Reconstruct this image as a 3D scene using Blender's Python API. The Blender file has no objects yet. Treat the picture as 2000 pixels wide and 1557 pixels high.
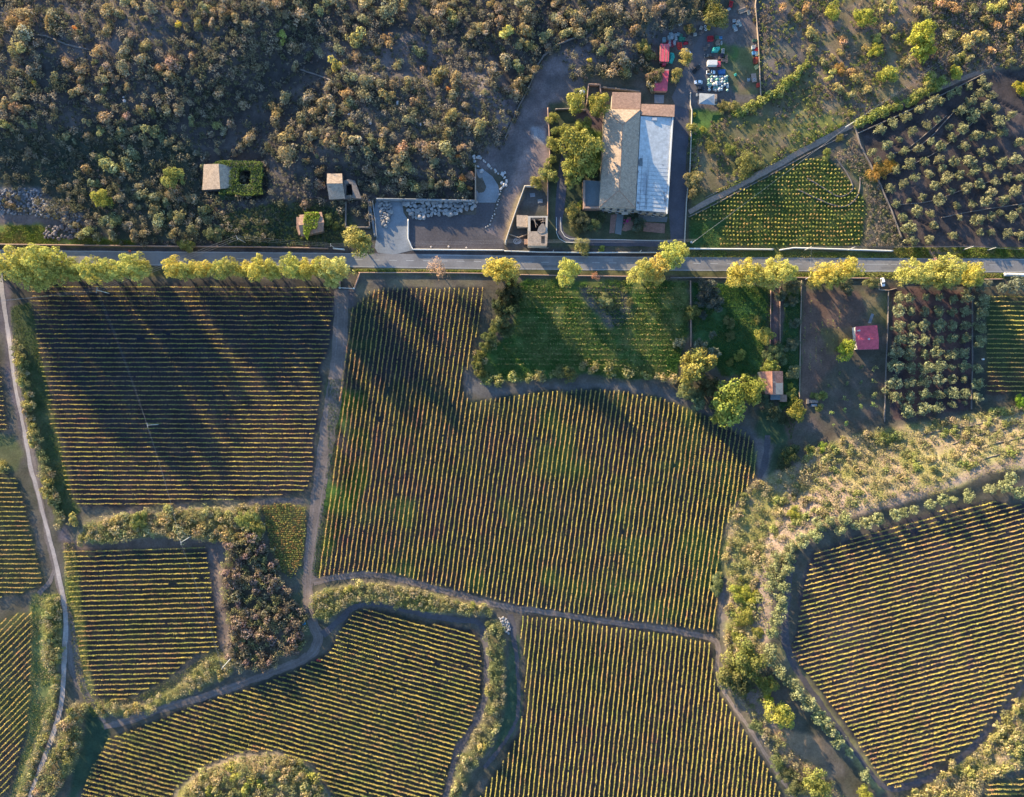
import bpy, bmesh, math, random
import numpy as np
from mathutils import Vector, Matrix
R = math.radians
SC = bpy.context.scene
C = SC.collection
rng = np.random.default_rng(7)
rnd = random.Random(5)
H = 330.0      # flying height of the camera above the fields
S = 0.25       # metres per photo pixel on the flat ground
SUN_EL = 11.5
SUND = np.array([0.615, -0.79]) / math.hypot(0.615, 0.79)   # where the light travels (map plane)
# ------------------------------------------------------------------ noise
def _lat(ix, iy, seed):
    n = (ix.astype(np.int64) * 374761393 + iy.astype(np.int64) * 668265263 + seed * 1442695041) & 0x7fffffff
    n = ((n ^ (n >> 13)) * 1274126177) & 0x7fffffff
    n = n ^ (n >> 16)
    return (n & 0xffff) / 65535.0
def noise(x, y, scale, seed=0, octs=1):
    x = np.asarray(x, float); y = np.asarray(y, float)
    tot = 0; amp = 1; norm = 0
    for k in range(octs):
        fx = x / scale; fy = y / scale
        ix = np.floor(fx); iy = np.floor(fy)
        u = fx - ix; v = fy - iy
        u = u * u * (3 - 2 * u); v = v * v * (3 - 2 * v)
        s = seed + k * 17
        a = _lat(ix, iy, s); b = _lat(ix + 1, iy, s); c = _lat(ix, iy + 1, s); d = _lat(ix + 1, iy + 1, s)
        tot = tot + amp * ((a * (1 - u) + b * u) * (1 - v) + (c * (1 - u) + d * u) * v)
        norm += amp; amp *= 0.55; scale = scale / 2.1
    return tot / norm
def inpoly(px, py, poly):
    px = np.asarray(px, float); py = np.asarray(py, float)
    r = np.zeros(px.shape, bool); n = len(poly); j = n - 1
    for i in range(n):
        xi, yi = poly[i]; xj, yj = poly[j]
        if yi != yj:
            r ^= ((yi > py) != (yj > py)) & (px < (xj - xi) * (py - yi) / (yj - yi) + xi)
        j = i
    return r
def blur(a, n):
    for _ in range(n):
        a = (a + np.roll(a, 1, 0) + np.roll(a, -1, 0)) / 3
        a = (a + np.roll(a, 1, 1) + np.roll(a, -1, 1)) / 3
    return a
def seg_dist(px, py, pts):
    best = np.full(px.shape, 1e9); 
    for (x0, y0), (x1, y1) in zip(pts[:-1], pts[1:]):
        dx, dy = x1 - x0, y1 - y0
        t = np.clip(((px - x0) * dx + (py - y0) * dy) / (dx * dx + dy * dy + 1e-9), 0, 1)
        best = np.minimum(best, np.hypot(px - x0 - t * dx, py - y0 - t * dy))
    return best
# ------------------------------------------------------------------ regions, traced on the plan (photo pixels)
HILL = [(-90,-90),(1430,-90),(1385,40),(1290,62),(1272,140),(1190,150),(1120,160),(1080,95),(1045,150),(1005,240),(975,300),(930,318),(925,388),(735,386),(722,440),(650,405),(560,400),(530,470),(440,478),(260,480),(200,470),(140,440),(-90,380)]
B1 = [(150,1055),(170,1025),(230,1010),(330,998),(430,990),(505,990),(515,1040),(500,1075),(430,1055),(300,1048),(200,1060)]
B2 = [(445,1060),(515,1040),(530,1090),(550,1130),(562,1170),(590,1190),(600,1230),(590,1270),(540,1300),(465,1312),(445,1285),(452,1240),(440,1200),(430,1130)]
B3 = [(275,1378),(350,1338),(395,1298),(425,1280),(462,1290),(450,1318),(380,1350),(300,1388),(200,1400),(190,1370)]
B4 = [(605,1172),(625,1155),(680,1145),(730,1138),(800,1150),(880,1170),(965,1190),(960,1200),(860,1197),(790,1190),(740,1175),(680,1180),(640,1210),(613,1205)]
B5 = [(948,1215),(975,1205),(985,1230),(985,1290),(985,1340),(982,1400),(968,1440),(940,1480),(915,1520),(890,1570),(872,1570),(895,1500),(915,1450),(938,1410),(955,1360),(952,1280)]
B6 = [(335,1600),(350,1545),(400,1505),(470,1478),(540,1474),(600,1497),(640,1550),(640,1600)]
B7 = [(88,1172),(118,1160),(122,1230),(112,1300),(100,1370),(80,1440),(50,1500),(25,1580),(45,1580),(66,1500),(90,1440),(108,1380),(117,1330),(86,1300)]
B8 = [(138,1372),(158,1372),(162,1430),(150,1490),(110,1545),(85,1580),(62,1580),(80,1510),(108,1450)]
B9 = [(20,655),(48,680),(70,820),(105,950),(130,1020),(112,1040),(88,960),(64,860),(42,780)]
B10 = [(1425,1000),(1470,945),(1540,915),(1600,875),(1660,850),(1760,832),(1850,818),(1960,800),(2080,790),(2080,905),(1930,925),(1850,960),(1740,985),(1650,1010),(1590,1045),(1540,1085),(1515,1150),(1500,1220),(1490,1270),(1470,1290),(1425,1290),(1415,1250),(1425,1160),(1412,1080)]
B11 = [(1425,1290),(1490,1275),(1500,1330),(1515,1400),(1545,1460),(1600,1500),(1650,1557),(1660,1600),(1590,1600),(1555,1540),(1505,1470),(1445,1370),(1405,1330)]
B12 = [(2080,1330),(1985,1370),(1950,1420),(1900,1470),(1830,1520),(1750,1575),(1780,1600),(1905,1570),(1925,1518),(2080,1485)]
DOT = [(1345,425),(1400,395),(1500,343),(1560,315),(1610,308),(1640,330),(1665,360),(1690,390),(1690,420),(1680,480),(1345,484)]
MEADOW = [(1005,560),(1030,545),(1345,548),(1345,650),(1330,690),(1322,735),(1230,742),(1150,730),(1080,738),(1010,745),(945,745),(930,715),(950,685),(1000,650),(1010,600)]
GREEN2 = [(1352,552),(1500,560),(1510,600),(1495,700),(1480,735),(1410,735),(1385,690),(1352,660)]
PATCH = [(512,986),(560,982),(598,990),(598,1040),(590,1100),(570,1130),(545,1110),(530,1070)]
SCRUBLAND = [(1430,-60),(2080,-60),(2080,120),(1930,140),(1760,205),(1660,245),(1500,330),(1350,410),(1345,250),(1430,222),(1490,200),(1480,60)]
OLIVEGROVE = [(1672,245),(1930,140),(2080,120),(2080,490),(1770,485),(1745,420),(1700,320)]
DENSEGROVE = [(1738,560),(1900,570),(1900,800),(1740,822)]
BROWNPLOT = [(1566,570),(1715,570),(1735,600),(1735,830),(1600,860),(1540,870),(1530,800),(1562,780)]
BTRACK = [(1492,1250),(1497,1190),(1508,1130),(1528,1075),(1560,1040),(1605,1018),(1660,1003),(1720,988),(1790,966),(1850,945),(1925,918),(2080,880)]
F = {
 'F1': dict(poly=[(60,555),(640,557),(655,580),(650,640),(646,665),(638,700),(622,720),(632,745),(625,790),(615,850),(613,920),(606,945),(594,960),(524,970),(352,982),(286,990),(158,991),(137,968),(127,932),(117,865),(102,830),(95,783),(80,700),(70,640)], ang=(1,0.003), sp=9.17, org=(0,560.5)),
 'F2': dict(poly=[(688,600),(718,572),(742,562),(946,562),(935,640),(922,690),(908,735),(905,765),(918,785),(960,777),(1050,765),(1110,759),(1180,759),(1230,763),(1290,776),(1345,797),(1400,818),(1450,838),(1475,862),(1478,900),(1472,930),(1450,965),(1428,1000),(1412,1040),(1408,1100),(1402,1150),(1397,1234),(1300,1220),(1200,1207),(1100,1194),(1000,1179),(920,1158),(840,1140),(770,1118),(700,1116),(620,1130)], ang=(-0.142,1), sp=9.08, org=(648,900)),
 'F3': dict(poly=[(1020,1200),(1100,1206),(1200,1222),(1300,1236),(1388,1252),(1392,1300),(1402,1350),(1430,1390),(1470,1450),(1510,1520),(1540,1590),(915,1590),(945,1540),(985,1480),(1008,1440),(1024,1380),(1026,1300),(1012,1220)], ang=(-0.105,1), sp=9.15, org=(1030,1300)),
 'F4': dict(poly=[(695,1192),(722,1185),(830,1214),(925,1232),(934,1245),(942,1290),(938,1360),(918,1420),(888,1455),(878,1500),(855,1590),(655,1590),(645,1540),(610,1490),(540,1465),(470,1468),(400,1494),(345,1540),(325,1590),(150,1590),(175,1510),(212,1440),(300,1408),(400,1368),(500,1338),(580,1306),(645,1270),(660,1232)], ang=(1,0.28), sp=8.95, org=(690,1192)),
 'F5': dict(poly=[(125,1073),(403,1065),(412,1110),(420,1180),(430,1266),(372,1285),(330,1325),(250,1364),(182,1364),(162,1290),(146,1210),(133,1130)], ang=(1,-0.028), sp=9.65, org=(125,1077)),
 'F6': dict(poly=[(-30,905),(15,920),(36,935),(52,985),(62,1030),(74,1075),(88,1140),(40,1160),(-30,1172)], ang=(1,0.0), sp=9.25, org=(0,915)),
 'F7': dict(poly=[(-30,1225),(40,1195),(65,1195),(66,1300),(60,1400),(45,1460),(20,1540),(-30,1600)], ang=(1,-1.0), sp=9.0, org=(0,1260)),
 'F8': dict(poly=[(-30,690),(2,700),(10,770),(18,842),(-30,850)], ang=(1,0.0), sp=9.2, org=(0,700)),
 'F9': dict(poly=[(1588,1078),(1660,1052),(1733,1026),(1830,998),(1925,974),(1975,985),(2080,978),(2080,1240),(2000,1318),(1963,1360),(1903,1443),(1828,1490),(1752,1534),(1730,1535),(1696,1488),(1658,1424),(1613,1364),(1571,1311),(1541,1281),(1553,1234),(1564,1158),(1579,1102)], ang=(1,-0.262), sp=9.2, org=(1590,1080)),
 'F10': dict(poly=[(1928,576),(2080,576),(2080,765),(1925,772),(1922,700)], ang=(1,0.01), sp=9.15, org=(1925,580)),
 'F15': dict(poly=[(1925,1530),(2080,1500),(2080,1600),(1905,1600)], ang=(1,-0.03), sp=9.2, org=(1930,1530)),
 'F11': dict(poly=[(1570,585),(1655,590),(1640,640),(1610,710),(1590,725),(1570,720)], ang=(-0.02,1), sp=11, org=(1572,600)),
 'F12': dict(poly=[(1015,560),(1180,556),(1335,560),(1335,640),(1300,720),(1080,722),(960,715),(1005,640)], ang=(1,0.01), sp=10.1, org=(1015,560)),
}
# ------------------------------------------------------------------ relief
GX0, GX1, GY0, GY1 = -345, 345, -285, 285
gx = np.arange(GX0, GX1 + 1, 1.0); gy = np.arange(GY0, GY1 + 1, 1.0)
GXX, GYY = np.meshgrid(gx, gy)             # [iy, ix]
PXX = GXX / S + 1000; PYY = 778.5 - GYY / S
def soft(poly, n): return blur(inpoly(PXX, PYY, poly).astype(float), n)
Z = np.zeros_like(GXX)
hm = soft(HILL, 14)
Z += hm * (noise(GXX, GYY, 46, 3, 3) * 6.5 - 1.8 + noise(GXX, GYY, 9, 8, 2) * 1.3)
qm = soft([(640,140),(960,150),(1000,250),(925,300),(925,384),(735,384),(700,330),(620,300)], 10)
Z += qm * 3.0
sm = soft(SCRUBLAND, 10)
Z += sm * (noise(GXX, GYY, 30, 21, 2) * 2.6 - .6)
Z += soft([(-600,-600),(660,-600),(580,60),(430,190),(270,262),(0,282),(-600,300)], 60) * 7.0 * (.6 + .6 * noise(GXX, GYY, 40, 71, 2))
Z += soft([(1440,1420),(1450,1250),(1470,1110),(1520,1020),(1620,950),(1780,900),(1930,862),(2400,790),(2400,2400),(1800,2400),(1600,1620)], 110) * 10.5
om = soft(OLIVEGROVE, 8)
stp = noise(GXX * .75 + GYY * .66, GYY * .75 - GXX * .66, 90, 5) 
u = (GXX * .45 + GYY * .9) / 14.0
Z += om * (np.clip((u - np.floor(u)) * 6 - 5, 0, 1) * -1.0 + .5) * .9
for pl, h, n in ((B1,1.3,4),(B2,1.8,6),(B3,1.0,3),(B4,1.6,4),(B5,1.5,3),(B6,5.5,9),(B7,1.0,3),(B8,1.2,4),(B9,.8,4),(B10,1.6,9),(B11,1.2,6),(B12,3.0,8)):
    Z += soft(pl, n) * (h + noise(GXX, GYY, 14, 31, 2) * h * .5 - h * .25)
Z += (noise(GXX, GYY, 3.2, 77, 2) - .5) * (.12 + .5 * hm)
edge = np.clip((345 - np.abs(GXX)) / 12, 0, 1) * np.clip((285 - np.abs(GYY)) / 12, 0, 1)
Z *= edge
# road corridor, yard and villa stay level
flat = soft([(-200,480),(1000,484),(2200,496),(2200,548),(-200,548)], 3)
flat = np.maximum(flat, soft([(1075,170),(1480,170),(1480,40),(1290,60),(1200,150),(1350,160),(1345,484),(1075,484)], 4))
flat = np.maximum(flat, soft([(380,300),(525,300),(525,390),(380,390)], 3))
flat = np.maximum(flat, soft([(620,330),(730,330),(1075,400),(1075,484),(560,484),(560,405),(620,405)], 3))
Z *= 1 - flat
def gz(x, y):
    x = np.clip(np.asarray(x, float), GX0, GX1 - 1.001); y = np.clip(np.asarray(y, float), GY0, GY1 - 1.001)
    fx = x - GX0; fy = y - GY0; ix = fx.astype(int); iy = fy.astype(int); u = fx - ix; v = fy - iy
    return (Z[iy, ix] * (1 - u) + Z[iy, ix + 1] * u) * (1 - v) + (Z[iy + 1, ix] * (1 - u) + Z[iy + 1, ix + 1] * u) * v
def W(px, py, dz=0.0):
    """map point: where a thing dz above the ground, seen at that spot of the plan, stands"""
    px = np.asarray(px, float); py = np.asarray(py, float)
    x0 = (px - 1000) * S; y0 = (778.5 - py) * S; x, y = x0, y0
    for _ in range(3):
        z = gz(x, y) + dz; k = (H - z) / H; x = x0 * k; y = y0 * k
    return x, y, gz(x, y)
# ------------------------------------------------------------------ materials
MATS = {}
def newmat(name):
    m = bpy.data.materials.new(name); m.use_nodes = True
    nt = m.node_tree; nt.nodes.clear(); MATS[name] = m
    return m, nt, nt.nodes, nt.links
def plain(name, col, rough=.85, var=.25, scale=1.5, bump=.0, metal=0.0, spec=.3, col2=None, objcol=False):
    m, nt, N, L = newmat(name)
    o = N.new('ShaderNodeOutputMaterial'); b = N.new('ShaderNodeBsdfPrincipled'); L.new(b.outputs[0], o.inputs[0])
    b.inputs['Roughness'].default_value = rough; b.inputs['Metallic'].default_value = metal
    b.inputs['Specular IOR Level'].default_value = spec
    tc = N.new('ShaderNodeTexCoord'); n1 = N.new('ShaderNodeTexNoise'); n1.inputs['Scale'].default_value = scale; n1.inputs['Detail'].default_value = 6
    n1.inputs['Roughness'].default_value = .7
    L.new(tc.outputs['Object'], n1.inputs['Vector'])
    rp = N.new('ShaderNodeValToRGB'); c2 = col2 or tuple(c * (1 + var) for c in col)
    rp.color_ramp.elements[0].position = .3; rp.color_ramp.elements[1].position = .7
    rp.color_ramp.elements[0].color = (*[c * (1 - var) for c in col], 1); rp.color_ramp.elements[1].color = (*c2, 1)
    L.new(n1.outputs['Fac'], rp.inputs[0]); out = rp.outputs[0]
    if objcol:
        oi = N.new('ShaderNodeObjectInfo'); mx = N.new('ShaderNodeMix'); mx.data_type = 'RGBA'; mx.blend_type = 'MULTIPLY'; mx.inputs[0].default_value = 1
        L.new(out, mx.inputs[6]); L.new(oi.outputs['Color'], mx.inputs[7]); out = mx.outputs[2]
    L.new(out, b.inputs['Base Color'])
    if bump:
        bp = N.new('ShaderNodeBump'); bp.inputs['Strength'].default_value = bump; bp.inputs['Distance'].default_value = .1
        L.new(n1.outputs['Fac'], bp.inputs['Height']); L.new(bp.outputs[0], b.inputs['Normal'])
    return m
def foliage(name, trans=.3):
    m, nt, N, L = newmat(name)
    o = N.new('ShaderNodeOutputMaterial'); a = N.new('ShaderNodeAttribute'); a.attribute_name = 'Col'
    oi = N.new('ShaderNodeObjectInfo')
    mx = N.new('ShaderNodeMix'); mx.data_type = 'RGBA'; mx.blend_type = 'MULTIPLY'; mx.inputs[0].default_value = 1
    L.new(a.outputs['Color'], mx.inputs[6]); L.new(oi.outputs['Color'], mx.inputs[7])
    d = N.new('ShaderNodeBsdfDiffuse'); t = N.new('ShaderNodeBsdfTranslucent'); ms = N.new('ShaderNodeMixShader'); ms.inputs[0].default_value = trans
    L.new(mx.outputs[2], d.inputs[0]); L.new(mx.outputs[2], t.inputs[0]); L.new(d.outputs[0], ms.inputs[1]); L.new(t.outputs[0], ms.inputs[2]); L.new(ms.outputs[0], o.inputs[0])
    return m
def tiles(name, c1, c2, mortar, sx=.32, sy=.4, rough=.9):
    m, nt, N, L = newmat(name)
    o = N.new('ShaderNodeOutputMaterial'); b = N.new('ShaderNodeBsdfPrincipled'); L.new(b.outputs[0], o.inputs[0]); b.inputs['Roughness'].default_value = rough
    b.inputs['Specular IOR Level'].default_value = .15
    tc = N.new('ShaderNodeTexCoord'); br = N.new('ShaderNodeTexBrick'); L.new(tc.outputs['Object'], br.inputs['Vector'])
    br.inputs['Scale'].default_value = 1; br.inputs['Brick Width'].default_value = sx * 2; br.inputs['Row Height'].default_value = sy; br.inputs['Mortar Size'].default_value = .04
    br.inputs['Color1'].default_value = (*c1, 1); br.inputs['Color2'].default_value = (*c2, 1); br.inputs['Mortar'].default_value = (*mortar, 1)
    n = N.new('ShaderNodeTexNoise'); n.inputs['Scale'].default_value = .8; n.inputs['Detail'].default_value = 8; n.inputs['Roughness'].default_value = .75; L.new(tc.outputs['Object'], n.inputs['Vector'])
    mr = N.new('ShaderNodeMapRange'); mr.inputs[1].default_value = .3; mr.inputs[2].default_value = .7; mr.inputs[3].default_value = .6; mr.inputs[4].default_value = 1.25; L.new(n.outputs['Fac'], mr.inputs[0])
    mx = N.new('ShaderNodeMix'); mx.data_type = 'RGBA'; mx.blend_type = 'MULTIPLY'; mx.inputs[0].default_value = 1
    L.new(br.outputs['Color'], mx.inputs[6]); L.new(mr.outputs[0], mx.inputs[7]); L.new(mx.outputs[2], b.inputs['Base Color'])
    bp = N.new('ShaderNodeBump'); bp.inputs['Strength'].default_value = .5; bp.inputs['Distance'].default_value = .06
    L.new(br.outputs['Fac'], bp.inputs['Height']); bp.invert = True; L.new(bp.outputs[0], b.inputs['Normal'])
    return m
def groundmat(name, fine=.35, attr=True, col=None, bump=.6):
    m, nt, N, L = newmat(name)
    o = N.new('ShaderNodeOutputMaterial'); b = N.new('ShaderNodeBsdfPrincipled'); L.new(b.outputs[0], o.inputs[0]); b.inputs['Roughness'].default_value = .95
    b.inputs['Specular IOR Level'].default_value = .1
    tc = N.new('ShaderNodeTexCoord')
    a = N.new('ShaderNodeAttribute'); a.attribute_name = 'Col'
    n1 = N.new('ShaderNodeTexNoise'); n1.inputs['Scale'].default_value = 1.1; n1.inputs['Detail'].default_value = 8; n1.inputs['Roughness'].default_value = .8
    n2 = N.new('ShaderNodeTexNoise'); n2.inputs['Scale'].default_value = .12; n2.inputs['Detail'].default_value = 5
    for n in (n1, n2): L.new(tc.outputs['Object'], n.inputs['Vector'])
    m1 = N.new('ShaderNodeMapRange'); m1.inputs[1].default_value = .32; m1.inputs[2].default_value = .68; m1.inputs[3].default_value = 1 - fine; m1.inputs[4].default_value = 1 + fine
    m2 = N.new('ShaderNodeMapRange'); m2.inputs[1].default_value = .3; m2.inputs[2].default_value = .7; m2.inputs[3].default_value = .82; m2.inputs[4].default_value = 1.18
    L.new(n1.outputs['Fac'], m1.inputs[0]); L.new(n2.outputs['Fac'], m2.inputs[0])
    mu = N.new('ShaderNodeMath'); mu.operation = 'MULTIPLY'; L.new(m1.outputs[0], mu.inputs[0]); L.new(m2.outputs[0], mu.inputs[1])
    mx = N.new('ShaderNodeMix'); mx.data_type = 'RGBA'; mx.blend_type = 'MULTIPLY'; mx.inputs[0].default_value = 1
    if attr: L.new(a.outputs['Color'], mx.inputs[6])
    else: mx.inputs[6].default_value = (*col, 1)
    L.new(mu.outputs[0], mx.inputs[7]); L.new(mx.outputs[2], b.inputs['Base Color'])
    if bump:
        bp = N.new('ShaderNodeBump'); bp.inputs['Strength'].default_value = bump; bp.inputs['Distance'].default_value = .25
        L.new(n1.outputs['Fac'], bp.inputs['Height']); L.new(bp.outputs[0], b.inputs['Normal'])
    return m
M_leaf = foliage('leaf', .3); M_ground = groundmat('earth')
M_bark = plain('bark', (.12, .095, .075), var=.3, bump=.3)
M_asph = groundmat('asphalt', .14, False, (.195, .188, .19), .15)
M_drive = groundmat('dark_asphalt', .2, False, (.085, .082, .098), .2)
M_conc = groundmat('concrete', .2, False, (.20, .215, .235), .2)
M_lane = groundmat('lane_concrete', .25, False, (.33, .285, .265), .3)
M_dirt = groundmat('dirt', .28, False, (.15, .122, .11), .5)
M_gravel = groundmat('gravel', .3, False, (.088, .08, .086), .5)
M_white = plain('road_paint', (.40, .40, .39), var=.25, scale=2)
M_wall = plain('lava_stone', (.17, .145, .13), var=.4, scale=1.8, bump=.6)
M_wallw = plain('pale_plaster', (.55, .54, .52), var=.15)
M_rust = plain('pink_plaster', (.34, .22, .17), var=.25)
M_rock = plain('boulder_stone', (.34, .33, .33), var=.35, scale=.9, bump=.5, objcol=True)
M_tile = tiles('old_tiles', (.52, .40, .30), (.41, .32, .245), (.2, .15, .12))
M_tile2 = tiles('pink_tiles', (.48, .29, .21), (.38, .24, .17), (.22, .14, .11))
M_tilered = tiles('orange_tiles', (.50, .23, .16), (.42, .20, .14), (.25, .14, .11))
M_redroof = plain('red_sheet', (.54, .08, .11), var=.28, scale=.7, rough=.6)
M_roofw = plain('white_membrane', (.44, .46, .47), var=.26, scale=.6, rough=.8)
M_stain = plain('roof_stain', (.16, .15, .15), var=.4, scale=1.2)
M_plas = plain('tan_plaster', (.42, .37, .31), var=.2, bump=.2)
M_dark = plain('dark_interior', (.02, .02, .022), var=.3)  # near-black: shade inside ruins and roof hole put into the colour; also pickup beds
M_shut = plain('shutter', (.07, .075, .08), var=.2)
M_metal = plain('galvanised', (.45, .46, .48), rough=.5, metal=.4, var=.12)
M_wood = plain('weathered_wood', (.33, .25, .19), var=.3, scale=3)
M_glass = plain('car_glass', (.02, .025, .03), rough=.12, var=.1, spec=.6)
M_tyre = plain('tyre', (.02, .02, .02), var=.2)
M_paint = plain('coloured_surface', (.9, .9, .9), var=.05, rough=.45, objcol=True)
M_cloth = plain('tarpaulin', (.9, .9, .9), var=.25, scale=1.2, rough=.8, bump=.6, objcol=True)
M_pave = tiles('terracotta_paving', (.33, .19, .155), (.27, .16, .135), (.17, .12, .1), .3, .3)
M_pavg = groundmat('slate_paving', .15, False, (.15, .17, .18), .2)
M_wire = plain('wire', (.33, .33, .34), rough=.5, var=.05)
# ------------------------------------------------------------------ objects
def tag(o, label=None, cat=None, group=None, kind=None):
    if label: o['label'] = label
    if cat: o['category'] = cat
    if group: o['group'] = group
    if kind: o['kind'] = kind
    return o
def empty(name, loc=(0, 0, 0), rz=0):
    o = bpy.data.objects.new(name, None); C.objects.link(o); o.location = loc; o.rotation_euler.z = rz; o.empty_display_size = .5; return o
def link(name, me, parent=None, loc=None, rz=0, color=None):
    o = bpy.data.objects.new(name, me); C.objects.link(o)
    if parent: o.parent = parent
    if loc is not None: o.location = loc
    if rz: o.rotation_euler.z = rz
    if color is not None: o.color = (*color, 1)
    return o
def npmesh(name, verts, faces, mat, col=None, smooth=False):
    """verts (n,3), faces (m,k) same k; col per face (m,3)"""
    me = bpy.data.meshes.new(name); verts = np.asarray(verts, np.float32); faces = np.asarray(faces, np.int32)
    m, k = faces.shape
    me.vertices.add(len(verts)); me.vertices.foreach_set('co', verts.ravel())
    me.loops.add(m * k); me.loops.foreach_set('vertex_index', faces.ravel())
    me.polygons.add(m); me.polygons.foreach_set('loop_start', np.arange(0, m * k, k, dtype=np.int32)); me.polygons.foreach_set('loop_total', np.full(m, k, np.int32))
    if smooth: me.polygons.foreach_set('use_smooth', np.ones(m, bool))
    me.update(calc_edges=True)
    if col is not None:
        at = me.attributes.new('Col', 'FLOAT_COLOR', 'FACE')
        c = np.ones((m, 4), np.float32); c[:, :3] = col; at.data.foreach_set('color', c.ravel())
    me.materials.append(mat); return me
def leafquads(P, N, size, col):
    """irregular four-cornered leaf clumps"""
    n = len(P); N = N / (np.linalg.norm(N, axis=1, keepdims=True) + 1e-9)
    a = rng.normal(size=(n, 3)); a -= (a * N).sum(1, keepdims=True) * N; a /= np.linalg.norm(a, axis=1, keepdims=True) + 1e-9
    b = np.cross(N, a); s = np.asarray(size).reshape(-1, 1) * .5 * np.ones((n, 1))
    j = lambda: .65 + .7 * rng.random((n, 1))
    bend = N * s * .35
    v = np.stack([P + a * s * j() - bend, P + b * s * j() + bend * .4, P - a * s * j() - bend, P - b * s * j() + bend * .4], 1).reshape(-1, 3)
    f = np.arange(n * 4).reshape(n, 4)
    return v, f, col
def bmobj(name, bm, mat, parent=None, loc=None, rz=0, color=None, smooth=False):
    me = bpy.data.meshes.new(name); bm.normal_update(); bm.to_mesh(me); bm.free(); me.materials.append(mat)
    if smooth:
        for p in me.polygons: p.use_smooth = True
    return link(name, me, parent, loc, rz, color)
def addbox(bm, x0, x1, y0, y1, z0, z1, rot=0, cen=None):
    vs = [bm.verts.new(c) for c in ((x0,y0,z0),(x1,y0,z0),(x1,y1,z0),(x0,y1,z0),(x0,y0,z1),(x1,y0,z1),(x1,y1,z1),(x0,y1,z1))]
    for f in ((3,2,1,0),(4,5,6,7),(0,1,5,4),(1,2,6,5),(2,3,7,6),(3,0,4,7)): bm.faces.new([vs[i] for i in f])
    return vs
def addtube(bm, p, q, r0, r1=None, n=6):
    r1 = r0 if r1 is None else r1; p = Vector(p); q = Vector(q); d = (q - p)
    if d.length < 1e-6: return
    d.normalize(); a = d.orthogonal().normalized(); b = d.cross(a)
    A = [bm.verts.new(p + (a * math.cos(t) + b * math.sin(t)) * r0) for t in [2 * math.pi * i / n for i in range(n)]]
    B = [bm.verts.new(q + (a * math.cos(t) + b * math.sin(t)) * r1) for t in [2 * math.pi * i / n for i in range(n)]]
    for i in range(n): bm.faces.new((A[i], A[(i + 1) % n], B[(i + 1) % n], B[i]))
    bm.faces.new(A[::-1]); bm.faces.new(B)
def prism(bm, pts, z0, z1):
    """pts: list of (x,y) counter-clockwise; z1 number or list"""
    if sum(pts[i-1][0]*pts[i][1]-pts[i][0]*pts[i-1][1] for i in range(len(pts))) < 0:
        pts = pts[::-1]
        if isinstance(z1, (list, tuple)): z1 = z1[::-1]
    zt = z1 if isinstance(z1, (list, tuple)) else [z1] * len(pts)
    a = [bm.verts.new((x, y, z0)) for x, y in pts]; b = [bm.verts.new((x, y, z)) for (x, y), z in zip(pts, zt)]
    n = len(pts)
    for i in range(n): bm.faces.new((a[i], a[(i + 1) % n], b[(i + 1) % n], b[i]))
    bm.faces.new(a[::-1]); bm.faces.new(b)
ONES = ['', 'first', 'second', 'third', 'fourth', 'fifth', 'sixth', 'seventh', 'eighth', 'ninth', 'tenth', 'eleventh', 'twelfth', 'thirteenth', 'fourteenth', 'fifteenth', 'sixteenth', 'seventeenth', 'eighteenth', 'nineteenth']
TENS = ['', '', 'twenty', 'thirty', 'forty', 'fifty', 'sixty', 'seventy', 'eighty', 'ninety']
def nth(n):
    if n < 20: return ONES[n]
    t, o = divmod(n, 10)
    if n >= 100: return 'hundred-and-' + nth(n - 100) if n > 100 else 'hundredth'
    return (TENS[t][:-1] + 'ieth') if o == 0 else TENS[t] + '-' + ONES[o]
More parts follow.
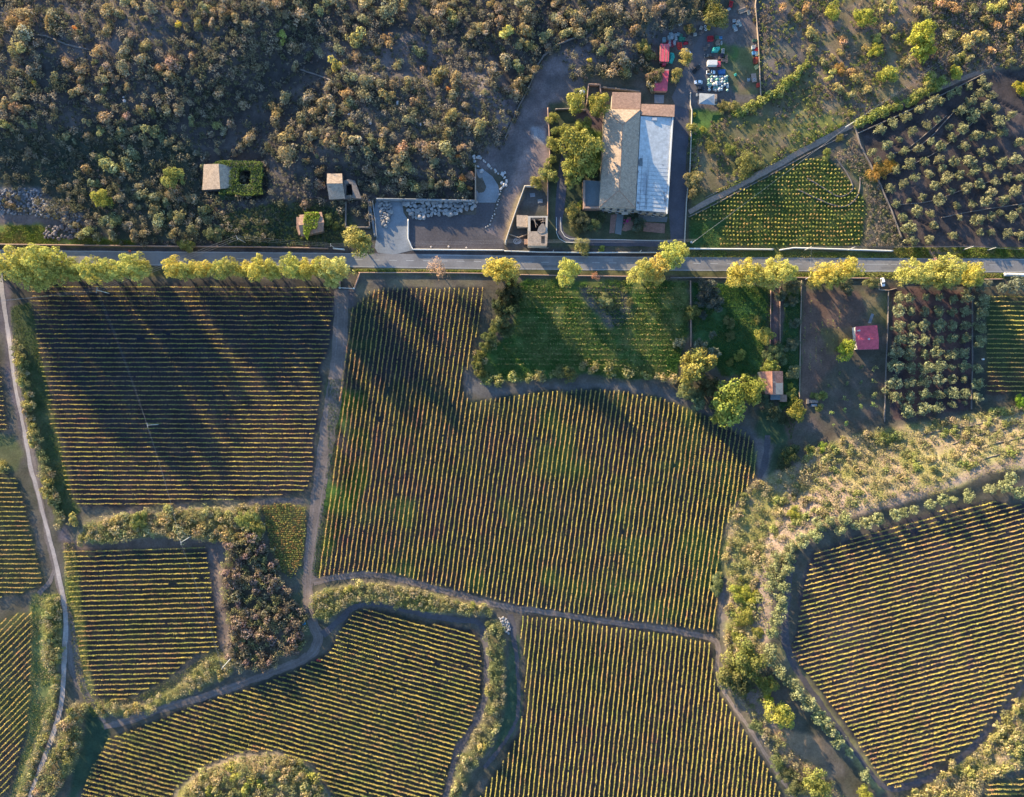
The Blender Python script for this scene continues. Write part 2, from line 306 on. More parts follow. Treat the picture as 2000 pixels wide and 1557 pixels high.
# ------------------------------------------------------------------ the ground sheet
def paint_ground():
    xs = np.concatenate([[-3500, -1500, -700, -420], gx, [420, 700, 1500, 3500]]); ys = np.concatenate([[-3500, -1500, -700, -380], gy, [380, 700, 1500, 3500]])
    X, Y = np.meshgrid(xs, ys); ZZ = np.zeros_like(X); ZZ[4:-4, 4:-4] = Z
    k = H / (H - ZZ); PX = X * k / S + 1000; PY = 778.5 - Y * k / S
    wx = (noise(X, Y, 5, 41, 2) - .5) * 9; wy = (noise(X, Y, 5, 43, 2) - .5) * 9
    QX = PX + wx; QY = PY + wy
    col = np.zeros(X.shape + (3,)); col[:] = (.085, .078, .06)
    na = noise(X, Y, 26, 51, 3)[..., None]; nb = noise(X, Y, 7, 53, 3)[..., None]; nc = noise(X, Y, 2.2, 57, 2)[..., None]
    def put(poly, c1, c2=None, f=None, a=1.0, warp=True):
        m = inpoly(QX if warp else PX, QY if warp else PY, poly); 
        c2_ = np.array(c2 if c2 is not None else c1); ff = nb if f is None else f
        t = np.clip((ff - .5) * 3 + .5, 0, 1)
        cc = np.array(c1) * (1 - t) + c2_ * t
        if cc.shape[:2] != X.shape: cc = np.broadcast_to(cc, col.shape)
        col[m] = col[m] * (1 - a) + cc[m] * a
    big = [(-20000, -20000), (20000, -20000), (20000, 20000), (-20000, 20000)]
    put(big, (.075, .07, .05), (.105, .09, .075))
    put(HILL, (.055, .05, .047), (.09, .076, .07))
    put([(0,-90),(480,-90),(440,60),(300,150),(100,120),(0,150)], (.085, .075, .07), (.12, .10, .095))
    put([(560,90),(800,60),(960,110),(1010,200),(960,300),(880,260),(720,150)], (.11, .095, .09), (.15, .125, .12))
    put([(640,205),(760,190),(920,250),(925,330),(800,300),(700,250)], (.12, .105, .095), (.10, .085, .07))
    put([(1130,0),(1380,-60),(1370,50),(1250,100),(1130,140)], (.07, .075, .055), (.12, .105, .105))
    put([(200,250),(380,290),(420,470),(230,470),(-30,360),(-30,260)], (.045, .055, .04), (.06, .06, .045))
    # left hillside foot: rubble strip, track, green verge
    put([(-60,365),(75,368),(130,410),(160,420),(150,442),(-60,430)], (.21, .20, .20), (.13, .12, .12))
    put([(-60,418),(175,425),(185,443),(-60,445)], (.12, .10, .10), (.16, .12, .11))
    put([(-60,440),(80,440),(110,462),(260,470),(265,480),(-60,478)], (.12, .16, .035), (.17, .19, .05))
    put([(540,395),(640,400),(670,400),(725,480),(440,480),(430,420)], (.045, .06, .04), (.075, .085, .05))
    # quarry track
    QU = [(1160,58),(1130,90),(1100,100),(1060,120),(1030,190),(1000,250),(985,270),(935,318),(930,328),(960,332),(990,350),(975,390),(960,430),(940,470),(985,480),(1003,425),(1022,368),(1060,352),(1072,300),(1075,220),(1120,180),(1190,150),(1270,140),(1280,100),(1230,70)]
    put(QU, (.115, .10, .10), (.16, .13, .13))
    put([(1130,130),(1270,110),(1275,160),(1200,158),(1140,175)], (.06, .07, .045), (.10, .09, .07))
    put([(1025,290),(1065,262),(1072,300),(1062,350),(1020,362),(1008,385),(1000,350)], (.25, .19, .175), (.20, .155, .15))
    put([(1040,250),(1060,246),(1068,280),(1045,272)], (.27, .27, .29))
    put([(940,180),(1005,195),(1000,260),(985,265),(960,220)], (.22, .17, .17), (.17, .14, .14))
    put([(1018,362),(1026,366),(1004,430),(990,480),(984,478),(996,420)], (.36, .26, .16), (.28, .22, .13))
    put([(1022,372),(1068,372),(1070,480),(990,480),(1005,430)], (.06, .065, .055), (.09, .085, .08))
    # villa grounds
    put([(1072,200),(1182,210),(1172,355),(1140,352),(1140,405),(1310,410),(1320,484),(1072,484)], (.045, .06, .035), (.075, .08, .05))
    put([(1120,215),(1182,215),(1180,265),(1150,260),(1130,240)], (.10, .07, .08), (.12, .09, .09))
    put([(1148,250),(1176,260),(1172,330),(1160,340)], (.14, .19, .04), (.10, .14, .03))
    put([(1350,180),(1420,200),(1400,240),(1350,320)], (.07, .12, .03), (.05, .09, .03))
    # yard
    put([(1345,130),(1290,60),(1395,30),(1480,0),(1482,190),(1400,215),(1350,212)], (.105, .095, .09), (.15, .12, .115))
    put([(1395,80),(1440,90),(1440,180),(1400,150),(1410,110)], (.07, .13, .03), (.10, .10, .06), nb)
    put([(1440,90),(1478,90),(1485,185),(1440,185)], (.13, .13, .055), (.17, .12, .09))
    put([(1485,-60),(1515,-60),(1580,110),(1500,185),(1490,150)], (.12, .10, .095), (.14, .13, .09))
    # scrubland upper right
    put([(1515,-60),(2080,-60),(2080,130),(1920,140),(1760,205),(1660,245),(1600,180),(1580,120)], (.15, .13, .07), (.20, .145, .115))
    put([(1500,190),(1580,125),(1660,240),(1500,325),(1350,410),(1360,270),(1420,225)], (.11, .105, .045), (.17, .135, .09))
    put([(1540,215),(1640,225),(1650,250),(1540,300)], (.22, .19, .09), (.15, .16, .05))
    put(OLIVEGROVE, (.045, .04, .042), (.095, .072, .068))
    put(DOT, (.055, .085, .025), (.09, .11, .035))
    put([(1345,440),(1420,430),(1400,484),(1345,484)], (.04, .09, .03), (.05, .10, .03))  # plot corner painted darker green, the villa's shadow put into the colour
    put([(1630,310),(1672,250),(1760,480),(1690,480),(1695,400),(1670,350)], (.19, .145, .11), (.11, .12, .05))
    # road verges
    put([(-200,483),(2200,497),(2200,508),(-200,492)], (.05, .045, .05), (.07, .06, .065))  # dark strip: shade below the north wall painted into the verge colour
    put([(1345,486),(2200,500),(2200,508),(1345,504)], (.08, .10, .03), (.14, .14, .05))
    put([(1745,484),(2200,484),(2200,504),(1745,500)], (.17, .17, .06), (.26, .18, .14))
    put([(-200,520),(700,520),(2200,532),(2200,548),(700,534),(-200,550)], (.07, .07, .035), (.14, .13, .05))
    put([(700,526),(950,528),(950,534),(700,533)], (.18, .20, .05), (.13, .11, .08))
    # south
    put([(-60,545),(660,548),(690,560),(690,600),(-60,600)], (.05, .045, .045), (.06, .055, .045))
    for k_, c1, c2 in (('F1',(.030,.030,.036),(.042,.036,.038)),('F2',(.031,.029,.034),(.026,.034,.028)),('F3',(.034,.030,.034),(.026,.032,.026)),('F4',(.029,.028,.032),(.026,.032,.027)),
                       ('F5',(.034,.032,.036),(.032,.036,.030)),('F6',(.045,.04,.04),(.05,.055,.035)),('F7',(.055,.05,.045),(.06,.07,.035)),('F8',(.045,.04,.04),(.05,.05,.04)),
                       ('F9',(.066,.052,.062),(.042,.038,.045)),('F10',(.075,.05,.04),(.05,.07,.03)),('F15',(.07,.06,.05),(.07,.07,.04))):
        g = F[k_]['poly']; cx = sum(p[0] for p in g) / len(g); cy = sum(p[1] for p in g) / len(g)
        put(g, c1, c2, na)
    put([(690,560),(720,545),(950,545),(950,560),(745,562),(700,590),(680,600)], (.10, .085, .075), (.14, .12, .08))
    put([(655,560),(700,565),(690,600),(650,610)], (.12, .10, .10), (.10, .085, .085))
    put(MEADOW, (.05, .10, .025), (.12, .13, .045))
    put([(1130,560),(1220,560),(1240,620),(1190,640),(1150,600)], (.07, .075, .06), (.10, .09, .08))
    put(GREEN2, (.035, .085, .03), (.05, .10, .035))
    put([(1535,560),(1565,560),(1563,790),(1545,860),(1520,780)], (.035, .08, .03), (.05, .085, .035))
    put([(1500,565),(1532,565),(1522,720),(1490,720)], (.10, .065, .065), (.13, .09, .075))
    put([(1480,800),(1545,800),(1545,900),(1490,940),(1475,860)], (.045, .07, .035), (.06, .075, .045))
    put(BROWNPLOT, (.12, .078, .062), (.155, .10, .075)); put([(1690,600),(1735,600),(1735,830),(1600,860),(1540,870),(1560,800),(1640,700)], (.085,.075,.055), (.12,.09,.075)); put([(1680,570),(1735,575),(1735,640),(1700,630)], (.10,.10,.045), (.15,.12,.07)); put([(1600,640),(1668,640),(1668,690),(1620,690)], (.16,.11,.07), (.12,.10,.05))
    put(DENSEGROVE, (.06, .045, .05), (.13, .075, .065))
    put([(1900,565),(1928,570),(1925,790),(1900,800)], (.05, .055, .045), (.08, .07, .05))
    put([(880,700),(930,740),(960,755),(1200,748),(1320,760),(1400,810),(1480,845),(1475,865),(1400,820),(1290,776),(1180,759),(1050,765),(950,778),(905,765),(908,720)], (.115, .105, .10), (.09, .085, .08))
    put([(1475,850),(1510,870),(1500,930),(1440,1000),(1410,1100),(1402,1240),(1415,1250),(1425,1010),(1480,945)], (.11, .10, .085), (.15, .125, .12))
    put([(-60,545),(15,545),(40,700),(90,900),(140,1060),(118,1060),(60,900),(15,760),(5,650),(-60,640)], (.13, .105, .115), (.10, .085, .09))
    put([(20,600),(62,590),(80,700),(117,860),(140,970),(160,1000),(120,1020),(60,860),(30,720)], (.055, .07, .03), (.08, .085, .04))
    put([(-60,850),(30,850),(48,885),(30,925),(-60,900)], (.07, .09, .04), (.10, .10, .05))
    put([(60,1160),(120,1160),(108,1350),(50,1500),(10,1600),(60,1420)], (.10, .13, .045), (.14, .15, .06))
    put([(125,1060),(145,1060),(162,1200),(182,1360),(200,1395),(180,1400),(150,1330),(130,1180)], (.10, .13, .04), (.15, .15, .07))
    put([(140,1020),(180,1000),(330,985),(500,975),(600,970),(610,985),(520,985),(330,998),(200,1015),(150,1055)], (.15, .12, .11), (.12, .11, .07))
    put([(120,1055),(440,1050),(440,1070),(125,1075)], (.11, .085, .07), (.14, .10, .08))
    put([(403,1065),(440,1065),(450,1260),(430,1280),(420,1180)], (.13, .10, .09), (.16, .12, .10))
    put([(430,1266),(440,1280),(300,1365),(200,1380),(182,1364),(260,1364),(340,1320)], (.10, .10, .05), (.13, .11, .07))
    put([(165,1380),(215,1420),(212,1450),(170,1530),(130,1580),(150,1480),(165,1430)], (.03, .055, .035), (.045, .07, .04))
    put(B1, (.17, .16, .06), (.24, .18, .12)); put(B2, (.06, .055, .04), (.09, .075, .06)); put(B3, (.14, .14, .05), (.18, .15, .08))
    put(B4, (.17, .18, .05), (.23, .19, .10)); put(B5, (.09, .10, .04), (.13, .11, .06)); put(B6, (.17, .16, .06), (.24, .18, .12))
    put([(995,1240),(1012,1240),(1020,1400),(990,1450),(960,1480),(985,1400)], (.045, .075, .045), (.06, .085, .05))
    put(B8, (.14, .13, .05), (.19, .15, .09)); put(B7, (.12, .13, .05), (.16, .15, .07)); put(B9, (.07, .08, .035), (.10, .09, .05))
    put(PATCH, (.11, .11, .04), (.16, .13, .06))
    put([(560,1110),(600,1110),(610,1240),(590,1250),(565,1180)], (.08, .09, .055), (.11, .095, .08))
    put(B10, (.20, .19, .07), (.32, .235, .175)); put(B11, (.13, .11, .07), (.22, .16, .14)); put(B12, (.19, .18, .07), (.28, .21, .15))
    put([(1800,825),(2080,795),(2080,905),(1930,925),(1850,940),(1790,900)], (.27, .25, .12), (.33, .25, .17))
    put([(1530,985),(1620,950),(1700,965),(1640,1000),(1560,1040),(1500,1100),(1490,1060)], (.36, .26, .22), (.26, .20, .16))
    put([(1470,1120),(1500,1100),(1510,1200),(1490,1270),(1470,1200)], (.28, .21, .19), (.20, .155, .15))
    put([(1500,1420),(1600,1440),(1640,1557),(1570,1557)], (.30, .20, .12), (.21, .15, .10))
    put([(1530,1250),(1545,1280),(1700,1490),(1735,1545),(1720,1560),(1600,1400),(1500,1290)], (.20, .18, .08), (.16, .14, .09))
    d_ = seg_dist(QX, QY, BTRACK); m_ = np.clip((9 - d_) / 3, 0, 1)[..., None]; col = col * (1 - m_) + np.array((.34, .25, .20)) * m_
    for of_ in (-3, 3):
        d_ = seg_dist(PX, PY - of_, BTRACK); m_ = np.clip((1.6 - d_) / 1.2, 0, .7)[..., None]; col = col * (1 - m_) + np.array((.17, .14, .12)) * m_
    # green and rusty patches among the vine rows, tractor lines of bare soil
    m = inpoly(PX, PY, F['F2']['poly']); t = np.clip((noise(X, Y, 18, 61, 2) - .64) * 6, 0, 1) * m * .5
    col = col * (1 - t[..., None]) + np.array((.055, .115, .025)) * t[..., None]
    m = inpoly(PX, PY, [(640,740),(720,740),(720,940),(620,1130),(608,1120),(640,900)]); t = np.clip((noise(X, Y, 12, 63, 2) - .4) * 4, 0, 1) * m * .8
    col = col * (1 - t[..., None]) + np.array((.06, .13, .025)) * t[..., None]
    m = inpoly(PX, PY, [(1200,900),(1450,900),(1400,1220),(1150,1190)]); t = np.clip((noise(X, Y, 10, 64, 2) - .5) * 4, 0, 1) * m * .4
    col = col * (1 - t[..., None]) + np.array((.05, .11, .03)) * t[..., None]
    for a in range(3):
        pass
    for _ in range(1): 
        col = (col + np.roll(col, 1, 0) + np.roll(col, -1, 0) + np.roll(col, 1, 1) + np.roll(col, -1, 1)) / 5
    col *= (.8 + .4 * nc)
    ny, nx = X.shape; idx = np.arange(nx * ny).reshape(ny, nx)
    f = np.stack([idx[:-1, :-1], idx[:-1, 1:], idx[1:, 1:], idx[1:, :-1]], -1).reshape(-1, 4)
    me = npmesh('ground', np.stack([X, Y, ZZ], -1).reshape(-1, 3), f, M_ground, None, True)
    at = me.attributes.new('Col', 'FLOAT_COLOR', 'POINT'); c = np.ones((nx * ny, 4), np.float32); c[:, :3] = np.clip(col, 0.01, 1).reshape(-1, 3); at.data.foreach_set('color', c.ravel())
    o = link('ground', me); tag(o, kind='structure')
paint_ground()
# ------------------------------------------------------------------ strips: roads, tracks
def resample(pts, step):
    out = []
    for a, b in zip(pts[:-1], pts[1:]):
        a = np.array(a, float); b = np.array(b, float); n = max(1, int(math.hypot(*(b[:2] - a[:2])) / step))
        for i in range(n): out.append(a + (b - a) * i / n)
    out.append(np.array(pts[-1], float)); return np.array(out)
def smoothpts(p, n=2):
    p = np.asarray(p, float)
    for _ in range(n):
        q = np.empty((2 * len(p) - 2, p.shape[1])); q[0::2] = p[:-1] * .75 + p[1:] * .25; q[1::2] = p[:-1] * .25 + p[1:] * .75
        p = np.vstack([p[:1], q, p[-1:]])
    return p
def strip(name, pts, mat, dz, rough=0.0, step=4, across=4, label=None, cat=None, kind='structure', parent=None, soften=True):
    """pts (px, py, width px)"""
    p = smoothpts(pts, 2) if soften and len(pts) > 2 else np.array(pts, float)
    p = resample([tuple(q) for q in p], step); t = np.gradient(p[:, :2], axis=0); t /= np.linalg.norm(t, axis=1, keepdims=True) + 1e-9
    nrm = np.stack([-t[:, 1], t[:, 0]], 1); n = len(p); rows = []
    for j in range(across + 1):
        s = (j / across - .5) * p[:, 2]
        if rough and j in (0, across): s = s + rng.normal(size=n) * rough * .5 + (noise(p[:, 0] + j * 99, p[:, 1], 14, 5) - .5) * rough * 4
        q = p[:, :2] + nrm * s[:, None]; x, y, z = W(q[:, 0], q[:, 1]); rows.append(np.stack([x, y, z + dz], 1))
    V = np.stack(rows, 1).reshape(-1, 3); k = across + 1; idx = np.arange(n * k).reshape(n, k)
    f = np.stack([idx[:-1, :-1], idx[1:, :-1], idx[1:, 1:], idx[:-1, 1:]], -1).reshape(-1, 4)[:, ::-1]
    o = link(name, npmesh(name, V, f, mat), parent); tag(o, label, cat, None, kind); return o
def area(name, poly, mat, dz, step=2.0, label=None, cat=None, kind='structure', parent=None, rough=0):
    """flat sheet draped on the ground"""
    w = [W(x, y) for x, y in poly]
    bm = bmesh.new(); vs = [bm.verts.new((float(x), float(y), float(z) + dz)) for x, y, z in w]
    f = bm.faces.new(vs); f.normal_update()
    if f.normal.z < 0: bmesh.ops.reverse_faces(bm, faces=[f])
    o = bmobj(name, bm, mat, parent); tag(o, label, cat, None, kind); return o
strip('road', [(-260,499,29),(0,502,29),(250,504.5,28),(500,506.5,28),(700,508.5,28),(1000,513,28),(1250,515,27),(1500,516.5,27),(1750,517.5,27),(2000,519,27),(2300,521,27)], M_asph, .05, .25, step=3, across=3)
def rdy(x): return float(np.interp(x, [-260,0,250,500,700,1000,1250,1500,1750,2000,2300], [499,502,504.5,506.5,508.5,513,515,516.5,517.5,519,521]))
strip('edge_line', [(x, rdy(x) - 12.6, .7) for x in range(-250, 726, 25)], M_white, .062, .05, across=1, soften=False)
strip('edge_line', [(x, rdy(x) - 12.2, .7) for x in range(825, 2300, 25)], M_white, .062, .05, across=1, soften=False)
strip('edge_line', [(x, rdy(x) + 12.2, .7) for x in range(-250, 2300, 25)], M_white, .062, .05, across=1, soften=False)
def dashes():
    V = []; Fc = []
    spans = [(x, x + 15) for x in range(430, 1670, 33)] + [(1677, 1735), (1740, 1752), (1757, 1766), (1772, 1780)] + [(x, x + 15) for x in range(1800, 2200, 33)]
    for a, b in spans:
        i = len(V)
        for px, dy in ((a, -.4), (b, -.4), (b, .4), (a, .4)):
            x, y, z = W(px, rdy(px) - 1.0 + dy); V.append((x, y, z + .062))
        Fc.append([i + 3, i + 2, i + 1, i])
    o = link('centre_line', npmesh('centre_line', V, Fc, M_white)); tag(o, kind='structure')
dashes()
dt = [
 ('track', [(668,566,26),(667,600,28),(664,680,28),(652,780,32),(634,880,31),(622,970,27),(608,1060,22),(602,1120,22),(600,1175,18),(612,1225,22),(626,1248,22),(606,1285,16),(509,1322,14),(415,1356,14),(320,1383,14),(226,1415,14),(203,1420,10)], M_dirt, .05),
 ('track', [(612,1135,16),(640,1131,14),(673,1126,13),(726,1120,12),(771,1129,12),(843,1148,12),(918,1167,12),(986,1186,13),(1050,1193,11),(1125,1205,11),(1197,1216,11),(1300,1229,10),(1387,1245,12),(1405,1256,12),(1399,1300,9),(1411,1349,9),(1432,1379,8),(1466,1424,8),(1496,1477,8),(1534,1530,8),(1560,1580,8)], M_dirt, .058),
 ('track', [(630,1240,16),(654,1220,13),(684,1190,13),(718,1175,11),(771,1184,11),(824,1200,10),(899,1212,10),(935,1212,10),(946,1234,12),(952,1309,12),(948,1377,12),(918,1428,12),(892,1466,11),(880,1518,10),(865,1580,10)], M_gravel, .066),
 ('track', [(997,1200,13),(1008,1271,8),(1013,1328,7),(1014,1403,7),(980,1460,8),(945,1500,7)], M_gravel, .05),
 ('path', [(15,640,12),(24,697,14),(32,753,14),(44,795,13),(52,855,14),(60,890,18),(72,953,12),(90,1025,11),(100,1080,12),(112,1125,12),(126,1180,13),(136,1215,17),(142,1270,26),(150,1320,26),(170,1360,12),(205,1412,7)], M_dirt, .05),
 ('path', [(75,1160,9),(95,1140,8),(106,1115,8)], M_dirt, .056),
 ('path', [(1428,1000,7),(1450,972,7),(1480,945,7),(1496,900,12),(1500,850,10)], M_gravel, .06),
 ('path', [(1545,1095,14),(1538,1150,13),(1530,1230,16),(1542,1290,14),(1585,1350,10),(1650,1440,9),(1700,1510,9),(1730,1545,12),(1800,1530,13),(1870,1490,12),(1930,1430,12),(1965,1385,10),(2060,1270,10)], M_gravel, .05),
]
for n_, p_, m_, z_ in dt: strip(n_, p_, m_, z_, .9)
for n_, p_, m_, z_ in dt:
    if m_ is not M_dirt: continue
    for s_ in (-.24, .24):
        q_ = np.array(p_, float); t_ = np.gradient(q_[:, :2], axis=0); t_ /= np.linalg.norm(t_, axis=1, keepdims=True) + 1e-9
        strip('wheel_rut', [(a + -t[1] * w_ * s_, b + t[0] * w_ * s_, 1.7) for (a, b, w_), t in zip(p_, t_)], groundmat('rut_earth', .3, False, (.17, .142, .135), .3) if 'rut_earth' not in MATS else MATS['rut_earth'], z_ + .012, .35, across=1)
for px, py, w_, h_, c_ in ((310,511,30,6,.15),(735,505,26,9,.22),(905,508,22,5,.155),(1060,520,34,4,.15),(1180,508,18,7,.23),(1395,521,30,5,.16),(1588,512,22,6,.225),(1720,523,28,4,.16),(1925,516,26,7,.155),(560,500,24,4,.155)):
    m_ = MATS.get('patch%g' % c_) or groundmat('patch%g' % c_, .16, False, (c_, c_ * .97, c_ * .98), .15)
    area('asphalt_patch', [(px, py - h_ / 2), (px + w_, py - h_ / 2 + .3), (px + w_ - 1, py + h_ / 2), (px + 1, py + h_ / 2 - .2)], m_, .057)
strip('lane', [(0,528,10),(3,560,9),(10,610,8),(15,640,8),(22,697,8),(29,753,6),(38,795,6),(50,855,7),(56,890,8),(60,915,8),(72,953,7),(88,1020,7),(94,1038,7),(109,1098,8),(124,1166,9),(130,1215,9),(126,1271,10),(124,1328,9),(121,1377,9),(102,1441,10),(83,1490,8),(60,1550,8),(48,1590,8)], M_lane, .075, .3)
strip('lane', [(1345,414,10),(1400,385,11),(1500,332,12),(1600,277,11),(1660,245,10),(1760,205,9),(1850,165,9),(1925,137,8),(1990,105,7)], groundmat('lane_earth', .35, False, (.27, .20, .16), .5), .06, .5)
area('driveway', [(1318,205),(1345,215),(1344,300),(1338,484),(1326,484),(1318,478),(1310,470),(1306,405)], M_drive, .05)
strip('driveway', [(1118,255,22),(1100,330,20),(1094,400,18),(1090,440,13),(1098,462,13),(1130,473,12),(1200,475,12),(1322,476,13)], M_drive, .055, .2)
area('yard_paving', [(1345,214),(1318,204),(1312,190),(1330,150),(1345,110),(1370,65),(1395,62),(1385,110),(1388,180),(1352,182),(1350,214)], groundmat('yard_asphalt', .2, False, (.12, .11, .115), .2), .045)
area('concrete_apron', [(733,388),(785,392),(788,415),(797,430),(797,465),(806,489),(770,497),(738,494),(732,484),(735,465),(731,420)], M_conc, .055)
area('concrete_apron', [(930,330),(945,332),(962,345),(973,362),(976,380),(968,396),(930,396)], M_conc, .05)
area('gravel_yard', [(797,420),(930,420),(931,397),(968,397),(960,430),(945,450),(984,470),(984,486),(806,486),(798,465)], M_gravel, .05)
area('path', [(1193,420),(1205,418),(1200,455),(1190,456)], M_pave, .05)
area('path', [(1205,418),(1218,420),(1213,459),(1201,456)], M_pavg, .052)
area('path', [(1226,424),(1238,424),(1236,448),(1222,452),(1214,450)], M_pave, .055)
area('path', [(1238,416),(1304,424),(1302,434),(1262,433),(1236,430)], M_pavg, .05)
area('path', [(1258,434),(1299,437),(1298,456),(1256,452)], M_pave, .055)
area('path', [(1278,185),(1297,186),(1296,202),(1278,202)], M_conc, .055)
area('path', [(1702,612),(1707,614),(1701,632),(1695,631)], M_conc, .055)
# ------------------------------------------------------------------ vine rows
def clip_rows(poly, ang, sp, org):
    a = np.array(ang, float); a /= np.linalg.norm(a); n = np.array([-a[1], a[0]]);
    if abs(n[1]) > abs(n[0]):
        if n[1] < 0: n = -n
    elif n[0] < 0: n = -n
    o = np.array(org, float); P = np.array(poly, float); d = (P - o) @ n; out = []
    for k in range(int(math.ceil(d.min() / sp)), int(math.floor(d.max() / sp)) + 1):
        c = k * sp; ts = []
        for i in range(len(P)):
            d0 = d[i] - c; d1 = d[(i + 1) % len(P)] - c
            if (d0 > 0) != (d1 > 0):
                q = P[i] + (P[(i + 1) % len(P)] - P[i]) * d0 / (d0 - d1); ts.append((q - o) @ a)
        ts.sort()
        for t0, t1 in zip(ts[0::2], ts[1::2]):
            if t1 - t0 > 10: out.append((o + n * c + a * t0, o + n * c + a * t1))
    return out
PAL = np.array([(.24,.28,.08),(.42,.38,.10),(.57,.45,.135),(.52,.33,.15),(.42,.19,.14),(.14,.19,.075)])
def palette(x, y, w, seed, sharp=1.4):
    """leaf colour of a spot: weighted mix of greens, yellows and reds that drifts along the row"""
    w = np.array(w, float); sc = np.stack([noise(x, y, 5, seed + i * 7, 3) + rng.random(len(x)) * .5 for i in range(len(w))], 1) ** 3 * w
    k = sc.argmax(1); c = PAL[k] * .6 + (PAL[None] * (sc / sc.sum(1, keepdims=True))[..., None]).sum(1) * .4
    return c * (.75 + .5 * rng.random((len(x), 1)))
M_vine = foliage('vine_leaf', .2)
def vine_geo(p0, p1, w, seed, dens=20, hw=.125, thin=.04, hgt=(.6, 1.85)):
    L = np.linalg.norm((p1 - p0)) * S; n = int(L * dens); 
    t = rng.random(n); nz = noise(t * L + seed * 13.7, np.zeros(n) + seed, 3.0, 11, 2); keep = nz > thin + .1 * rng.random(n); x_, y_ = (p0[0] + (p1[0] - p0[0]) * t) * S, (p0[1] + (p1[1] - p0[1]) * t) * S; keep &= rng.random(n) < .55 + .9 * noise(x_, y_, 14, 201, 3); t = t[keep]; n = len(t)
    q = p0 + (p1 - p0) * t[:, None]; x, y, z = W(q[:, 0], q[:, 1]); d = (p1 - p0) / np.linalg.norm(p1 - p0); dx, dy = -d[1], -d[0]
    wob = (noise(t * L, np.zeros(n) + seed * 3.1, 5, 12, 2) - .5) * .5 + rng.normal(size=n) * hw
    x = x + dx * wob; y = y + dy * wob; hh = hgt[0] + (hgt[1] - hgt[0]) * rng.random(n) ** .7 * (.7 + .5 * noise(t * L, t * 0 + seed * 5., 2.5, 14))
    P = np.stack([x, y, z + hh], 1); N = rng.normal(size=(n, 3)) * .6 + np.array([-SUND[0] * .75, -SUND[1] * .75, .6])
    return leafquads(P, N, .19 + .26 * rng.random(n), palette(x, y, w, 100))
FN = {'F1': ('upper left vineyard', 'down from the road', (1.0,1.15,1.05,.95,.72,.6), 'rows of the upper left vineyard'),
 'F2': ('large central vineyard', 'from its left end', (.95,1.2,1.15,.85,.7,.6), 'rows of the large central vineyard'),
 'F3': ('bottom centre vineyard', 'from its left edge', (1.0,1.2,1.15,.85,.6,.6), 'rows of the bottom centre vineyard'),
 'F4': ('vineyard above the knoll', 'down from the top', (1.1,1.25,1.1,.75,.55,.6), 'rows of the vineyard above the knoll'),
 'F5': ('small square vineyard', 'down from the top', (1.1,1.25,1.05,.8,.6,.6), 'rows of the small square vineyard'),
 'F6': ('narrow vineyard left of the pale lane', 'down from its top', (.9,1.1,1.1,1.0,.7,.6), 'rows left of the pale lane'),
 'F7': ('diagonal vineyard in the lower left corner', 'from its upper corner', (1.0,1.2,1.1,.9,.7,.6), 'diagonal rows in the corner'),
 'F8': ('vineyard scrap at the left edge', 'down from its top', (.9,1.1,1.1,1.0,.7,.6), 'rows at the left edge'),
 'F9': ('lower right vineyard', 'down from the top', (.9,1.3,1.3,.95,.75,.5), 'rows of the lower right vineyard'),
 'F10': ('vineyard right of the dense olive grove', 'down from its top', (1.0,1.2,1.1,.8,.5,.6), 'rows right of the dense olive grove'),
 'F15': ('vineyard in the bottom right corner', 'down from its top', (.9,1.3,1.2,.9,.6,.5), 'rows in the bottom right corner'),
 'F11': ('brown plot below the road', 'from the left wall', (1.2,1.0,.4,.2,.1,1.0), 'thin rows of the brown plot')}
allrows = []
for k, (nm, frm, w, grp) in FN.items():
    f = F[k]; rows = clip_rows(f['poly'], f['ang'], f['sp'], f['org'])
    for i, (a, b) in enumerate(rows):
        cl = lambda q: np.array([min(max(q[0], -20), 2020), min(max(q[1], -20), 1577)])
        vis = np.linalg.norm(cl(b) - cl(a)); allrows.append([vis, k, i + 1, a, b])
rank = sorted(allrows, key=lambda r: -r[0]); keepids = {id(r) for r in rank[:292]}
rest = [[], [], []]; base = 0
for r in allrows:
    vis, k, i, a, b = r; nm, frm, w, grp = FN[k]
    j = rng.normal(size=2) * 2.0 * (0 if k == 'F11' else 1); u = (b - a) / np.linalg.norm(b - a); a2 = a + u * abs(j[0]); b2 = b - u * abs(j[1])
    ds = 19
    kw = dict(dens=4, hw=.2, thin=.5, hgt=(.3, 1.1)) if k == 'F11' else dict(dens=ds, thin={'F7': .15, 'F8': .15}.get(k, .06))
    if k == 'F2':
        g_ = max(0, 1 - (i - 1) / 42); w = (w[0], w[1] * (1 - .15 * g_), w[2], w[3] * (1 + .35 * g_), w[4] * (1 + .8 * g_), w[5])
    v, fc, cl = vine_geo(a2, b2, w, i + ord(k[-1]), **kw)
    if len(fc) < 3: continue
    if id(r) in keepids:
        o = link('vine_row', npmesh('vine_row', v, fc, M_vine, cl), color=(1, 1, 1))
        tag(o, f'{nth(i)} vine row {frm} in the {nm}', 'vine row', grp)
    else:
        rest[0].append(v); rest[1].append(fc + base); rest[2].append(cl); base += len(v)
if rest[0]:
    o = link('vine_rows', npmesh('vine_rows', np.vstack(rest[0]), np.vstack(rest[1]), M_vine, np.vstack(rest[2])), color=(1, 1, 1))
    tag(o, 'shortest rows of vines filling the corners of the vineyards', 'vines', None, 'stuff')
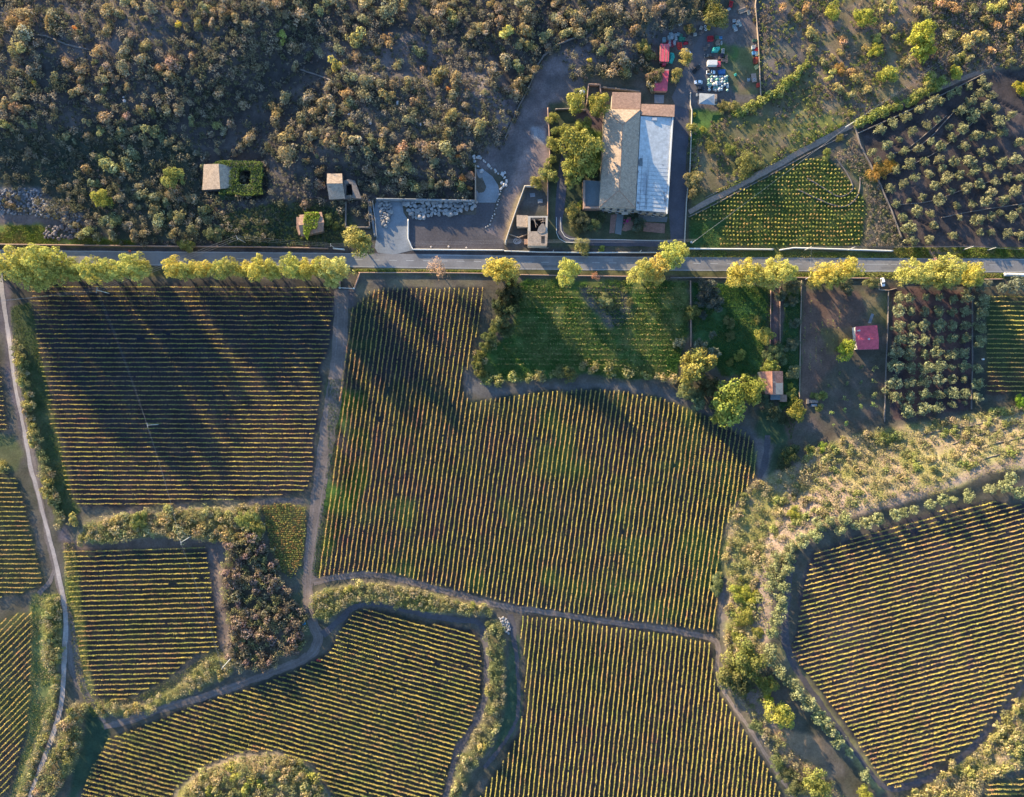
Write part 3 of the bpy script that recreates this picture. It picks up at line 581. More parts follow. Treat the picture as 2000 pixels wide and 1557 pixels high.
# overgrown straw rows in the meadow
for i, (a, b) in enumerate(clip_rows(F['F12']['poly'], F['F12']['ang'], F['F12']['sp'], F['F12']['org'])):
    L = np.linalg.norm(b - a) * S; n = int(L * 4.5); t = rng.random(n); t = t[(noise(t * L * 1.0 + i * 31, t * 0 + i * 5., 8, 3, 2) > .35) | (rng.random(len(t)) < .45)]; q = a + (b - a) * t[:, None]
    x, y, z = W(q[:, 0], q[:, 1]); n = len(t); y = y + rng.normal(size=n) * .22
    P = np.stack([x, y, z + .15 + rng.random(n) * 1.0], 1); N = rng.normal(size=(n, 3)) * .6 + np.array([-.3, .4, .8])
    v, fc, cl = leafquads(P, N, .22 + .25 * rng.random(n), np.array([(.36, .29, .13)]) * (.6 + .7 * rng.random((n, 1))) * np.where(rng.random((n, 1)) < .3, np.array([[.5, .9, .5]]), 1))
    o = link('straw_row', npmesh('straw_row', v, fc, M_vine, cl), color=(1, 1, 1)); tag(o, f'{nth(i+1)} straw-coloured row down from the road in the meadow', 'dry row', 'straw rows in the green meadow')
# ------------------------------------------------------------------ bush vines planted on a grid
def bushmesh(nm, n, r, h, tint, qs=.3):
    P = rng.normal(size=(n, 3)); P /= np.linalg.norm(P, axis=1, keepdims=True); P *= (.4 + .6 * rng.random((n, 1))); N = P + rng.normal(size=(n, 3)) * .5; N[:, 2] += .4
    P = P * np.array([r, r, h * .5]) + np.array([0, 0, h * .55]); v, f, c = leafquads(P, N, qs * (.7 + .6 * rng.random(n)), tint * (.7 + .6 * rng.random((n, 1)))); return npmesh(nm, v, f, M_vine, c)
vb = [bushmesh('vine_bush', 22, .42, 1.3, np.array([c]), .42) for c in ((.48,.42,.12), (.34,.36,.10), (.46,.33,.13))]
pts = []
for r in range(21):
    for c in range(52):
        px = 1352 + c * 6.75 + 1.2 * math.sin(r * .7); py = 314 + r * 8.15 + .9 * math.sin(c * .5)
        if inpoly(px, py, DOT) and not inpoly(px, py, [(1345,430),(1420,430),(1400,484),(1345,484)]): pts.append((r + 1, c, px + rnd.gauss(0, .5), py + rnd.gauss(0, .5)))
rowcount = {}; sel = set()
order = sorted(range(len(pts)), key=lambda i: abs(pts[i][3] - 440) + abs(pts[i][2] - 1560) * .35)[:240]; selset = set(order); restv = []
for i, (r, c, px, py) in enumerate(pts):
    x, y, z = W(px, py)
    rowcount[r] = rowcount.get(r, 0) + 1
    if rnd.random() < .04: continue
    if i in selset:
        o = link('vine_bush', vb[rnd.randrange(3)], None, (float(x), float(y), float(z)), rnd.random() * 6.28, color=(1, 1, 1)); s = rnd.uniform(.75, 1.15); o.scale = (s, s, s)
        tag(o, f'small vine bush in the planted grid, {nth(r)} line down, {nth(rowcount[r])} from left', 'vine bush', 'vine bushes of the grid-planted plot')
    else: restv.append((float(x), float(y), float(z)))
def cloud(points, n, r, h, cols, qs, jitter=.2):
    pts_ = np.repeat(np.array(points), n, 0); m = len(pts_); P = rng.normal(size=(m, 3)); P /= np.linalg.norm(P, axis=1, keepdims=True); P *= (.4 + .6 * rng.random((m, 1))); N = P + rng.normal(size=(m, 3)) * .5; N[:, 2] += .5
    rs = np.repeat(np.atleast_1d(r) * np.ones(len(points)), n)[:, None]; hs = np.repeat(np.atleast_1d(h) * np.ones(len(points)), n)[:, None]
    P = P * np.hstack([rs, rs, hs * .5]) + pts_; P[:, 2] += (hs[:, 0] * .5); cc = np.asarray(cols)[rng.integers(0, len(cols), len(points))]; cc = np.repeat(cc, n, 0) * (.6 + .7 * rng.random((m, 1)))
    return leafquads(P, N, qs * (.6 + .8 * rng.random(m)), cc)
v, f, c = cloud(restv, 20, .42, 1.3, [(.48,.42,.12), (.34,.36,.10), (.46,.33,.13)], .42)
tag(link('vine_bushes', npmesh('vine_bushes', v, f, M_vine, c), color=(1, 1, 1)), 'outlying small vine bushes at the edges of the grid-planted plot', 'vines', None, 'stuff')
pp = []
for r in range(36):
    for c in range(26):
        px = 512 + c * 3.7 + (r % 2) * 1.8; py = 984 + r * 4.1
        if inpoly(px, py, PATCH):
            x, y, z = W(px + rnd.gauss(0, .6), py + rnd.gauss(0, .6)); pp.append((float(x), float(y), float(z)))
v, f, c = cloud(pp, 16, .38, 1.4, [(.40,.33,.10), (.30,.29,.08), (.36,.22,.08), (.15,.18,.06)], .34)
tag(link('crop', npmesh('crop', v, f, M_vine, c), color=(1, 1, 1)), 'dense yellow and green crop in a small patch beside the dirt track', 'crop', None, 'stuff')
# ------------------------------------------------------------------ trees
def crownmesh(nm, Rr, zlo, zhi, nclump, nq, qs, col, cvar=.25, flatness=1.0, clr=(.28, .42), tuft=0.0, hue=None, lobes=.3, aspect=1.0):
    """clumps of leaf faces spread through the crown's volume, lobed outline"""
    ph = rng.random(4) * 6.28; cs = []
    while len(cs) < nclump:
        d = rng.normal(size=3); d /= np.linalg.norm(d); r = rng.random() ** .45
        th = math.atan2(d[1], d[0]); lob = 1 - lobes * .5 + lobes * (.5 * math.sin(2 * th + ph[0]) + .35 * math.sin(3 * th + ph[1]) + .3 * math.sin(5 * th + ph[2]))
        cr = rng.uniform(*clr); k = max(.1, 1 - cr * .8)
        cs.append((d[0] * r * k * lob, d[1] * r * k * lob * aspect, d[2] * r * k, cr * lob))
    cs = np.array(cs); hz = (zhi - zlo) / 2; zc = (zhi + zlo) / 2
    ci = rng.choice(nclump, nq, p=cs[:, 3] ** 2 / (cs[:, 3] ** 2).sum()); d = rng.normal(size=(nq, 3)); d /= np.linalg.norm(d, axis=1, keepdims=True)
    d[:, 2] = np.where(d[:, 2] < -.3, -d[:, 2], d[:, 2]); rr = (.72 + .34 * rng.random((nq, 1))) * cs[ci, 3][:, None]
    P = cs[ci, :3] + d * rr * (1 + tuft * rng.random((nq, 1))); P[:, :2] /= np.percentile(np.hypot(P[:, 0], P[:, 1]), 93); P[:, 2] /= np.percentile(np.abs(P[:, 2]), 96); P = P * np.array([Rr, Rr, hz]); P[:, 2] += zc
    P[:, 2] = np.maximum(P[:, 2], .15)
    N = d * np.array([1, 1, 1.1]) + rng.normal(size=(nq, 3)) * .45
    cc = 1 + cvar * (rng.random(nclump) * 2 - 1); cc = cc[ci][:, None] * (.75 + .5 * rng.random((nq, 1))); base = np.array(col)[None] * cc
    if hue is not None:
        hm_ = (rng.random(nclump) < .45)[ci][:, None] & (rng.random((nq, 1)) < .8); base = np.where(hm_, np.array(hue)[None] * cc, base)
    v, f, c = leafquads(P, N, qs * (.6 + .8 * rng.random(nq)), base); return npmesh(nm, v, f, M_leaf, c)
def trunkmesh(nm, h, r, spread, n=5, lean=0.0, mat=None, twigs=0):
    bm = bmesh.new(); top = Vector((lean, 0, h * .45)); addtube(bm, (0, 0, -.4), top, r, r * .7, 7)
    for i in range(n):
        a = 6.283 * i / n + rnd.uniform(-.3, .3); m = top + Vector((math.cos(a) * spread * .4, math.sin(a) * spread * .4, h * .22)); e = top + Vector((math.cos(a + .2) * spread * .8, math.sin(a + .2) * spread * .8, h * .45 * rnd.uniform(.7, 1.1)))
        addtube(bm, top, m, r * .5, r * .35, 5); addtube(bm, m, e, r * .35, r * .1, 5)
        for _ in range(twigs):
            b = a + rnd.uniform(-.7, .7); s = m.lerp(e, rnd.random()); addtube(bm, s, s + Vector((math.cos(b) * spread * .35, math.sin(b) * spread * .35, rnd.uniform(.3, 1.4))), r * .12, r * .04, 4)
    me = bpy.data.meshes.new(nm); bm.to_mesh(me); bm.free(); me.materials.append(mat or M_bark); return me
KIND = {}
def kind(k, name, part, Rr, zlo, zhi, trunk, variants, **kw):
    KIND[k] = dict(name=name, R=Rr, zc=(zlo + zhi) / 2, cr=[crownmesh(part, Rr, zlo, zhi, **kw) for _ in range(variants)], tr=[trunkmesh('trunk', *trunk) for _ in range(2)] if trunk else None, part=part)
G = (1, 1, 1)
kind('plane', 'plane_tree', 'crown', 6.5, 2.5, 20.5, (13, .5, 5), 5, nclump=100, nq=5600, qs=.55, col=(.39,.395,.11), hue=(.48,.445,.125), cvar=.22, clr=(.12,.26), lobes=.24)
kind('broad', 'broadleaf_tree', 'crown', 5.5, 1.5, 10, (6, .35, 4), 4, nclump=46, nq=2800, qs=.56, col=(.20,.205,.08), hue=(.27,.245,.10), cvar=.35, clr=(.18,.34), lobes=.35)
kind('olive', 'olive_tree', 'crown', 2.6, 1.0, 4.4, (3.2, .22, 1.8), 5, nclump=34, nq=760, qs=.40, col=(.235,.24,.14), hue=(.30,.30,.185), cvar=.3, clr=(.18,.32), lobes=.18, tuft=.15)
kind('shrub', 'shrub', 'shrub', 2.8, .1, 3.3, None, 8, nclump=18, nq=600, qs=.48, col=(.31,.265,.15), hue=(.43,.355,.235), cvar=.3, clr=(.22,.44), lobes=.5, tuft=.2, aspect=.85)
kind('bush', 'bush', 'bush', 2.4, .0, 2.4, None, 6, nclump=15, nq=330, qs=.48, col=(.31,.29,.14), hue=(.42,.35,.22), cvar=.32, clr=(.25,.45), lobes=.5, tuft=.2)
kind('bare', 'autumn_tree', 'crown', 4.8, 3, 10, (8, .25, 4, 7), 2, nclump=34, nq=900, qs=.42, col=(.52,.36,.22), hue=(.40,.26,.17), cvar=.3, clr=(.16,.3), lobes=.35, tuft=.4)
kind('sap', 'sapling', 'crown', 1.2, .5, 2.3, (1.8, .06, .6, 3), 2, nclump=9, nq=70, qs=.36, col=(.22,.25,.12), cvar=.4, clr=(.25,.5), lobes=.5)
GREY = (.95, 1.0, 1.1)
PLANT = []   # (kind, x, y, r, colour, group, words, z-size)
def plant(k, px, py, rpx, col=G, zs=1.0, dz=None):
    K = KIND[k]; s = rpx * S / K['R']; zc = K['zc'] * s * zs if dz is None else dz
    x, y, z = W(px, py, zc); s *= (H - zc) / H
    q_ = rnd.uniform(.88, 1.12); col = tuple(c * q_ * rnd.uniform(.97, 1.03) for c in col)
    if k == 'broad': col = tuple(min(1 + (c - 1) * .72, 1.7) if c > 1 else c for c in col)
    rz = rnd.random() * 6.283; cm = rnd.choice(K['cr'])
    sc = (s * rnd.uniform(.93, 1.07), s * rnd.uniform(.93, 1.07), s * zs * rnd.uniform(.9, 1.1))
    if K['tr']:
        e = empty(K['name'], (float(x), float(y), float(z)), rz); e.scale = sc
        link('trunk', rnd.choice(K['tr']), e); link(K['part'], cm, e, color=col)
    else:
        e = link(K['name'], cm, None, (float(x), float(y), float(z) - .05), rz, col); e.scale = sc
    e['_p'] = (float(px), float(py)); return e
LM = [((455,345),'ivy-covered ruin'),((655,365),'hut with the small ruin'),((606,438),'overgrown hut by the road'),((1245,310),'big tiled villa'),((1298,100),'red sheds'),((860,405),'boulder pile'),((60,400),'grey rubble heap'),
      ((1135,300),'tallest garden tree'),((1692,658),'red-roofed cottage'),((1508,752),'orange-tiled house'),((1660,243),'pole by the lane'),((1048,452),'roofless stone house'),((1723,551),'parked white car')]
def label_all(objs, phrase, cat, group, lms=None, frame=True):
    """each label: look, then rank by distance and side from the nearest landmark"""
    lms = lms or LM; bk = {}
    for o, ph in zip(objs, phrase if isinstance(phrase, list) else [phrase] * len(objs)):
        px, py = o['_p']; (lx, ly), nm = min(lms, key=lambda l: math.hypot(l[0][0] - px, l[0][1] - py))
        dx, dy = px - lx, py - ly
        side = ('right of' if dx > 0 else 'left of') if abs(dx) > abs(dy) else ('below' if dy > 0 else 'above')
        bk.setdefault((nm, side), []).append((math.hypot(dx, dy), o, ph))
    for (nm, side), l in bk.items():
        l.sort(key=lambda t: t[0])
        for i, (d, o, ph) in enumerate(l):
            tag(o, f"{ph}, {'nearest' if i == 0 else nth(i + 1) + ' nearest'} {side} the {nm}", cat, group); del o['_p']
def label_rows(objs, phrase, cat, group, band=27, where=''):
    l = sorted(objs, key=lambda o: o['_p'][1]); i = 0; row = 0
    while i < len(l):
        y0 = l[i]['_p'][1]; g = [o for o in l[i:] if o['_p'][1] < y0 + band]; row += 1
        for k, o in enumerate(sorted(g, key=lambda o: o['_p'][0])): tag(o, f'{phrase}, {nth(row)} line down, {nth(k + 1)} from left', cat, group); del o['_p']
        i += len(g)
def cropc(ox, oy, sc, lst): return [(ox + a / sc, oy + b / sc, r / sc) for a, b, r in lst]
YG = (1, 1, 1); YEL = (1.2, 1.05, .9); PALE = (1.1, 1.1, 1.3)
pl = []
for i, (px, py, r, c) in enumerate([(-45,520,34,YG),(14,518,34,YG),(58,528,32,YG),(95,512,32,YG),(70,540,24,YG),(118,530,28,YG),(150,527,20,YG),(192,525,28,YG),(222,530,22,YG),(258,523,25,YG),(281,520,13,YG),
        (343,525,21,YEL),(372,527,17,YG),(398,526,18,YEL),(428,528,16,YG),(452,522,20,YG),(478,528,15,YEL),(505,524,24,YEL),(535,530,15,YG),(570,522,24,YG),(602,526,20,YEL),(630,524,19,YG),(655,526,26,PALE),(648,546,16,PALE),
        (970,527,24,YEL),(995,530,24,YEL),(1110,530,23,(.95,1,.9)),(1252,533,24,YG),(1282,525,24,(1.25,1.0,1.0)),(1306,502,25,YG),(1328,492,16,YG),
        (1448,535,27,YEL),(1482,540,22,YG),(1515,534,30,YG),(1538,530,18,YG),(1612,535,24,YEL),(1650,528,23,YEL),(1630,545,17,YG),(1780,533,26,YG),(1808,540,16,PALE),(1843,528,26,YG),(1850,548,18,YG),(1893,531,21,YEL),(1902,548,14,YG)]):
    pl.append(plant('plane', px, py, r, c))
label_rows(pl, 'tall yellow-green roadside plane tree', 'plane tree', 'plane trees lining the road', 400)
def relabel():
    seq = sorted(pl, key=lambda o: o.location.x)
    for i, o in enumerate(seq): o['label'] = f"tall yellow-green plane tree on the road's south verge, {nth(i + 1)} from the left"
relabel()
sp = [plant('broad', 700, 473, 29, (1.7,1.6,1.2)), plant('bare', 856, 527, 20), plant('bare', 1162, 541, 9, (1,.75,.7), dz=2), plant('bare', 1858 - 30, 520, 14, (1.05,.9,1.1), dz=5)]
for o, l in zip(sp, ('round lime-green tree beside the concrete forecourt, north of the road', 'thin pinkish autumn tree alone on the south verge', 'small reddish half-bare tree behind the verge wall', 'thin pinkish tree between the roadside planes at right')):
    tag(o, l, 'tree'); del o['_p']
# villa garden and other broadleaf trees
gl = []
for px, py, r, c, zs, ph in [(1126,198,20,(2.2,1.9,1.1),1.6,'yellow-green garden tree'),(1167,205,22,(1.9,1.8,1.1),1.6,'round yellow-green garden tree'),(1133,285,37,(1.6,1.6,1.0),1.25,'tall pale green garden tree'),(1118,330,22,(1.6,1.6,1.0),1.2,'pale green garden tree'),(1148,315,26,(1.3,1.4,.9),1.2,'green garden tree'),(1110,262,22,(1.7,1.6,1.0),1.1,'pale green garden tree'),
     (1140,252,20,(1.4,1.5,.9),1.0,'green garden tree'),(1112,357,11,(1.6,1.6,1.1),1,'small green garden tree'),(1080,230,12,(2.0,1.8,1.2),.9,'slender yellow wall-side tree'),(1084,255,9,(1.4,1.5,1.1),.9,'small tree on the garden wall'),(1081,283,14,(1.6,1.6,1.0),.9,'green tree on the garden wall'),(1078,312,9,(1.3,1.4,1.1),.9,'small tree on the garden wall'),
     (1070,340,18,(1.5,1.45,1.1),.9,'loose olive-green tree'),(1048,358,13,(1.6,1.45,1.0),.8,'low tree over the ruined yard wall'),(1118,414,15,(1.6,1.4,1.0),.7,'round brownish front garden tree'),(1133,400,8,(1.6,1.9,1.1),.7,'small bright front garden tree'),
     (1140,430,15,(.5,.6,.9),.8,'dark leafy tree in the front garden'),(1160,440,13,(.5,.65,.8),.7,'dark leafy tree in the front garden'),(1125,445,13,(.7,.7,.8),.6,'dark shrubby tree in the front garden'),(1175,425,10,(.5,.6,.8),.6,'dark small tree in the front garden'),
     (1248,438,15,(.42,.55,1.0),.8,'dark evergreen tree before the villa front'),(1240,422,9,(.4,.5,.9),.8,'dark slim evergreen before the villa front'),
     (1138,483,17,(1.3,1.25,1.2),.45,'rounded shrub tree above the road'),(1175,487,7,(1.6,1.7,.8),.4,'small yellow roadside shrub'),
     (1339,113,15,(1.9,1.5,1.2),.7,'pale tree between sheds and cars'),(1321,146,13,(1.7,1.4,1.2),.7,'pale slim tree beside the lower red shed'),(1257,92,14,(2.0,1.6,1.2),.8,'bright tree left of the upper red shed'),(1270,108,11,(1.1,1.0,1.1),.8,'dull tree left of the upper red shed'),(1280,148,16,(.85,.8,1.0),.7,'dull tree overhanging the lower red shed'),
     (1398,26,25,(1.0,1.0,.9),1.0,'big dark tree above the scrap yard'),(1397,20,11,(2.2,1.8,1.0),1.35,'yellow treetop coloured as if sunlit'),(1345,57,11,(1.5,1.2,1.2),.7,'small pale tree behind the crates'),  # small yellow crown, brightened to stand for sun on the big dark tree
     (1413,208,12,(1.5,1.3,1.2),.6,'pale shrub tree below the white tent'),(1434,207,11,(1.4,1.3,1.2),.6,'pale shrub tree right of the white tent'),(1353,250,11,(1.7,1.6,1.2),.6,'tree on the drive wall'),(1374,253,7,(1.8,1.8,.8),.5,'small yellow tree on the drive lawn'),(1356,224,5,(2,1.7,.6),.5,'tiny yellow bush on the drive lawn'),
     (1355,350,18,(1.4,1.15,1.3),.7,'tall brownish tree beside the drive wall'),(1357,372,14,(1.1,.95,1.2),.7,'brownish tree beside the drive wall'),(1390,288,13,(1.3,1.2,1.0),.5,'olive-brown tree on the slope'),(1425,292,13,(1.1,1.3,.9),.4,'green shrub tree on the slope'),(1458,322,21,(1.2,1.15,1.0),.5,'round green tree above the grassy lane'),(1478,318,14,(1.1,1.0,1.0),.4,'round green tree above the grassy lane'),
     (339,346,21,(1.35,1.35,1.0),.8,'pointed olive-green tree'),(200,390,17,(2.0,2.0,.9),.7,'yellow-green tree in the dark scrub'),(365,478,15,(1.6,1.5,1.0),.5,'thin reddish-green tree by the roadside wall'),(420,456,18,(.65,.75,.9),.5,'dark rounded tree by the roadside'),(640,430,12,(.7,.85,.8),.5,'dark tree between the huts'),(655,442,8,(.9,1,.8),.5,'small tree between the huts'),
     (1358,712,34,(1.5,1.35,.9),1.0,'broad yellow-green tree'),(1340,762,18,(1.35,1.5,1.6),.8,'pale bluish-green tree'),(1363,778,20,(.6,.8,1.1),.8,'dark bluish tree'),(1385,755,22,(.45,.5,.6),.8,'dark tree'),(1426,784,40,(1.35,1.6,.8),.9,'large sunlit olive-yellow tree'),(1458,762,30,(1.3,1.5,.8),1.0,'large sunlit olive-yellow tree'),(1415,806,22,(1.35,1.5,.8),.9,'sunlit olive-yellow tree'),(1475,752,14,(.8,.9,.6),.8,'dark green tree'),
     (1382,562,20,(.55,.62,1.3),.8,'grey-blue leafy tree below the road'),(1395,588,18,(.5,.58,1.2),.8,'grey-blue leafy tree below the road'),(1372,585,15,(.5,.58,1.2),.7,'grey-blue leafy tree below the road'),(1352,610,15,(.75,.8,.7),.6,'dull green tree on the meadow wall'),(1373,615,9,(.5,.6,1.2),.6,'grey-blue small tree'),
     (1183,587,13,(1.2,1.3,1.5),.7,'pale rounded tree in the meadow'),(1197,600,9,(.9,.9,1.0),.5,'thin tree in the meadow'),(1230,592,8,(.9,.9,1.0),.4,'thin shrub tree in the meadow'),(1221,568,5,(1,1.1,1),.4,'tiny shrub in the meadow'),
     (1425,630,12,(.8,.8,.8),.5,'thin brownish tree on the green plot'),(1427,655,11,(.75,.85,.8),.5,'thin tree on the green plot'),(1445,695,12,(1.0,1.1,.7),.5,'yellowish tree on the green plot'),(1426,708,8,(.8,.9,.7),.4,'small thin tree on the green plot'),(1480,624,8,(1.1,1.1,.9),.5,'slim tree by the paved strip'),
     (1492,656,18,(1.9,1.8,1.1),.7,'bright yellow-green tree'),(1515,685,18,(.7,.95,1.1),.7,'blue-green palm-like tree'),(1497,692,9,(.9,1.1,1.4),.6,'pale blue-green tree'),(1505,715,16,(1.2,1.4,.8),.7,'green tree against the house roof'),(1527,700,12,(.7,.9,1.1),.6,'dark blue-green tree'),
     (1490,780,14,(.6,.75,1.2),.6,'dark bluish tree'),(1510,805,18,(.45,.5,.7),.6,'dark tree'),(1530,820,12,(.4,.45,.6),.5,'dark tree'),(1546,768,10,(1.2,1.4,.9),.6,'green tree'),(1544,753,6,(1.9,2.1,.8),.5,'small yellow-green tree'),
     (1555,800,19,(1.6,1.5,.8),.6,'yellow-green tree'),(1605,773,11,(1.1,1.3,.9),.5,'green tree above the bench'),(1600,797,8,(.9,1.0,.9),.4,'low tree below the bench'),(1653,683,20,(1.5,1.75,.6),.75,'bright green tree touching the cottage'),(1588,772,6,(.9,1.1,.9),.4,'small green shrub tree'),
     (1542,888,19,(.5,.62,.65),.6,'dark tree at the bank foot'),(1530,905,14,(.4,.5,.6),.5,'dark tree at the bank foot'),(1606,873,10,(1.3,1.7,.7),.5,'bright green round shrub tree'),(1582,877,10,(1,1.1,.8),.4,'green shrub tree'),
     (1525,578,12,(.6,.7,1.2),.6,'grey-green tree under the planes'),(1548,560,16,(.7,.75,1.2),.6,'grey-green tree under the planes'),(1548,588,13,(.6,.7,1.2),.6,'grey-green tree on the green strip'),(1552,632,12,(.7,.8,1.4),.6,'grey-green tree on the green strip'),(1548,672,15,(.75,.85,1.4),.6,'grey-green tree on the green strip'),(1548,728,14,(1.2,1.3,1.6),.6,'pale grey tree on the green strip'),
     (1592,556,12,(1.2,1.2,1.3),.5,'grey-green tree under the planes'),(1653,560,15,(.8,.85,1.2),.5,'grey-green tree under the planes'),(1705,552,14,(1.1,1.15,1.3),.6,'pale olive-green tree'),
     (1640,270,8,(1,.9,.9),.4,'small brownish tree at the lane'),(1640,135,12,(1.9,1.0,.8),.5,'orange-brown tree on the scrubland'),(1717,335,20,(1.9,1.0,.7),.4,'orange-leaved tree by the grove wall'),(1738,322,13,(2.0,1.1,.6),.4,'orange-leaved tree by the grove wall'),(1615,300,10,(1.1,1.2,.8),.4,'green shrub tree above the grid plot'),
     (1800,72,27,(2.6,2.1,.8),1.0,'large bright yellow tree'),(1808,95,20,(2.7,1.9,.7),.9,'large bright yellow tree'),(1627,21,16,(2.3,2.1,.9),.8,'bright yellow-green tree'),(1686,33,18,(2.0,2.1,.9),.8,'bright yellow-green tree'),(1713,98,14,(2.3,2.0,.8),.7,'bright yellow-green tree'),(1735,145,18,(2.5,2.0,.9),.7,'bright yellow tree'),(1868,143,13,(2.3,2.1,.8),.7,'bright yellow-green tree'),(1996,172,14,(2.6,1.8,.6),.7,'golden tree at the right edge'),
     (1994,787,13,(1.1,1.9,.5),.6,'bright green tree at the right edge'),(1552,1002,14,(2.3,2.2,.9),.5,'bright yellow-green shrub tree'),(1525,1397,27,(1.7,1.7,.8),.7,'yellow-green round tree'),(1501,1367,11,(2.4,1.8,.5),.6,'small golden tree'),(1459,1292,33,(.95,1.0,.8),.9,'large dark oak'),(1425,1318,28,(.95,.98,.9),.9,'large dark oak'),(1445,1335,24,(.55,.6,.7),.8,'dark oak'),(1497,1336,18,(1.2,1.3,.8),.6,'green tree'),
     (1597,1533,30,(1.1,1.15,.8),.8,'rounded dark green tree'),(1690,1555,16,(1.5,1.5,.7),.6,'yellow-green tree'),(1556,1540,18,(.6,.7,.8),.6,'dark shrub tree'),(1450,1162,20,(1.5,1.6,.7),.5,'yellow-green shrub tree'),(1468,1166,15,(1.9,1.9,.7),.5,'yellow-green shrub tree'),(1451,1205,20,(1.4,1.4,.8),.5,'green shrub tree'),(1440,1242,14,(1.3,1.4,.8),.5,'green shrub tree'),(1482,1235,11,(1.6,1.5,.8),.4,'yellow-green shrub tree'),
     (1402,1138,12,(1.0,1.2,1.4),.5,'pale tree at the vineyard edge'),(1400,1148,13,(1.0,1.2,1.4),.5,'pale tree at the vineyard edge'),(1402,1125,10,(1.0,1.2,1.4),.5,'pale tree at the vineyard edge'),(1475,1418,12,(.9,1.1,1.3),.5,'pale grey-green tree'),(1518,1490,16,(.8,.95,1.0),.5,'grey-green tree'),(1536,1512,16,(.8,.9,1.0),.5,'grey-green tree'),
     (985,577,17,(.42,.48,.6),1.7,'dark tree at the meadow corner'),(1000,560,17,(.4,.46,.55),1.7,'dark tree at the meadow corner'),(975,600,15,(.38,.48,.6),1.7,'dark tree at the meadow corner'),(995,605,16,(.4,.5,.6),1.7,'dark tree at the meadow corner'),(980,625,16,(.85,.9,.9),1.2,'grey-green meadow corner tree'),(968,640,14,(1.0,1.05,.9),.7,'grey-green meadow corner tree'),(992,645,13,(.5,.6,.6),.7,'dark tree at the meadow corner'),
     (958,660,13,(.5,.6,.6),.9,'dark hedge tree'),(950,678,12,(.6,.7,.6),.8,'dark hedge tree'),(1008,575,13,(.4,.48,.55),1.0,'dark hedge tree'),(1003,592,13,(.42,.5,.55),.9,'dark hedge tree'),(938,695,11,(.75,.8,.65),.8,'dull green hedge tree'),(932,712,11,(.8,.85,.65),.8,'dull green hedge tree'),(940,730,11,(.8,.8,.65),.7,'dull green hedge tree'),(985,648,12,(.45,.55,.6),.9,'dark hedge tree'),(1107,730,20,(.55,.6,.6),.5,'dark rounded meadow tree'),(480,1015,20,(1.2,1.3,.9),.5,'yellow-green tree on the bank'),(500,1030,17,(1.1,1.0,.7),.5,'olive tree-shrub on the bank'),(270,1018,17,(.95,1.1,.8),.5,'rounded green tree on the bank')]:
    o = plant('broad', px, py, r, c, zs); gl.append((o, ph))
LM2 = LM + [((1525,1397),'round yellow lower bank tree'),((1420,760),'big meadow-side trees'),((985,600),'left end of the meadow'),((480,1015),'bushy middle bank'),((1552,1002),'bright shrub of the right bank'),((1800,80),'large yellow scrubland tree'),((1445,1180),'right-hand track fork'),((1520,690),'paved garden strip')]
label_all([o for o, _ in gl], [p for _, p in gl], 'tree', None, LM2)
# olives
og = cropc(1500, 0, 3.992, [(870,1010,45),(975,960,45),(1070,915,42),(1185,850,38),(1280,800,50),(1350,790,32),(1420,740,35),(1480,710,35),(1570,675,35),(1670,625,33),(1710,670,35),(1645,730,38),(1745,745,38),(1580,790,40),(1510,860,50),(1610,895,55),(1705,830,48),(1770,850,35),(1520,1000,48),(1805,940,50),(1900,895,35),(1830,1030,40),(1735,1055,38),(1620,1060,45),(1435,1075,35),(1355,1145,48),(1530,1135,42),(1670,1185,45),(1770,1165,30),(1965,1110,42),(1120,1030,40),(1240,975,40),(1320,935,28),(1030,1085,28),(925,1130,40),(815,1185,35),(1065,1175,35),(1175,1155,38),(1270,1105,30),(955,1220,32),(850,1255,32),(1100,1280,45),(1225,1255,35),(1330,1240,38),(1460,1265,45),(1570,1255,50),(1825,1270,45),(1935,1240,45),(1720,1310,42),(1610,1330,48),(1490,1365,40),(1355,1310,32),(1390,1390,50),(1260,1355,35),(1140,1385,38),(1000,1325,38),(1875,1380,38),(1965,1385,35),(1770,1415,38),(1650,1435,45),(1545,1465,42),(1925,1490,48),(1735,1500,42),(1295,1455,38),(1050,1435,38),(955,1470,38),(1430,1490,30),(2060,1180,42),(2070,1300,45),(2060,1440,45),(1415,990,30)]) \
   + cropc(1500, 290, 3.992, [(1205,380,32),(1335,405,48),(1095,405,20),(1000,430,35),(1475,445,30),(1590,435,32),(1700,415,50),(1845,400,45),(1155,495,45),(1265,510,35),(1055,535,38),(1495,535,25),(1640,555,50),(1740,535,38),(1810,500,30),(1900,530,40),(1970,470,30),(1100,620,55),(1290,600,35),(1115,715,50),(1255,710,40),(1445,680,35),(1650,655,30),(1740,655,32),(1860,665,40),(1965,670,38),(2050,560,40),(2060,680,40)])
ol = [plant('olive', x, y, r * .98, (1.15,1.12,1.0)) for x, y, r in og]; label_rows(ol, 'olive tree in the terraced grove', 'olive tree', 'olive trees of the terraced grove', 24)
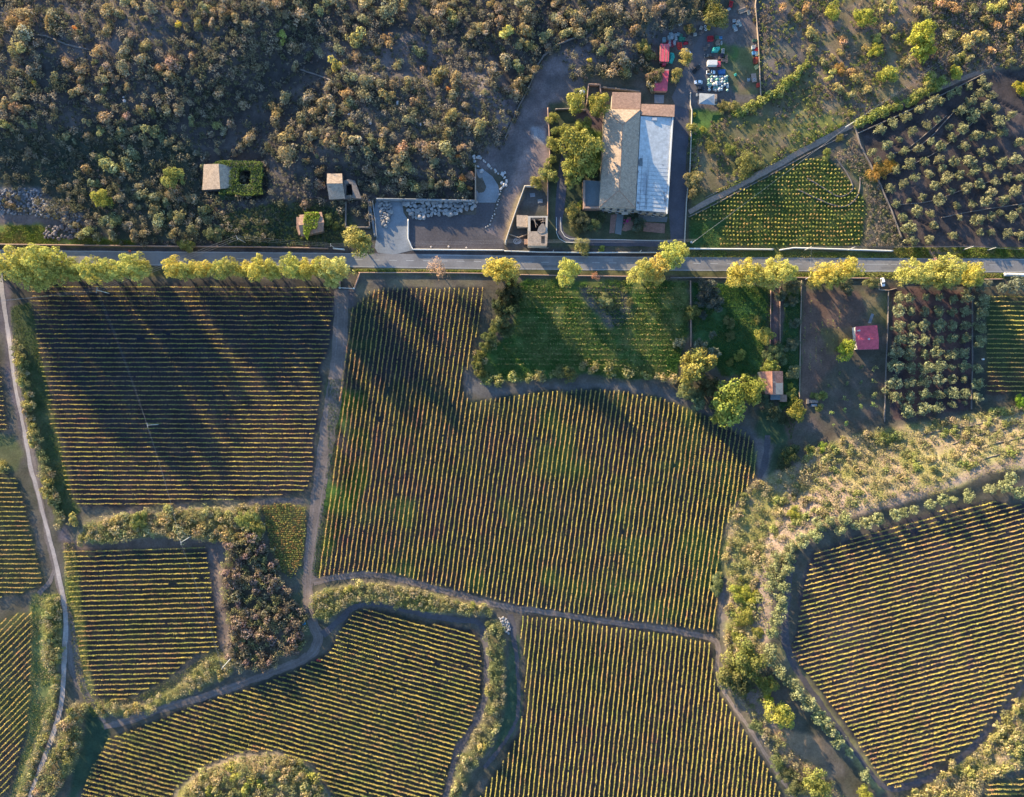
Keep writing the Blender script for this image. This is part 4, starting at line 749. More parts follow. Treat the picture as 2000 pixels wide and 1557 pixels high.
dg = cropc(1500, 290, 3.992, [(1030,1165,42),(1105,1175,38),(1230,1160,30),(1340,1160,33),(1440,1180,32),(1550,1170,42),(1545,1125,33),(1020,1270,45),(1120,1265,33),(1230,1270,36),(1330,1270,40),(1435,1275,30),(1540,1270,40),(1015,1390,46),(1120,1395,35),(1215,1385,42),(1335,1385,48),(1440,1380,35),(1540,1380,38),(1020,1490,45),(1120,1490,45),(1220,1490,45),(1320,1500,38),(1440,1480,38),(1540,1480,38),(1675,1190,46),(1660,1290,46),(1655,1395,46),(1655,1500,42),(1430,1060,42),(1640,1070,36),(1240,1060,40)]) \
   + cropc(1500, 640, 3.992, [(1000,190,52),(1110,200,50),(1225,210,36),(1315,200,48),(1440,210,48),(1535,200,43),(1000,300,52),(1120,315,42),(1225,315,50),(1335,300,52),(1435,310,28),(1530,300,42),(990,430,52),(1110,430,42),(1215,420,45),(1325,410,45),(1435,405,35),(1530,400,28),(1000,545,50),(1110,545,42),(1220,520,42),(1325,525,40),(1440,510,50),(1540,515,38),(1095,650,52),(1215,630,50),(1320,625,48),(1435,600,32),(1535,585,20),(1655,110,40),(1640,320,33),(1640,440,46),(1635,545,36),(915,495,26)])
ol = [plant('olive', x, y, r * 1.08, (1.1,1.15,1.05)) for x, y, r in dg]; label_rows(ol, 'olive tree in the dense dark grove', 'olive tree', 'olive trees of the dense grove', 20)
bg = cropc(1300, 970, 2.653, [(790,145,33),(850,125,26),(930,110,33),(1040,135,33),(1100,120,33),(910,175,28),(985,150,24),(780,205,33),(710,225,38),(650,265,33),(580,310,30),(640,320,33),(570,365,33),(630,380,33),(555,420,33),(600,410,28),(545,470,30),(610,470,36),(600,530,38),(580,620,33),(600,580,28),(575,650,33),(560,700,36),(545,790,33),(540,840,33),(590,905,40),(650,965,33),(685,1020,42),(740,1075,40),(800,1150,42),(845,1200,36),(900,1265,40),(950,1325,24),(1035,1445,30)]) \
   + cropc(1500, 640, 3.992, [(770,1520,42),(860,1500,40),(1000,1460,48),(1060,1440,38),(1140,1420,33),(1260,1380,43),(1360,1350,48),(1450,1340,28),(1560,1310,48),(1740,1260,48),(1850,1240,52),(1900,1180,50),(1960,1290,56),(600,1490,44),(390,1520,44),(490,1510,33)])
ol = [plant('olive', x, y, r, (1.15,1.2,1.0)) for x, y, r in bg]; label_rows(ol, 'pale olive tree edging the lower right vineyard', 'olive tree', 'olive trees edging the lower right vineyard', 32)
og2 = [(1328,670,12),(1370,675,13),(1393,690,13),(1390,655,8),(1985,556,16),(1960,562,11),(1932,552,8),(1915,556,13),(1475,545,9),(1895,556,10),(1500,735,10),(2000,556,12)]
ol = [plant('olive', x, y, r, (.8,.85,1.0)) for x, y, r in og2]; label_all(ol, 'grey olive tree', 'olive tree', None)
sg = cropc(1500, 640, 3.992, [(480,455,18),(610,440,18),(720,430,18),(830,420,25),(605,555,28),(720,530,18),(830,520,30),(830,605,28),(720,620,22),(600,645,20),(500,665,22),(610,740,25),(510,760,12),(830,320,28),(720,310,20),(560,350,16)])
ol = [plant('sap', x, y, r, (.8,.85,.8) if y < 790 else (1.5,1.6,1)) for x, y, r in sg]; label_rows(ol, 'small sapling on the brown plot', 'sapling', 'saplings on the brown plot', 22)
# ------------------------------------------------------------------ scrub of the hillside
OR = (1.8, 1.05, .65); YL = (1.9, 1.8, .6); GN = (.95, 1.1, .85); PK = (1.25, 1.0, 1.1)
hs = cropc(0, 0, 3.992, [(100,165,60),(210,95,65),(210,190,60),(420,110,50),(400,200,60),(590,225,26),(180,275,70),(300,340,40),(130,360,65),(845,85,55),(920,105,45),(1130,145,33),(1390,195,26),(1460,220,33),(1540,190,43),(1605,65,46),(1735,100,50),(1840,155,43),(1655,170,33),(1930,180,43),(1400,60,55),(1170,60,45),(980,20,45),(1060,50,40),(1000,330,33),(830,240,46),(1030,270,33),(760,385,52),(960,410,60),(620,550,56),(630,620,36),(520,490,50),(240,540,52),(960,535,52),(740,475,28),(410,610,46),(800,605,50),(880,610,42),(110,550,33),(265,650,22),(1130,340,42),(1110,460,46),(850,520,46),(1350,480,66),(1500,440,38),(1320,600,46),(1240,520,38),(160,735,54),(810,700,33),(790,780,42),(650,700,46),(590,720,46),(990,670,28),(1460,775,36),(410,840,36),(130,840,42),(215,840,33),(40,800,46),(820,905,56),(980,900,36),(1080,845,28),(1180,860,33),(1310,860,46),(1400,870,46),(1720,720,56),(1900,810,46),(190,960,36),(260,970,30),(40,970,42),(100,990,33),(680,960,33),(790,1020,44),(690,1070,38),(940,1040,48),(1010,1010,38),(1090,1000,46),(1180,1030,60),(1270,1085,46),(1130,1110,54),(510,1055,36),(580,1100,24),(1020,1200,56),(1330,1100,46),(1400,1150,42),(870,1200,33),(780,1215,36),(870,1310,80),(1000,1290,54),(680,1330,46),(740,1230,36),(735,1430,42),(480,1470,36),(1540,1200,36),(1940,1080,60),(1800,960,46),(1700,970,42),(1880,1150,36),(1700,1180,28),(1820,1200,28)])
hs += cropc(500, 0, 3.992, [(60,30,50),(190,20,55),(330,60,55),(350,140,66),(480,80,46),(560,20,40),(640,30,55),(700,150,38),(840,160,45),(860,30,55),(930,90,46),(1040,80,76),(1150,50,46),(1450,90,60),(1530,130,52),(1590,75,26),(1520,30,38),(1890,60,46),(1840,30,36),(1830,120,28),(770,285,76),(660,385,46),(940,370,33),(790,440,38),(200,265,33),(200,325,28),(290,380,50),(310,510,38),(610,510,56),(740,590,56),(1040,310,60),(1110,490,46),(1250,400,50),(1560,250,22),(1680,275,42),(1740,210,42),(1790,240,52),(1940,260,62),(1910,170,46),(1310,540,33),(1180,640,38),(1240,640,28),(1440,560,62),(1390,630,46),(1560,630,56),(1500,700,20),(1530,750,46),(1650,700,18),(1780,720,28),(1850,560,66),(1940,480,56),(1640,830,33),(1950,700,46),(480,650,28),(560,660,38),(710,720,46),(850,640,62),(970,640,42),(1070,660,38),(1020,760,62),(870,740,62),(720,800,46),(230,775,52),(390,770,66),(550,790,62),(590,870,62),(460,880,46),(170,860,62),(150,960,46),(350,930,50),(430,1060,54),(260,1060,70),(560,1080,42),(240,1200,80),(690,1100,46),(780,1090,54),(610,1140,46),(750,1160,42),(900,1090,46),(990,1040,46),(980,1130,46),(880,1190,54),(1210,930,54),(1520,910,54),(1640,960,54),(1750,1000,60),(1490,1040,46),(1130,1150,54),(1290,1130,54),(1350,1180,60),(1480,1170,64),(1600,1140,42),(1580,1215,20),(1100,1230,70),(1180,1300,54),(1060,1340,62),(880,1340,54),(1130,1420,62),(1230,1450,54),(1310,1450,46),(920,1450,46),(500,1330,42),(490,1440,42),(390,1260,28),(470,1215,18),(1370,1420,42),(1430,1440,42),(1500,1420,42),(1610,1390,28),(1670,1370,38),(1590,1450,42),(1670,1470,24),(620,1250,20)])
hs += cropc(0, 290, 3.992, [(490,310,38),(930,390,38),(1040,440,28),(1080,460,24),(1330,360,46),(1290,420,38),(1500,390,54),(1600,480,54),(1560,550,42),(1500,640,46),(700,650,46),(880,680,42),(1050,680,46),(1130,650,42),(1200,500,54),(1000,600,46),(900,560,54),(1350,650,46),(1400,550,54),(1250,560,62),(820,560,46),(1200,380,54),(1100,350,54),(640,660,40),(760,690,36)])
hs += cropc(1000, 0, 3.992, [(100,90,56),(60,20,54),(170,150,54),(110,240,64),(250,270,54),(330,30,46),(350,130,46),(400,170,54),(380,100,46),(460,90,46),(520,130,54),(490,200,54),(620,160,46),(430,260,54),(530,250,50),(280,380,36),(60,330,50),(150,360,50),(50,520,50),(180,550,42),(60,640,56),(130,600,36),(40,740,54),(970,30,56),(960,230,46),(690,220,33),(870,480,64),(1110,590,54),(1080,670,46),(820,330,54),(760,280,54),(700,400,46),(800,560,64),(600,470,22),(650,340,36),(880,560,50),(900,150,50),(820,80,50),(1040,120,50),(1150,60,46),(700,90,50)])
def csh(px, py):
    c = (rnd.uniform(.9,1.2), rnd.uniform(.92,1.1), rnd.uniform(.8,1.15)); t = float(noise([px], [py], 90, 5, 2)[0])
    if px < 420 and py > 230: c = (c[0]*.85, c[1]*.97, c[2]*.95)
    return c
special = [(147,56,OR),(348,49,YL),(66,163,YL),(875,175,OR),(913,175,OR),(1150,118,YL),(890,62,PK),(895,304,OR),(900,285,PK),(902,348,OR),(918,342,PK),(918,368,OR),(898,363,GN),(552,66,(1.3,1.6,.8)),(550,81,(1.4,1.6,.8)),(985,65,(1.4,1.5,.8)),(652,127,(1.5,1.5,.8)),(692,72,(1.2,1.3,.9))]
names = {}; keep = []; hobj = []; hph = []
def spec(px, py):
    for x, y, c in special:
        if math.hypot(x - px, y - py) < 5: return c
def phr(r, c):
    if c is OR: q = 'orange'
    elif c is YL: q = 'yellow'
    elif c is PK: q = 'pinkish'
    else: q = 'olive-brown'
    return f"{'broad ' if r > 14 else 'small ' if r < 8 else ''}{q} hillside shrub"
for px, py, r in hs:
    c = spec(px, py); hobj.append(plant('shrub', px, py, r * 1.03, c or csh(px, py), rnd.uniform(.85, 1.25))); hph.append(phr(r, c)); keep.append((px, py, r))
def scatter(poly, spacing, tries, dens=None, taken=()):
    P = np.array(poly, float); x0, y0 = P.min(0); x1, y1 = P.max(0); out = list(taken); n0 = len(out); cell = {}
    g = spacing
    for t in out: cell.setdefault((int(t[0] // 30), int(t[1] // 30)), []).append(t)
    for _ in range(tries):
        px = rnd.uniform(x0, x1); py = rnd.uniform(y0, y1)
        if not inpoly(px, py, poly): continue
        if dens is not None and rnd.random() > dens(px, py): continue
        r = rnd.uniform(.55, 1) * g; k = (int(px // 30), int(py // 30)); ok = True
        for a in (-1, 0, 1):
            for b in (-1, 0, 1):
                for t in cell.get((k[0] + a, k[1] + b), ()):
                    if math.hypot(t[0] - px, t[1] - py) < (t[2] + r) * .62: ok = False
        if ok: q = (px, py, r); out.append(q); cell.setdefault(k, []).append(q)
    return out[n0:]
dn = lambda px, py: np.clip((float(noise([px], [py], 60, 91, 2)[0]) - .38) * 4, .12, 1)
fill = scatter(HILL, 10.5, 8000, dn, keep)
fill.sort(key=lambda t: -t[2] if 0 < t[0] < 2000 and t[1] > 0 else 0)
room = max(0, 300 - len(keep))
for px, py, r in fill[:room]: hobj.append(plant('shrub', px, py, r, csh(px, py), rnd.uniform(.8, 1.2))); hph.append(phr(r, None))
label_all(hobj, hph, 'shrub', 'shrubs scattered over the dark hillside')
def stuffcloud(name, lst, label, cols, nper, qs, hfac=.9, cat='scrub'):
    a = np.array(lst); x, y, z = W(a[:, 0], a[:, 1], 1.0); r = a[:, 2] * S
    pts_ = np.stack([x, y, z], 1); v, f, c = cloud(pts_, nper, r, r * 2 * hfac, cols, qs); tag(link(name, npmesh(name, v, f, M_leaf, c), color=(1, 1, 1)), label, cat, None, 'stuff')
SH = [(.21,.19,.125),(.27,.235,.16),(.18,.175,.10),(.33,.275,.20),(.14,.14,.09)]
stuffcloud('scrub', fill[room:], 'dense low scrub growing between the hillside shrubs', SH, 95, .5)
small = scatter(HILL, 4.6, 34000, lambda px, py: np.clip((float(noise([px], [py], 45, 93, 3)[0]) - .3) * 3, .1, 1), ())
stuffcloud('undergrowth', small, 'heathy undergrowth covering the dark hillside', [tuple(c * .9 for c in q) for q in SH] + [(.22,.18,.16)], 26, .38, .7)
# ------------------------------------------------------------------ bushes on banks and hedges
BPH = {'B1': 'bank above the square vineyard', 'B2': 'copse between two tracks', 'B3': 'hedge below the square vineyard', 'B4': 'curved hedge below the central vineyard', 'B5': 'hedge beside the bottom vineyard', 'B6': 'round knoll at the bottom',
       'B7': 'hedge left of the pale lane', 'B8': 'thicket right of the pale lane', 'B9': 'strip by the upper lane', 'B10': 'broad scrubby bank', 'B11': 'strip below the oaks', 'B12': 'lower right corner bank'}
BC = {'B1': [(1,1.05,.9),(1.05,1.0,.95),(1.2,1.05,.9)], 'B2': [(.55,.5,.75),(.75,.62,.9),(.8,.7,.85),(.45,.5,.6)], 'B3': [(1,1,.9),(1.1,1,.8)], 'B4': [(1.1,1.1,.9),(1.15,1.25,.7),(1.0,.95,.95)], 'B5': [(1.1,1.15,1.0),(.9,1,.9),(1.2,1.15,.8)],
      'B6': [(1,1.05,.8),(1.1,1.0,.9),(1.1,1.2,.6)], 'B7': [(.8,.9,.75),(1,1.05,.8)], 'B8': [(.9,.9,.85),(1.1,.95,1.0),(.8,.85,.7)], 'B9': [(.8,.85,.75),(1,.95,.9)], 'B10': [(.9,1.05,.7),(1,1.08,.85),(.7,.9,.6),(1.1,1.0,1.0),(1.05,1.0,.9),(.85,.95,.75)], 'B11': [(.8,.8,1.0),(1,.85,.9)], 'B12': [(1,1.05,.75),(1.15,1.1,.9)]}
bcount = []
for k, poly, spc, tr in (('B1',B1,13,1500),('B2',B2,13,2500),('B3',B3,10,900),('B4',B4,10,1200),('B5',B5,10,1200),('B6',B6,12,1200),('B7',B7,11,1200),('B8',B8,12,1200),('B9',B9,10,700),('B10',B10,10.5,4200),('B11',B11,10,500),('B12',B12,13,900)):
    l = scatter(poly, spc, tr, (lambda px, py: np.clip((float(noise([px], [py], 34, 97, 2)[0]) - .22) * 5, .5, 1) * (.65 if inpoly(px, py, [(1780,830),(2080,795),(2080,905),(1930,915),(1850,930),(1790,900)]) else 1) * (0 if float(seg_dist(np.array([px]), np.array([py]), BTRACK)[0]) < 11 else 1)) if k in ('B10','B11') else None)
    for t in l: bcount.append((k,) + t)
bcount.sort(key=lambda t: -t[3] if 0 < t[1] < 2000 and 0 < t[2] < 1557 else 0)
ind = bcount[:290]; by = {}
for k, px, py, r in ind: by.setdefault(k, []).append(plant('bush', px, py, r * 1.1, rnd.choice(BC[k]), rnd.uniform(.7, 1.1) * (1.3 if k in ('B2', 'B5', 'B8') else 1)))
for k, l in by.items(): label_rows(l, ('bush on the ' if k != 'B2' else 'dark bush in the ') + BPH[k], 'bush', 'bushes of the ' + BPH[k], 30)
if len(bcount) > 290: stuffcloud('bank_scrub', [t[1:] for t in bcount[290:]], 'low scrub between the bushes of banks and hedges', [(.30,.28,.13),(.37,.31,.18),(.22,.23,.10)], 90, .46, .8)
for poly, nm, cols, n in ((SCRUBLAND, 'scrubland_growth', [(.24,.25,.08),(.30,.30,.09),(.20,.16,.09),(.30,.23,.17),(.16,.19,.06),(.22,.17,.13)], 17000),):
    s2 = scatter(poly, 4.7, n, lambda px, py: np.clip((float(noise([px], [py], 30, 113, 3)[0]) - .35) * 4, .05, 1) * (0 if inpoly(px, py, [(1345,398),(1500,322),(1660,237),(1925,130),(1930,150),(1660,256),(1500,342),(1350,425)]) else 1)); stuffcloud(nm, s2, 'low weeds and thicket covering the upper right scrubland', cols, 26, .4, .7)
sb = cropc(1500, 0, 3.992, [(300,60,42),(590,310,42),(330,250,46),(560,410,28),(500,445,28),(900,40,60),(980,50,46),(1170,80,36),(1240,110,46),(1420,280,54),(1540,320,60),(1610,280,46),(1700,290,46),(1630,260,36),(1600,70,42),(1830,50,54),(1460,470,46),(1570,460,42),(1500,440,36),(1900,480,33),(1000,290,36),(700,620,50),(640,560,36),(550,690,50),(770,690,46),(850,290,42),(920,210,46),(1270,610,36),(1090,470,46),(1760,60,50),(1450,60,50),(640,740,40),(480,610,36),(760,370,30),(1250,660,40),(650,880,30),(1350,40,46),(1700,160,46),(1880,160,50),(1950,80,50),(1300,200,40),(1780,200,40),(1900,300,46),(1980,240,46),(1740,400,40),(1860,400,40),(120,60,36),(240,140,36),(340,380,36),(430,480,36),(500,560,36),(380,300,30),(1100,330,36)])
ol = [plant('shrub', x, y, r, rnd.choice([(1.2,1.3,.7),(1.4,1.35,.9),(1.0,1.05,.8),(1.6,1.2,1.0)]), .9) for x, y, r in sb]; label_rows(ol, 'shrub on the upper right scrubland', 'shrub', 'shrubs of the upper right scrubland', 24)
lb = cropc(0, 640, 3.992, [(150,250,56),(170,430,42),(200,520,30),(200,610,42),(240,760,36),(260,830,50),(245,900,36),(360,1200,46),(360,1280,46),(20,1080,46),(560,1500,50),(400,1350,36)])
ol = [plant('shrub', x, y, r, (1.15,1.2,.7), .9) for x, y, r in lb]; label_rows(ol, 'shrub beside the upper pale lane', 'shrub', 'shrubs beside the pale lane', 18)
mb = [(940,700,13),(935,722,12),(950,740,14),(975,742,14),(1000,735,12),(960,672,14),(1160,722,14),(1190,725,15),(1225,728,14),(1260,735,12),(1290,735,13),(1315,742,12),(1140,716,10),(1055,735,13),(1080,730,11),(1035,738,10),(948,655,12),(935,690,10),(1320,672,8)]
ol = [plant('bush', x, y, r, rnd.choice([(.85,.95,.65),(1.0,.95,.8),(.7,.8,.6)]), .9) for x, y, r in mb]; label_rows(ol, 'bush in the hedge below the meadow', 'bush', 'bushes of the meadow hedge', 60)
hb = [(1440,218,8),(1455,213,9),(1470,207,9),(1485,199,9),(1500,192,10),(1513,184,10),(1525,172,8),(1538,160,9),(1552,148,9),(1563,136,8),(1572,127,7)] + [(1672,240,8),(1686,235,8),(1700,229,9),(1714,224,9),(1728,218,9),(1742,212,8),(1755,207,7),(1772,198,8),(1786,191,9),(1799,184,9),(1813,177,9),(1827,168,10),(1836,160,9),(1818,150,9)]
ol = [plant('bush', x, y, r, (1.0,1.15,.62), .8) for x, y, r in hb for x, y, r in ((x - 2, y + 1, r * 1.25), (x + 4, y - 2.5, r * 1.2))]; label_rows(ol, 'lime-green hedge bush by the grassy lane', 'bush', 'lime-green hedge bushes', 60)
for poly, nm, lab, tr, cl in (([(1630,310),(1668,262),(1690,320),(1725,375),(1765,480),(1690,480),(1698,400),(1682,350),(1650,320)], 'thicket', 'brownish thicket on the strip left of the terraced grove', 2500, [(.26,.22,.16),(.20,.20,.10),(.30,.24,.19)]), ([(1780,-40),(2060,-40),(2060,125),(1935,132),(1850,150),(1800,120)], 'thicket', 'purplish brown thicket in the upper right corner', 3500, [(.22,.18,.16),(.18,.17,.10),(.28,.22,.19)]),
        ([(705,150),(960,150),(1000,180),(940,300),(760,300)], 'thicket', 'sparse dry growth on the quarry slope', 1500, [(.24,.21,.17),(.2,.19,.12)]), ([(540,395),(640,400),(722,470),(640,480),(440,480),(430,420)], 'thicket', 'rank dark growth around the overgrown hut', 1500, [(.10,.14,.06),(.14,.16,.07),(.2,.19,.08)])):
    s2 = scatter(poly, 5.5, tr); stuffcloud(nm, s2, lab, cl, 34, .42, .75)
# grass and weeds
def grass(name, polys, n, cols, label, size=.34, hh=.35):
    xs = []; ys = []; cs = []
    for poly, fr in polys:
        P = np.array(poly, float); x0, y0 = np.maximum(P.min(0), -60); x1, y1 = np.minimum(P.max(0), (2060, 1610)); m = int(n * fr * 2.2); px = rng.uniform(x0, x1, m); py = rng.uniform(y0, y1, m)
        k = inpoly(px, py, poly) & (noise(px, py, 26, 121, 3) + rng.random(m) * .25 > .5); xs.append(px[k]); ys.append(py[k])
    px = np.concatenate(xs); py = np.concatenate(ys); x, y, z = W(px, py); m = len(px); ci = (noise(x, y, 6, 131, 2) * len(cols) * 1.3 - .15 * len(cols) + rng.normal(size=m) * .6).astype(int).clip(0, len(cols) - 1)
    P = np.stack([x, y, z + hh * rng.random(m)], 1); N = rng.normal(size=(m, 3)) * .7 + np.array([-.3, .35, .8])
    v, f, c = leafquads(P, N, size * (.6 + .8 * rng.random(m)), np.array(cols)[ci] * (.6 + .8 * rng.random((m, 1)))); tag(link(name, npmesh(name, v, f, M_leaf, c), color=(1, 1, 1)), label, 'grass', None, 'stuff')
grass('meadow_grass', [(MEADOW, 1.3), (GREEN2, .5), ([(1535,560),(1565,560),(1563,790),(1545,860),(1520,780)], .15)], 26000, [(.06,.13,.03),(.08,.15,.04),(.14,.17,.05)], 'short green grass of the meadows below the road')
grass('dry_grass', [(B10, 1.5), (B6, .5), (B12, .6), (B1, .4), (B4, .35), (B7, .2), (B11, .3), ([(60,1160),(120,1160),(108,1350),(50,1500),(10,1600),(60,1420)], .3), ([(125,1060),(145,1060),(162,1200),(182,1360),(215,1400),(180,1400),(150,1330),(130,1180)], .3), ([(430,1266),(440,1280),(300,1365),(200,1380),(182,1364),(260,1364),(340,1320)], .2)], 26000, [(.20,.22,.06),(.28,.27,.09),(.36,.28,.16),(.17,.18,.06)], 'dry yellowish grass and weeds on the banks', .36, .5)
grass('verge_grass', [([(-60,440),(80,440),(110,462),(260,470),(265,480),(-60,478)], .9), ([(690,526),(950,528),(950,534),(700,533)], .2), ([(1345,490),(2060,498),(2060,504),(1345,503)], .4), ([(1745,484),(2060,484),(2060,502),(1745,500)], .8), ([(1540,532),(2060,534),(2060,545),(1540,543)], .3)], 9000, [(.15,.20,.04),(.22,.25,.06),(.26,.22,.09)], 'lush green grass and weeds along the road verges', .36, .5)
wd = [(F['F2']['poly'], .7), (F['F3']['poly'], .35), (F['F4']['poly'], .4), (F['F5']['poly'], .15), ([(640,740),(720,740),(720,940),(622,1130),(608,1120),(640,900)], .5), ([(20,600),(62,590),(80,700),(117,860),(140,970),(160,1000),(120,1020),(60,860),(30,720)], .5), (DOT, .6), (F['F9']['poly'], .5)]
grass('lane_verge', [([(1400,371),(1440,352),(1500,318),(1600,263),(1650,238),(1654,243),(1600,270),(1500,327),(1440,361),(1403,378)], 1.6)], 9000, [(.20,.26,.05),(.27,.31,.07),(.25,.22,.09)], 'lime-green weeds along the upper side of the grassy lane', .42, .8)
grass('weeds', wd, 26000, [(.05,.10,.03),(.07,.12,.035),(.12,.14,.05)], 'thin green weeds between the rows of vines', .3, .25)
def ivy(name, poly, dz0, dz1, n, parent, cols, hole=None):
    P = np.array(poly, float); x0, y0 = P.min(0); x1, y1 = P.max(0); px = rng.uniform(x0, x1, n * 3); py = rng.uniform(y0, y1, n * 3); k = inpoly(px, py, poly)
    if hole: k &= ~inpoly(px, py, hole)
    px = px[k][:n]; py = py[k][:n]; m = len(px)
    dz = dz0 + (dz1 - dz0) * rng.random(m); x, y, z = W(px, py, dz1); P = np.stack([x, y, z + dz], 1); N = rng.normal(size=(m, 3)) * .6 + np.array([-.2, .25, .9])
    v, f, c = leafquads(P, N, .5 * (.6 + .8 * rng.random(m)), np.array(cols)[rng.integers(0, len(cols), m)] * (.6 + .8 * rng.random((m, 1)))); return link(name, npmesh(name, v, f, M_leaf, c), parent, color=(1, 1, 1))
# ------------------------------------------------------------------ buildings
def RP(px, py, z): k = (H - z) / H; return ((px - 1000) * S * k, (778.5 - py) * S * k)
def slab(bm, pts, faces, t=.18):
    top = [bm.verts.new(p) for p in pts]; bot = [bm.verts.new((p[0], p[1], p[2] - t)) for p in pts]; cnt = {}
    for f in faces:
        a, b, c = (Vector(pts[i]) for i in f[:3])
        if (b - a).cross(c - a).z < 0: f = f[::-1]
        bm.faces.new([top[i] for i in f]); bm.faces.new([bot[i] for i in f[::-1]])
        for i in range(len(f)): cnt[(f[i], f[(i + 1) % len(f)])] = 1
    for (i, j) in cnt:
        if (j, i) not in cnt: bm.faces.new((top[j], top[i], bot[i], bot[j]))
def roof(name, P3, faces, mat, parent, t=.18, label=None):
    bm = bmesh.new(); pts = [(*RP(x, y, z), z) for x, y, z in P3]; slab(bm, pts, faces, t); o = bmobj(name, bm, mat, parent)
    if label: o['label'] = label
    return o
def walls(name, poly, z, mat, parent, z1=None, inset=.35, z0=-.6):
    """poly in plan pixels as seen at height z"""
    c = np.mean(poly, axis=0); pts = []
    for x, y in poly:
        wx, wy = RP(x, y, z); cx, cy = RP(c[0], c[1], z); d = math.hypot(wx - cx, wy - cy); k = (d - inset) / d; pts.append((cx + (wx - cx) * k, cy + (wy - cy) * k))
    bm = bmesh.new(); prism(bm, pts, z0, z1 if z1 is not None else z - .2); return bmobj(name, bm, mat, parent)
def ring(name, outer, inner, z, mat, parent=None, z0=-.5):
    bm = bmesh.new(); o = [RP(x, y, z) for x, y in outer]; i = [RP(x, y, z) for x, y in inner]; n = len(o)
    def vv(P, zz): return [bm.verts.new((x, y, zz)) for x, y in P]
    if sum(o[k-1][0]*o[k][1]-o[k][0]*o[k-1][1] for k in range(n)) < 0: o = o[::-1]; i = i[::-1]
    a0, a1, b0, b1 = vv(o, z0), vv(o, z), vv(i, z0), vv(i, z)
    for k in range(n):
        m = (k + 1) % n; bm.faces.new((a0[k], a0[m], a1[m], a1[k])); bm.faces.new((b0[m], b0[k], b1[k], b1[m])); bm.faces.new((a1[k], a1[m], b1[m], b1[k])); bm.faces.new((a0[m], a0[k], b0[k], b0[m]))
    return bmobj(name, bm, mat, parent)
def thing(name, px, py, label, cat, group=None):
    e = empty(name); tag(e, label, cat, group); return e    # children are modelled in place
def place(e, px, py, z=0.0):
    """move the Empty to the base of its thing, keeping the children where they are"""
    x, y, g = W(px, py); e.location = (float(x), float(y), float(g) + z)
    for o in C.objects:
        if o.parent == e: o.location = Vector(o.location) - e.location
    return e
def boxat(bm, px0, px1, py0, py1, z0, z1, zr=None):
    zr = z1 if zr is None else zr; x0, y0 = RP(px0, py1, zr); x1, y1 = RP(px1, py0, zr); addbox(bm, x0, x1, y0, y1, z0, z1)
def onebox(name, a, mat, parent, color=None, label=None):
    bm = bmesh.new(); boxat(bm, *a); o = bmobj(name, bm, mat, parent, color=color)
    if label: o['label'] = label
    return o
IVY = [(.11,.16,.045),(.17,.21,.055),(.08,.12,.04)]
# the villa
v = thing('villa', 0, 0, 'big villa with hipped tile roof and white flat roof inside its garden', 'villa')
E = 7.2
walls('wall', [(1182,213),(1251,214),(1318,205),(1317,229),(1305,417),(1171,405)], E, M_plas, v, z1=4.9)
walls('wall', [(1182,213),(1251,214),(1241,407),(1171,405)], E, M_plas, v, z1=6.9, inset=.3)
roof('roof', [(1182,213,E),(1251,214,E),(1241,407,E),(1171,404,E),(1216,244,11.3),(1209.5,372,11.3)], [(0,4,5,3),(1,4,0),(1,2,5,4),(2,3,5)], M_tile, v, label='hipped roof of weathered tan tiles')
bm = bmesh.new()
for a, b in (((1182,213,E),(1216,244,11.3)),((1251,214,E),(1216,244,11.3)),((1216,244,11.3),(1209.5,372,11.3)),((1209.5,372,11.3),(1171,404,E)),((1209.5,372,11.3),(1241,407,E))):
    p = (*RP(*a), a[2] + .03); q = (*RP(*b), b[2] + .03); addtube(bm, p, q, .16, n=6)
bmobj('ridge_tiles', bm, M_tile2, v)
roof('flat_roof', [(1251.5,227,6.95),(1313,230,5.3),(1302,415,5.3),(1242,410.5,6.95)], [(0,1,2,3)], M_roofw, v, label='white flat roof with dark seams and stains')
bm = bmesh.new()
for a, b in (((1314.3,229),(1302.8,417.5)),):
    xa, ya = RP(*a, 5.8); xb, yb = RP(*b, 5.8); d = Vector((xb - xa, yb - ya, 0)).normalized(); n_ = Vector((-d.y, d.x, 0)) * .28
    prism(bm, [(xa + n_.x, ya + n_.y), (xa - n_.x, ya - n_.y), (xb - n_.x, yb - n_.y), (xb + n_.x, yb + n_.y)], 5.0, 5.85)
bmobj('parapet', bm, M_wallw, v)
roof('annex_roof', [(1196,180,6.2),(1252,181,6.2),(1251,213.5,6.6),(1194,212.5,6.6)], [(0,1,2,3)], M_tile2, v, label='pinkish tiled lean-to roof at the upper end')
walls('annex_wall', [(1196,180),(1252,181),(1251,214),(1194,213)], 6.0, M_plas, v, z1=5.95)
roof('side_roof', [(1253,203,6.4),(1318,205,5.4),(1317,228.5,6.1),(1252,224.5,7.3)], [(0,1,2,3)], M_tile2, v, label='orange-pink tiled strip roof')
roof('terrace', [(1143,352,3.6),(1173,354,3.6),(1172,403,3.6),(1143,403,3.6)], [(0,1,2,3)], M_pavg, v, t=3.9)
bm = bmesh.new()
boxat(bm, 1139.5, 1143, 352, 407, -.4, 4.6); boxat(bm, 1143, 1176, 403.5, 407, -.4, 4.6); bmobj('terrace_wall', bm, M_rust, v)
onebox('skylight', (1274,1283,230,235,6.0,6.7), M_metal, v)
def fz(px):
    return 6.95 + (5.3 - 6.95) * min(max((px - 1246) / 62.0, 0), 1)
def sprism(bm, pts, t=.03):
    c = lambda x: x / S / ((H - 6.2) / H) + 1000
    prism(bm, [(x, y) for x, y in pts], 4.6, [fz(c(x)) + t for x, y in pts] if sum(pts[i-1][0]*pts[i][1]-pts[i][0]*pts[i-1][1] for i in range(len(pts))) > 0 else [fz(c(x)) + t for x, y in pts])
bm = bmesh.new()
